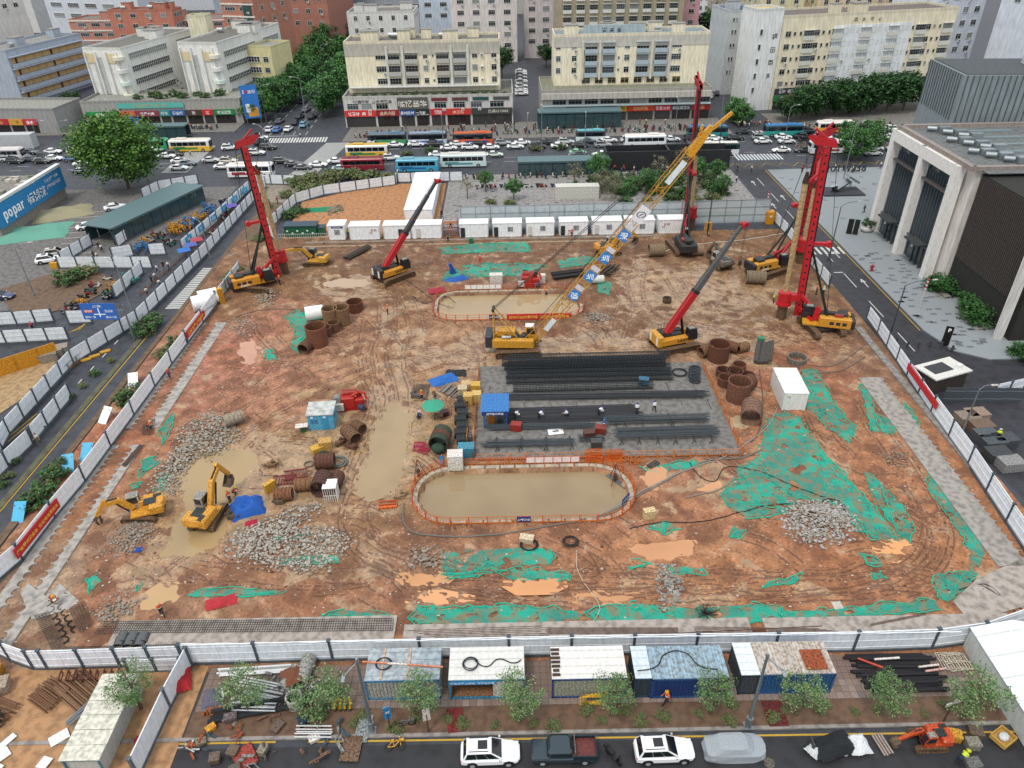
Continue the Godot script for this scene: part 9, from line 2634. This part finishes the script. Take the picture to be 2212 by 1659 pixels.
func near() -> void:
	struct("kerb",mb("8f8a86").slab(rect(-60,-33.9,120,-33.6),-.05,.12),"conc2")
	struct("verge",mb("6a5240").slab(rect(-27,-36.2,60,-33.9),-.1,.08),"conc2")
	var fp:=struct("pavement",mb("4f4743").slab(rect(-27,-40.4,60,-36.2),-.1,.07),"conc2")
	var ms:=[]
	for c in ["8f7d74","857268","97877e","77706c"]: ms.append(mb(c).box(0,.085,0,.57,.05,.57).mesh())
	var rest:=[]
	var n:=0
	for i in 122:
		for j in 7:
			var p:=Vector3(-26.6+i*.6,0,-40.05+j*.6)
			var t:=T(p,0)
			var c:=3 if rng.randf()<.05 else rng.randi() % 3
			if n<300 and j>3 and i>16: put(fp,"paving_slab",ms[c],"fine",t)
			else: rest.append(t)
			if j>3 and i>16: n+=1
	many(fp,"paving_slabs",ms[1],"fine",rest)
	struct("ground_mud_yard",mb("a9825c").slab(rect(-90,-40.6,-27.2,-28.2),-.05,.05),"conc2")
# containers
	var o:=ribbed_container("grey blue double container with a taped roof",-12.6,-8.2,-37.0,"3f86b8","a6b0b6","b4bcb8",{"ribs": "x","mat": "matte"})
	for x in [-.9,1.3]: part(o,"tape",mb("c4a890").box(x,2.66,-1.5,.18,.02,3.0),"matte")
	ribbed_container("narrow grey container joined to the taped one",-8.15,-6.5,-37.0,"3f86b8","9aa6ae","a9b2b2",{"ribs": "x","mat": "matte"})
	coil("black cable looped on the grey container roof",Vector3(-11.2,2.75,-38.4),.6,2)
	o=ribbed_container("white roofed open booth with a blue lettered beam",-5.7,.5,-36.9,"3a86b0","d6d6d2","c9ccc8",{"ribs": "x","open": 3.6})
	board(o,"lettered_beam",Vector3(-3.1,2.0,.12),Vector3.RIGHT,Vector3.UP,3.9,.42,"2a88c0","安全生产上规程 守安全规章","eef4f6",.7)
	coil("tangled black cable on the white booth roof",Vector3(-4.0,2.8,-38.2),.7,3)
	hose2("black cable trailing over the white booth roof",[Vector3(-3.6,2.75,-38.6),Vector3(-2.6,2.75,-38.0),Vector3(-1.6,2.75,-38.7),Vector3(-.4,2.75,-38.3),Vector3(.3,2.75,-38.6)])
	o=ribbed_container("white corrugated container with a rusty roof edge",2.8,8.9,-36.8,"2a4a8a","dcdad6","a9b2a6",{"ribs": "x"})
	for k in 7: part(o,"rust_stain",mb("4a3630").box(-2.7,2.665,-.3-k*.4,.7*rr(.6,1.2),.02,.26),"rust")
	o=ribbed_container("blue container with a streaked grey blue roof",11.0,17.2,-36.6,"24528e","8fa8b8","1f4486",{"mat": "muddy"})
	ribbed_container("white roofed lean-to beside the blue container",9.6,10.9,-36.7,"2a4a6a","c9d4da","3a4a58",{"ribs": "x"})
	hose2("thick black cable across the blue container roof",[Vector3(9.8,2.9,-37.2),Vector3(11.4,2.85,-37.6),Vector3(12.4,2.85,-38.8),Vector3(14.0,2.85,-38.9),Vector3(15.0,2.85,-37.6),Vector3(16.4,2.85,-37.2)])
	o=ribbed_container("blue container with a rust patched striped roof",19.9,26.0,-36.8,"2f5f9a","b9b2aa","2f6aa4",{"mat": "muddy"})
	part(o,"rust_patch",mb("9a4e2c").box(1.6,2.72,-1.2,1.8,.06,1.9),"rust")
	ribbed_container("white roofed lean-to beside the rust patched container",18.3,19.8,-36.8,"2a3a4a","d6dee2","4a5560",{"ribs": "x"})
	o=thing("site_tent","large white gabled tent at the end of the pavement","tent",Vector3(42.6,.1,-36.0),.0)
	part(o,"roof",mb("e6eaec").loft_tent(3.4,5.0,2.5,3.4),"white")
	for k in 5: part(o,"seam",mb("c4cacc").bar(Vector3(-3.42,2.52,-4+k*2),Vector3(0,3.43,-4+k*2),.08,.05),"white")
	part(o,"wall",mb("c3c8c4").box(0,1.25,0,6.6,2.5,9.8),"white")
# stacked pipes, frames
	for k in 20: solo("black_pipe","black plastic pipe lying on the pavement","pipe",mb("1d1f24").pipe(Vector3(-3.3+rr(-.5,.3),0,0),Vector3(3.3+rr(-.3,.4),0,0),.13,.1,10),"rubber",Vector3(32.4+rr(-.4,.4),.27+(.22 if k % 4==3 else 0.0),-40.1+k*.19),rr(-.03,.03),"black pipes stacked on the pavement")
	for q in [[30.2,-39.0,-.5,"c84a3a",2.0,"red pipe lying across the black pipes"],[31.8,-39.4,.05,"e6e6e6",2.2,"white pipe on the black pipes"],[35.0,-38.6,.1,"e0dcda",1.8,"white pipe end by the black pipes"],[35.4,-38.2,.12,"d8b0b0",1.8,"pink white pipe end by the black pipes"]]: solo("plastic_pipe",q[5],"pipe",mb(q[3]).pipe(Vector3(-q[4]/2,0,0),Vector3(q[4]/2,0,0),.1,.07,10),"paint",Vector3(q[0],.75,q[1]),q[2])
	for k in 3:
		var m:=mb("d8d6c8")
		for s in 5: m.box(-1+s*.5,.12,0,.06,.06,1.5)
		for s in 3: m.box(0,.12,-.75+s*.75,2.1,.06,.06)
		solo("scaffold_frame","white scaffold frame stacked by the hoarding","scaffold frame",m,"paint",Vector3(37.5+k*.15,.1+k*.1,-39.5+k*.2),.05*k,"white scaffold frames by the hoarding")
	for k in 5: solo("scaffold_frame","yellow scaffold frame leaning by the white container","scaffold frame",mb("d9b43a").bar(Vector3(-1,.1,0),Vector3(1,.1,0),.06,.06).bar(Vector3(-1,.8,-.2),Vector3(1,.8,-.2),.06,.06).bar(Vector3(-.9,.1,0),Vector3(-.9,.8,-.2),.05,.05).bar(Vector3(.9,.1,0),Vector3(.9,.8,-.2),.05,.05),"paint",Vector3(6.0+k*.12,.12,-36.0-k*.08),.03*k,"yellow scaffold frames by the white container")
# trees
	for q in [[-31.5,-36.6,5.2,2.0,"beside the long pale shed"],[-22.3,-36.0,5.0,2.0,"over the white plastic pipes"],[-16.2,-36.4,4.0,2.3,"beside the yellow valves"],[-8.0,-35.2,5.0,1.8,"before the taped grey container"],[.1,-35.0,5.2,1.9,"beside the white roofed booth"],[7.6,-35.1,5.0,1.7,"behind the scaffold frames and white container"],[15.6,-35.1,5.0,1.7,"before the blue container"],[22.6,-34.8,5.0,1.8,"before the rust patched container"],[29.4,-34.6,5.0,1.9,"before the black pipes"],[36.0,-34.4,5.4,2.3,"beside the white tent"]]: tree("young dusty street tree " + q[4],Vector3(q[0],.05,q[1]),q[2],q[3],["near","near2"][int(absf(q[0])) % 2],"young street trees on the near verge")
	for k in 30: tree("low weeds growing on the near verge",Vector3(-16+k*1.9+rr(-.8,.8),.05,rr(-35.9,-34.2)),.5,rr(.35,.7),"weeds","weeds on the near verge","bush","weeds")
# poles, signs
	for q in [[-11.9,-34.2,"tall grey lamp pole beside the taped container"],[18.4,-33.9,"tall grey lamp pole beside the rust patched container"]]:
		o=thing("lamp_pole",q[2],"street lamp",Vector3(q[0],.05,q[1]))
		part(o,"pole",mb("8f9aa0").cyl(Vector3.ZERO,Vector3(0,9,0),.17,.1,10).cyl(Vector3.ZERO,Vector3(0,1.2,0),.26,-1,10).box(0,.05,0,.7,.1,.7),"metal")
		part(o,"lamp_head",mb("a9b0b4").cyl(Vector3(0,9,0),Vector3(0,9.3,0),.16,.1,10).bar(Vector3(0,8.9,0),Vector3(-.8 if q[0]<0 else .8,6.9+2,1.2),.08,.08).box(-.8 if q[0]<0 else .8,8.9,1.4,.25,.08,.6),"metal")
	for q in [[-10.4,-34.2,"2f88c0","blue street sign on a brown post"],[-7.3,-34.0,"d8d8d4","white post sign at the verge"],[34.2,-34.0,"c9d2cc","pale street name sign on a grey post"]]:
		o=thing("street_sign",q[3],"sign",Vector3(q[0],.05,q[1]),.3)
		part(o,"post",mb("6a5a50").cyl(Vector3.ZERO,Vector3(0,2.6,0),.06,-1,8),"metal")
		part(o,"plate",mb(q[2]).box(0,2.4,0,1.3 if q[0]>30 else .6,.35 if q[0]>30 else 1.5,.08).ink("e8eeee").box(.0,2.5,.045,.3,.2,.02),"paint")
	solo("barrier_boom","orange and white barrier pole resting on the container roof","barrier",mb("d98a6a").bar(Vector3(-3.4,0,0),Vector3(3.4,.2,.8),.12,.12).ink("e8e4e0").bar(Vector3(-1.2,.1,.28),Vector3(.4,.13,.45),.13,.13),"paint",Vector3(-9.6,2.9,-38.6),0)
# parked vehicles
	car("white SUV parked by the kerb with a closed sunroof",Vector3(-2.3,0,-31.9),.02,"eceef0","suv","parked cars on the near street")
	car("white SUV with a broad dark sunroof parked behind the pickup",Vector3(11.2,0,-31.8),.02,"eaecee","suv","parked cars on the near street")
	o=thing("pickup_truck","dark teal pickup with a red load bed","pickup",Vector3(3.4,0,-31.9),PI)
	part(o,"body",mb().cham(1.75,.75,0,1.5,.55,1.7,.12).cham(0,.62,0,5.0,.5,1.76,.08).cham(.3,1.3,0,1.9,.75,1.6,.2),carpaint("1f3038"))
	part(o,"windscreen",mb("1a2228").quad_sheet([Vector3(1.32,1.0,-.7),Vector3(1.32,1.0,.7),Vector3(1.1,1.6,.58),Vector3(1.1,1.6,-.58)]).box(.3,1.32,.81,1.4,.4,.02).box(.3,1.32,-.81,1.4,.4,.02),"glass")
	part(o,"load_bed",mb("1f3038").box(-1.6,1.0,.84,1.8,.45,.08).box(-1.6,1.0,-.84,1.8,.45,.08).box(-2.5,1.0,0,.08,.45,1.7).ink("6e3230").box(-1.6,.9,0,1.75,.06,1.58).ink("6a6a66").box(-.85,1.3,0,.08,.7,1.6),"paint")
	var wh:=mb("17181a").cyl(Vector3(0,0,-.12),Vector3(0,0,.12),.37,-1,14).ink("8d9296").cyl(Vector3(0,0,-.13),Vector3(0,0,.13),.2,-1,10).mesh()
	for x in [-1.6,1.65]:
		for z in [-.8,.8]: put(o,"wheel",wh,"rubber",T(Vector3(x,.37,z)))
	o=thing("covered_car","car under a silver grey dust cover","car",Vector3(16.7,0,-31.9))
	var rings:=[]
	for s in [[0,2.35,.98],[.35,2.4,1.0],[.85,2.3,.98],[1.0,1.7,.9],[1.45,1.1,.72],[1.52,.6,.5]]:
		var r:=PackedVector3Array()
		for k in 24:
			var a:=TAU*k/24
			var e:=1+.03*sin(k*5.0+s[0]*9)
			r.append(Vector3((signf(cos(a))*pow(absf(cos(a)),.45)*s[1]-(.25 if s[0]>.9 else 0.0))*e,s[0],-signf(sin(a))*pow(absf(sin(a)),.45)*s[2]*e))
		rings.append(r)
	var cv:=mb("a3abb2")
	cv.loft(rings)
	part(o,"cover",cv,"cloth")
	o=thing("cargo_tricycle","cargo tricycle under black and white tarpaulins","tricycle",Vector3(24.6,0,-31.9))
	part(o,"frame",mb("4a4a4c").box(0,.5,0,3.6,.12,1.1).box(-1.9,.8,0,.1,.8,.8),"matte")
	for p in [Vector3(-2.1,.3,0),Vector3(.6,.3,.6),Vector3(.6,.3,-.6)]: put(o,"wheel",wh,"rubber",T(p,0,.8))
	tarp("black tarpaulin draped over the tricycle",Vector3(24.4,.45,-31.9),3.4,1.9,1.1,"202628")
	tarp("white tarpaulin draped over the tricycle load",Vector3(26.4,.35,-32.0),1.7,1.6,.9,"dfe4e6")
	tarp("white sheet over the tricycle front",Vector3(22.8,.3,-31.6),.9,1.2,.7,"d8dde0")
	bundle("pale timber posts lying on the street",Vector3(28.3,.03,-33.0),Vector3(28.6,.03,-31.3),4,.7,.05,"a89a90",.09,"fine")
	excavator("small orange excavator parked on the near street",Vector3(32.0,0,-32.3),PI+.1,PI,[2.2,2.2,3.9,1.2,4.2,.4],"c8542a","b84a26","bucket",.62)
	for q in [[34.2,-32.6,"d0a03a","yellow compactor machine on the street"],[35.3,-31.9,"8a8a80","grey trolley with hoses beside the compactor"],[36.0,-32.8,"6a5a4c","rusty cutter by the kerb"]]: crate(q[3],Vector3(q[0],.02,q[1]),rr(-.3,.3),1.0,.7,.8,q[2],"plate_compactor","machine")
	o=thing("wooden_tray","yellow wooden tray of rags on the street","tray",Vector3(38.0,.02,-32.4),.5)
	part(o,"tray",mb("c9a050").box(0,.1,0,1.5,.06,1.2).box(0,.3,.6,1.5,.4,.08).box(0,.3,-.6,1.5,.4,.08).box(.75,.3,0,.08,.4,1.2).box(-.75,.3,0,.08,.4,1.2).ink("d8d8dc").ball(Vector3(.1,.3,0),Vector3(.5,.25,.4),8),"fine")
	solo("scooter","black scooter lying beside the pickup","scooter",scooter_mesh("1e2024"),"paint",g(1325,1640),-.9)
	solo("bicycle","yellow hire bike lying on the near street","bicycle",bike_mesh("d9a82c"),"paint",g(852,1622,.1),.1).rotation.x=-1.4
	solo("bicycle","grey bicycle standing on the verge","bicycle",bike_mesh("6a6a70"),"paint",Vector3(-9.2,.1,-34.5),.2)
	solo("manhole_cover","round iron manhole cover in the street","manhole",mb("6b645c").cyl(Vector3(0,-.02,0),Vector3(0,.012,0),.42,-1,20),"rust",g(1662,1648))
	for q in [[-13.3,-32.7,1.5,2.1,"7a5f4c","brown steel plate lying over the kerb"],[-12.6,-34.4,1.1,2.4,"8a9292","grey scratched board on the red paving"],[-5.2,-34.9,1.3,2.1,"7a2a28","dark red mat across the verge"],[20.9,-34.9,1.6,2.2,"6a2a28","second dark red mat across the verge"],[-21.6,-32.2,1.6,1.9,"a8483c","tilted red brown board on the street"]]: solo("ground_plate",q[5],"plate",mb(q[4]).box(0,.16,0,q[2],.03,q[3]),"rust",Vector3(q[0],0,q[1]),rr(-.15,.15) if q[0]>-20 else .6)
	person("worker in an orange vest walking past the blue container",Vector3(12.2,.1,-35.6-.4),PI+.2,"walk","e0602a 24262c e0602a e8b420 v")
	person("street worker in a yellow vest by a hand cart",g(2070,1648),.4,"bend","c8e03a 2a3040 c8e03a d8e02a v")
	crate("grey hand cart beside the street worker",g(2100,1652),.1,1.1,.4,.8,"6a6e70","hand_cart","cart")
# heaps by the spur hoarding
	for q in [[-19.4,-38.6,.62,2.2,0,1.2,"concrete pipe lying on the heap by the hoarding"],[-18.4,-39.4,.62,2.6,0,1.45,"long concrete pipe behind the heap"],[-18.6,-36.6,.65,1.2,1,0,"concrete pipe socket standing open end up"]]: casing(q[6],Vector3(q[0],.1,q[1]),q[2],q[3],q[4]==1,q[5],"a8a8a2","concrete pipes in the heap")
	for q in [[-26,-39.6,-19.6,-39.9,5,.6,"e6e8e8",.09,"long white plastic pipes along the hoarding"],[-25,-38.6,-19.8,-37.4,9,1.6,"d6dadc",.08,"white plastic pipes strewn over the heap"],[-24,-36.6,-20,-36.4,7,1.2,"cfd4d6",.07,"short white pipes below the heap"],[-25.5,-35.4,-17.5,-36.9,3,.7,"26282e",.2,"black pipes under the leafy tree"],[-18,-34.0,-15,-33.9,5,.9,"dcdede",.06,"white strips at the kerb"],[-34.6,-38.4,-36.6,-34.8,4,.7,"7d868c",.1,"grey steel posts beside the white shed"],[-39,-39.4,-34.8,-36.6,22,2.6,"8a6a50",.07,"heap of brown timber battens"],[-41,-38.6,-38.6,-37.2,16,2.2,"7d5a44",.07,"scattered brown timber battens"],[-45,-37,-42,-36,14,2.0,"7a5844",.07,"rusty battens in the mud yard"]]:
		bundle(q[8],Vector3(q[0],.12,q[1]),Vector3(q[2],.12,q[3]),q[4],q[5],.5,q[6],q[7],"fine")
	for k in 9: solo("rusty_trestle","rusty folding trestle in the row by the hoarding","trestle",mb("6a3a30").bar(Vector3(-.2,0,-.5),Vector3(0,.9,-.5),.07,.07).bar(Vector3(.2,0,.5),Vector3(0,.9,.5),.07,.07).bar(Vector3(0,.9,-.6),Vector3(0,.9,.6),.1,.1).box(0,.45,0,.08,.06,1.0),"rust",Vector3(-39.4+k*.62,.06,-39.4),.2,"rusty trestles in a row")
	for q in [[-24.6,-38.2,"8a8070","stack of grey sacks by the hoarding spur"],[-24.2,-37.0,"5a3034","rusty steel frame in the heap"],[-25.4,-33.4,"7a7064","concrete kerb blocks in the heap"],[-23.8,-32.0,"6a5c50","rusty valve body in the heap"],[-22.6,-32.6,"6e5f54","cable reel in the heap"],[-20.2,-32.6,"8f8f80","hand cart with a wheel in the heap"],[-25.0,-34.6,"d9a028","yellow motor box in the heap"],[-23.6,-35.4,"6a6064","broken manhole frame in the heap"],[-17.6,-35.0,"24324a","black barrel by the white pipes"],[-19.6,-34.6,"6a5a50","muddy crate by the white pipes"],[-16.4,-33.6,"e2e4e4","white sheet metal box by the kerb"],[-22.0,-31.2,"5c5650","scrap cart on the street edge"]]: crate(q[3],Vector3(q[0],.1,q[1]),rr(0,1.5),rr(.6,1.0),rr(.3,.6),rr(.5,.8),q[2],"scrap_piece","scrap")
	for k in 8: solo("yellow_valve","yellow pipe valve standing in the cluster on the pavement","valve",mb("e0b41e").cyl(Vector3(0,.35,0),Vector3(.15,.95,0),.12,-1,8).ink("4a4a44").cyl(Vector3.ZERO,Vector3(0,.35,0),.1,-1,8),"paint",Vector3(-15.2+(k % 4)*.42,.1,-36.4+(k/4)*.4),rr(0,3),"yellow valves in a cluster")
	for k in 26:  # odds and ends of the heap
		var m:=mb(["7a5a48","8a8a86","5a5048","a0522d","c9ccc8","4a5a66"][k % 6])
		for j in 5:
			var a:=Vector3(rr(-.8,.8),rr(.02,.4),rr(-.6,.6))
			if (j+k) % 3==0: m.cyl(a,a+Vector3(rr(-.6,.6),rr(0,.3),rr(-.6,.6)),rr(.05,.14),-1,8)
			else: m.bar(a,a+Vector3(rr(-1.1,1.1),rr(-.1,.3),rr(-.7,.7)),rr(.04,.3),.05)
		stuff(solo("scrap_heap","tangle of scrap metal and timber in the heap by the spur hoarding","scrap",m,"rust",Vector3(rr(-26,-14.5),.12,rr(-39,-32)),rr(0,6),"scrap tangles by the spur hoarding"))
	tarp("brown rusted sheet on the concrete pipes",Vector3(-19.2,1.2,-38.6),1.6,1.8,.4,"7a4a34")
	tarp("striped sack pile by the hoarding spur",Vector3(-25.8,.1,-37.4),1.6,1.8,.8,"6a6878")
	tarp("red flag cloth against the hoarding",Vector3(-29.0,.3,-39.0),1.6,2.4,1.0,"b82a30")
	tarp("dark red bag behind the white shed",Vector3(-30.2,.1,-33.4),1.0,1.6,.9,"8a1f2c")
	o=thing("long_shed","long shed with a pale panel roof in the mud yard","shed",Vector3(-33.2,.05,-34.6))
	part(o,"wall",mb("b4b8b4").box(-.1,1.1,-.1,2.6,2.2,7.2),"white")
	for k in 6: part(o,"roof_panel",mb("d4d2c4").box(0,2.35+.02*(k % 2),-3.1+k*1.25,3.1,.08,1.2),"matte")
	part(o,"frame",mb("4a8aa0").box(1.3,1.1,3.6,.12,2.2,.12).box(-1.4,1.1,3.6,.12,2.2,.12).box(0,2.2,3.62,2.9,.12,.12),"paint")
	for k in 14: solo("wall_panel","white broken panel lying in the mud yard","panel",mb("dfe2e0").box(0,.05,0,rr(.8,2.0),.05,rr(.5,1.2)),"white",Vector3(rr(-47,-36.5),.06+k*.012,rr(-34.5,-29.5)),rr(0,3),"white broken panels in the mud yard")
	for q in [[-44.5,-38.6,"a89a8c","stack of pale concrete blocks by the curved hoarding"],[-46,-36.8,"9a8f84","second stack of pale concrete blocks"],[-43.5,-35.4,"5a6a60","rubbish heap with green scraps"],[-45.8,-39.8,"b8862c","yellow machine part by the curved hoarding"]]: crate(q[3],Vector3(q[0],.05,q[1]),.3,1.8,1.0,1.3,q[2],"block_stack","blocks")

func hose2(label: String,p: Array) -> void:
	var cu:=Curve3D.new()
	for i in p.size():
		var d: Vector3=(p[mini(i+1,p.size()-1)]-p[maxi(i-1,0)])/4.0
		cu.add_point(p[i],-d,d)
	cu.bake_interval=0.15
	solo("cable",label,"cable",mb("1c1e20").path(cu.get_baked_points(),.05,5),"rubber")
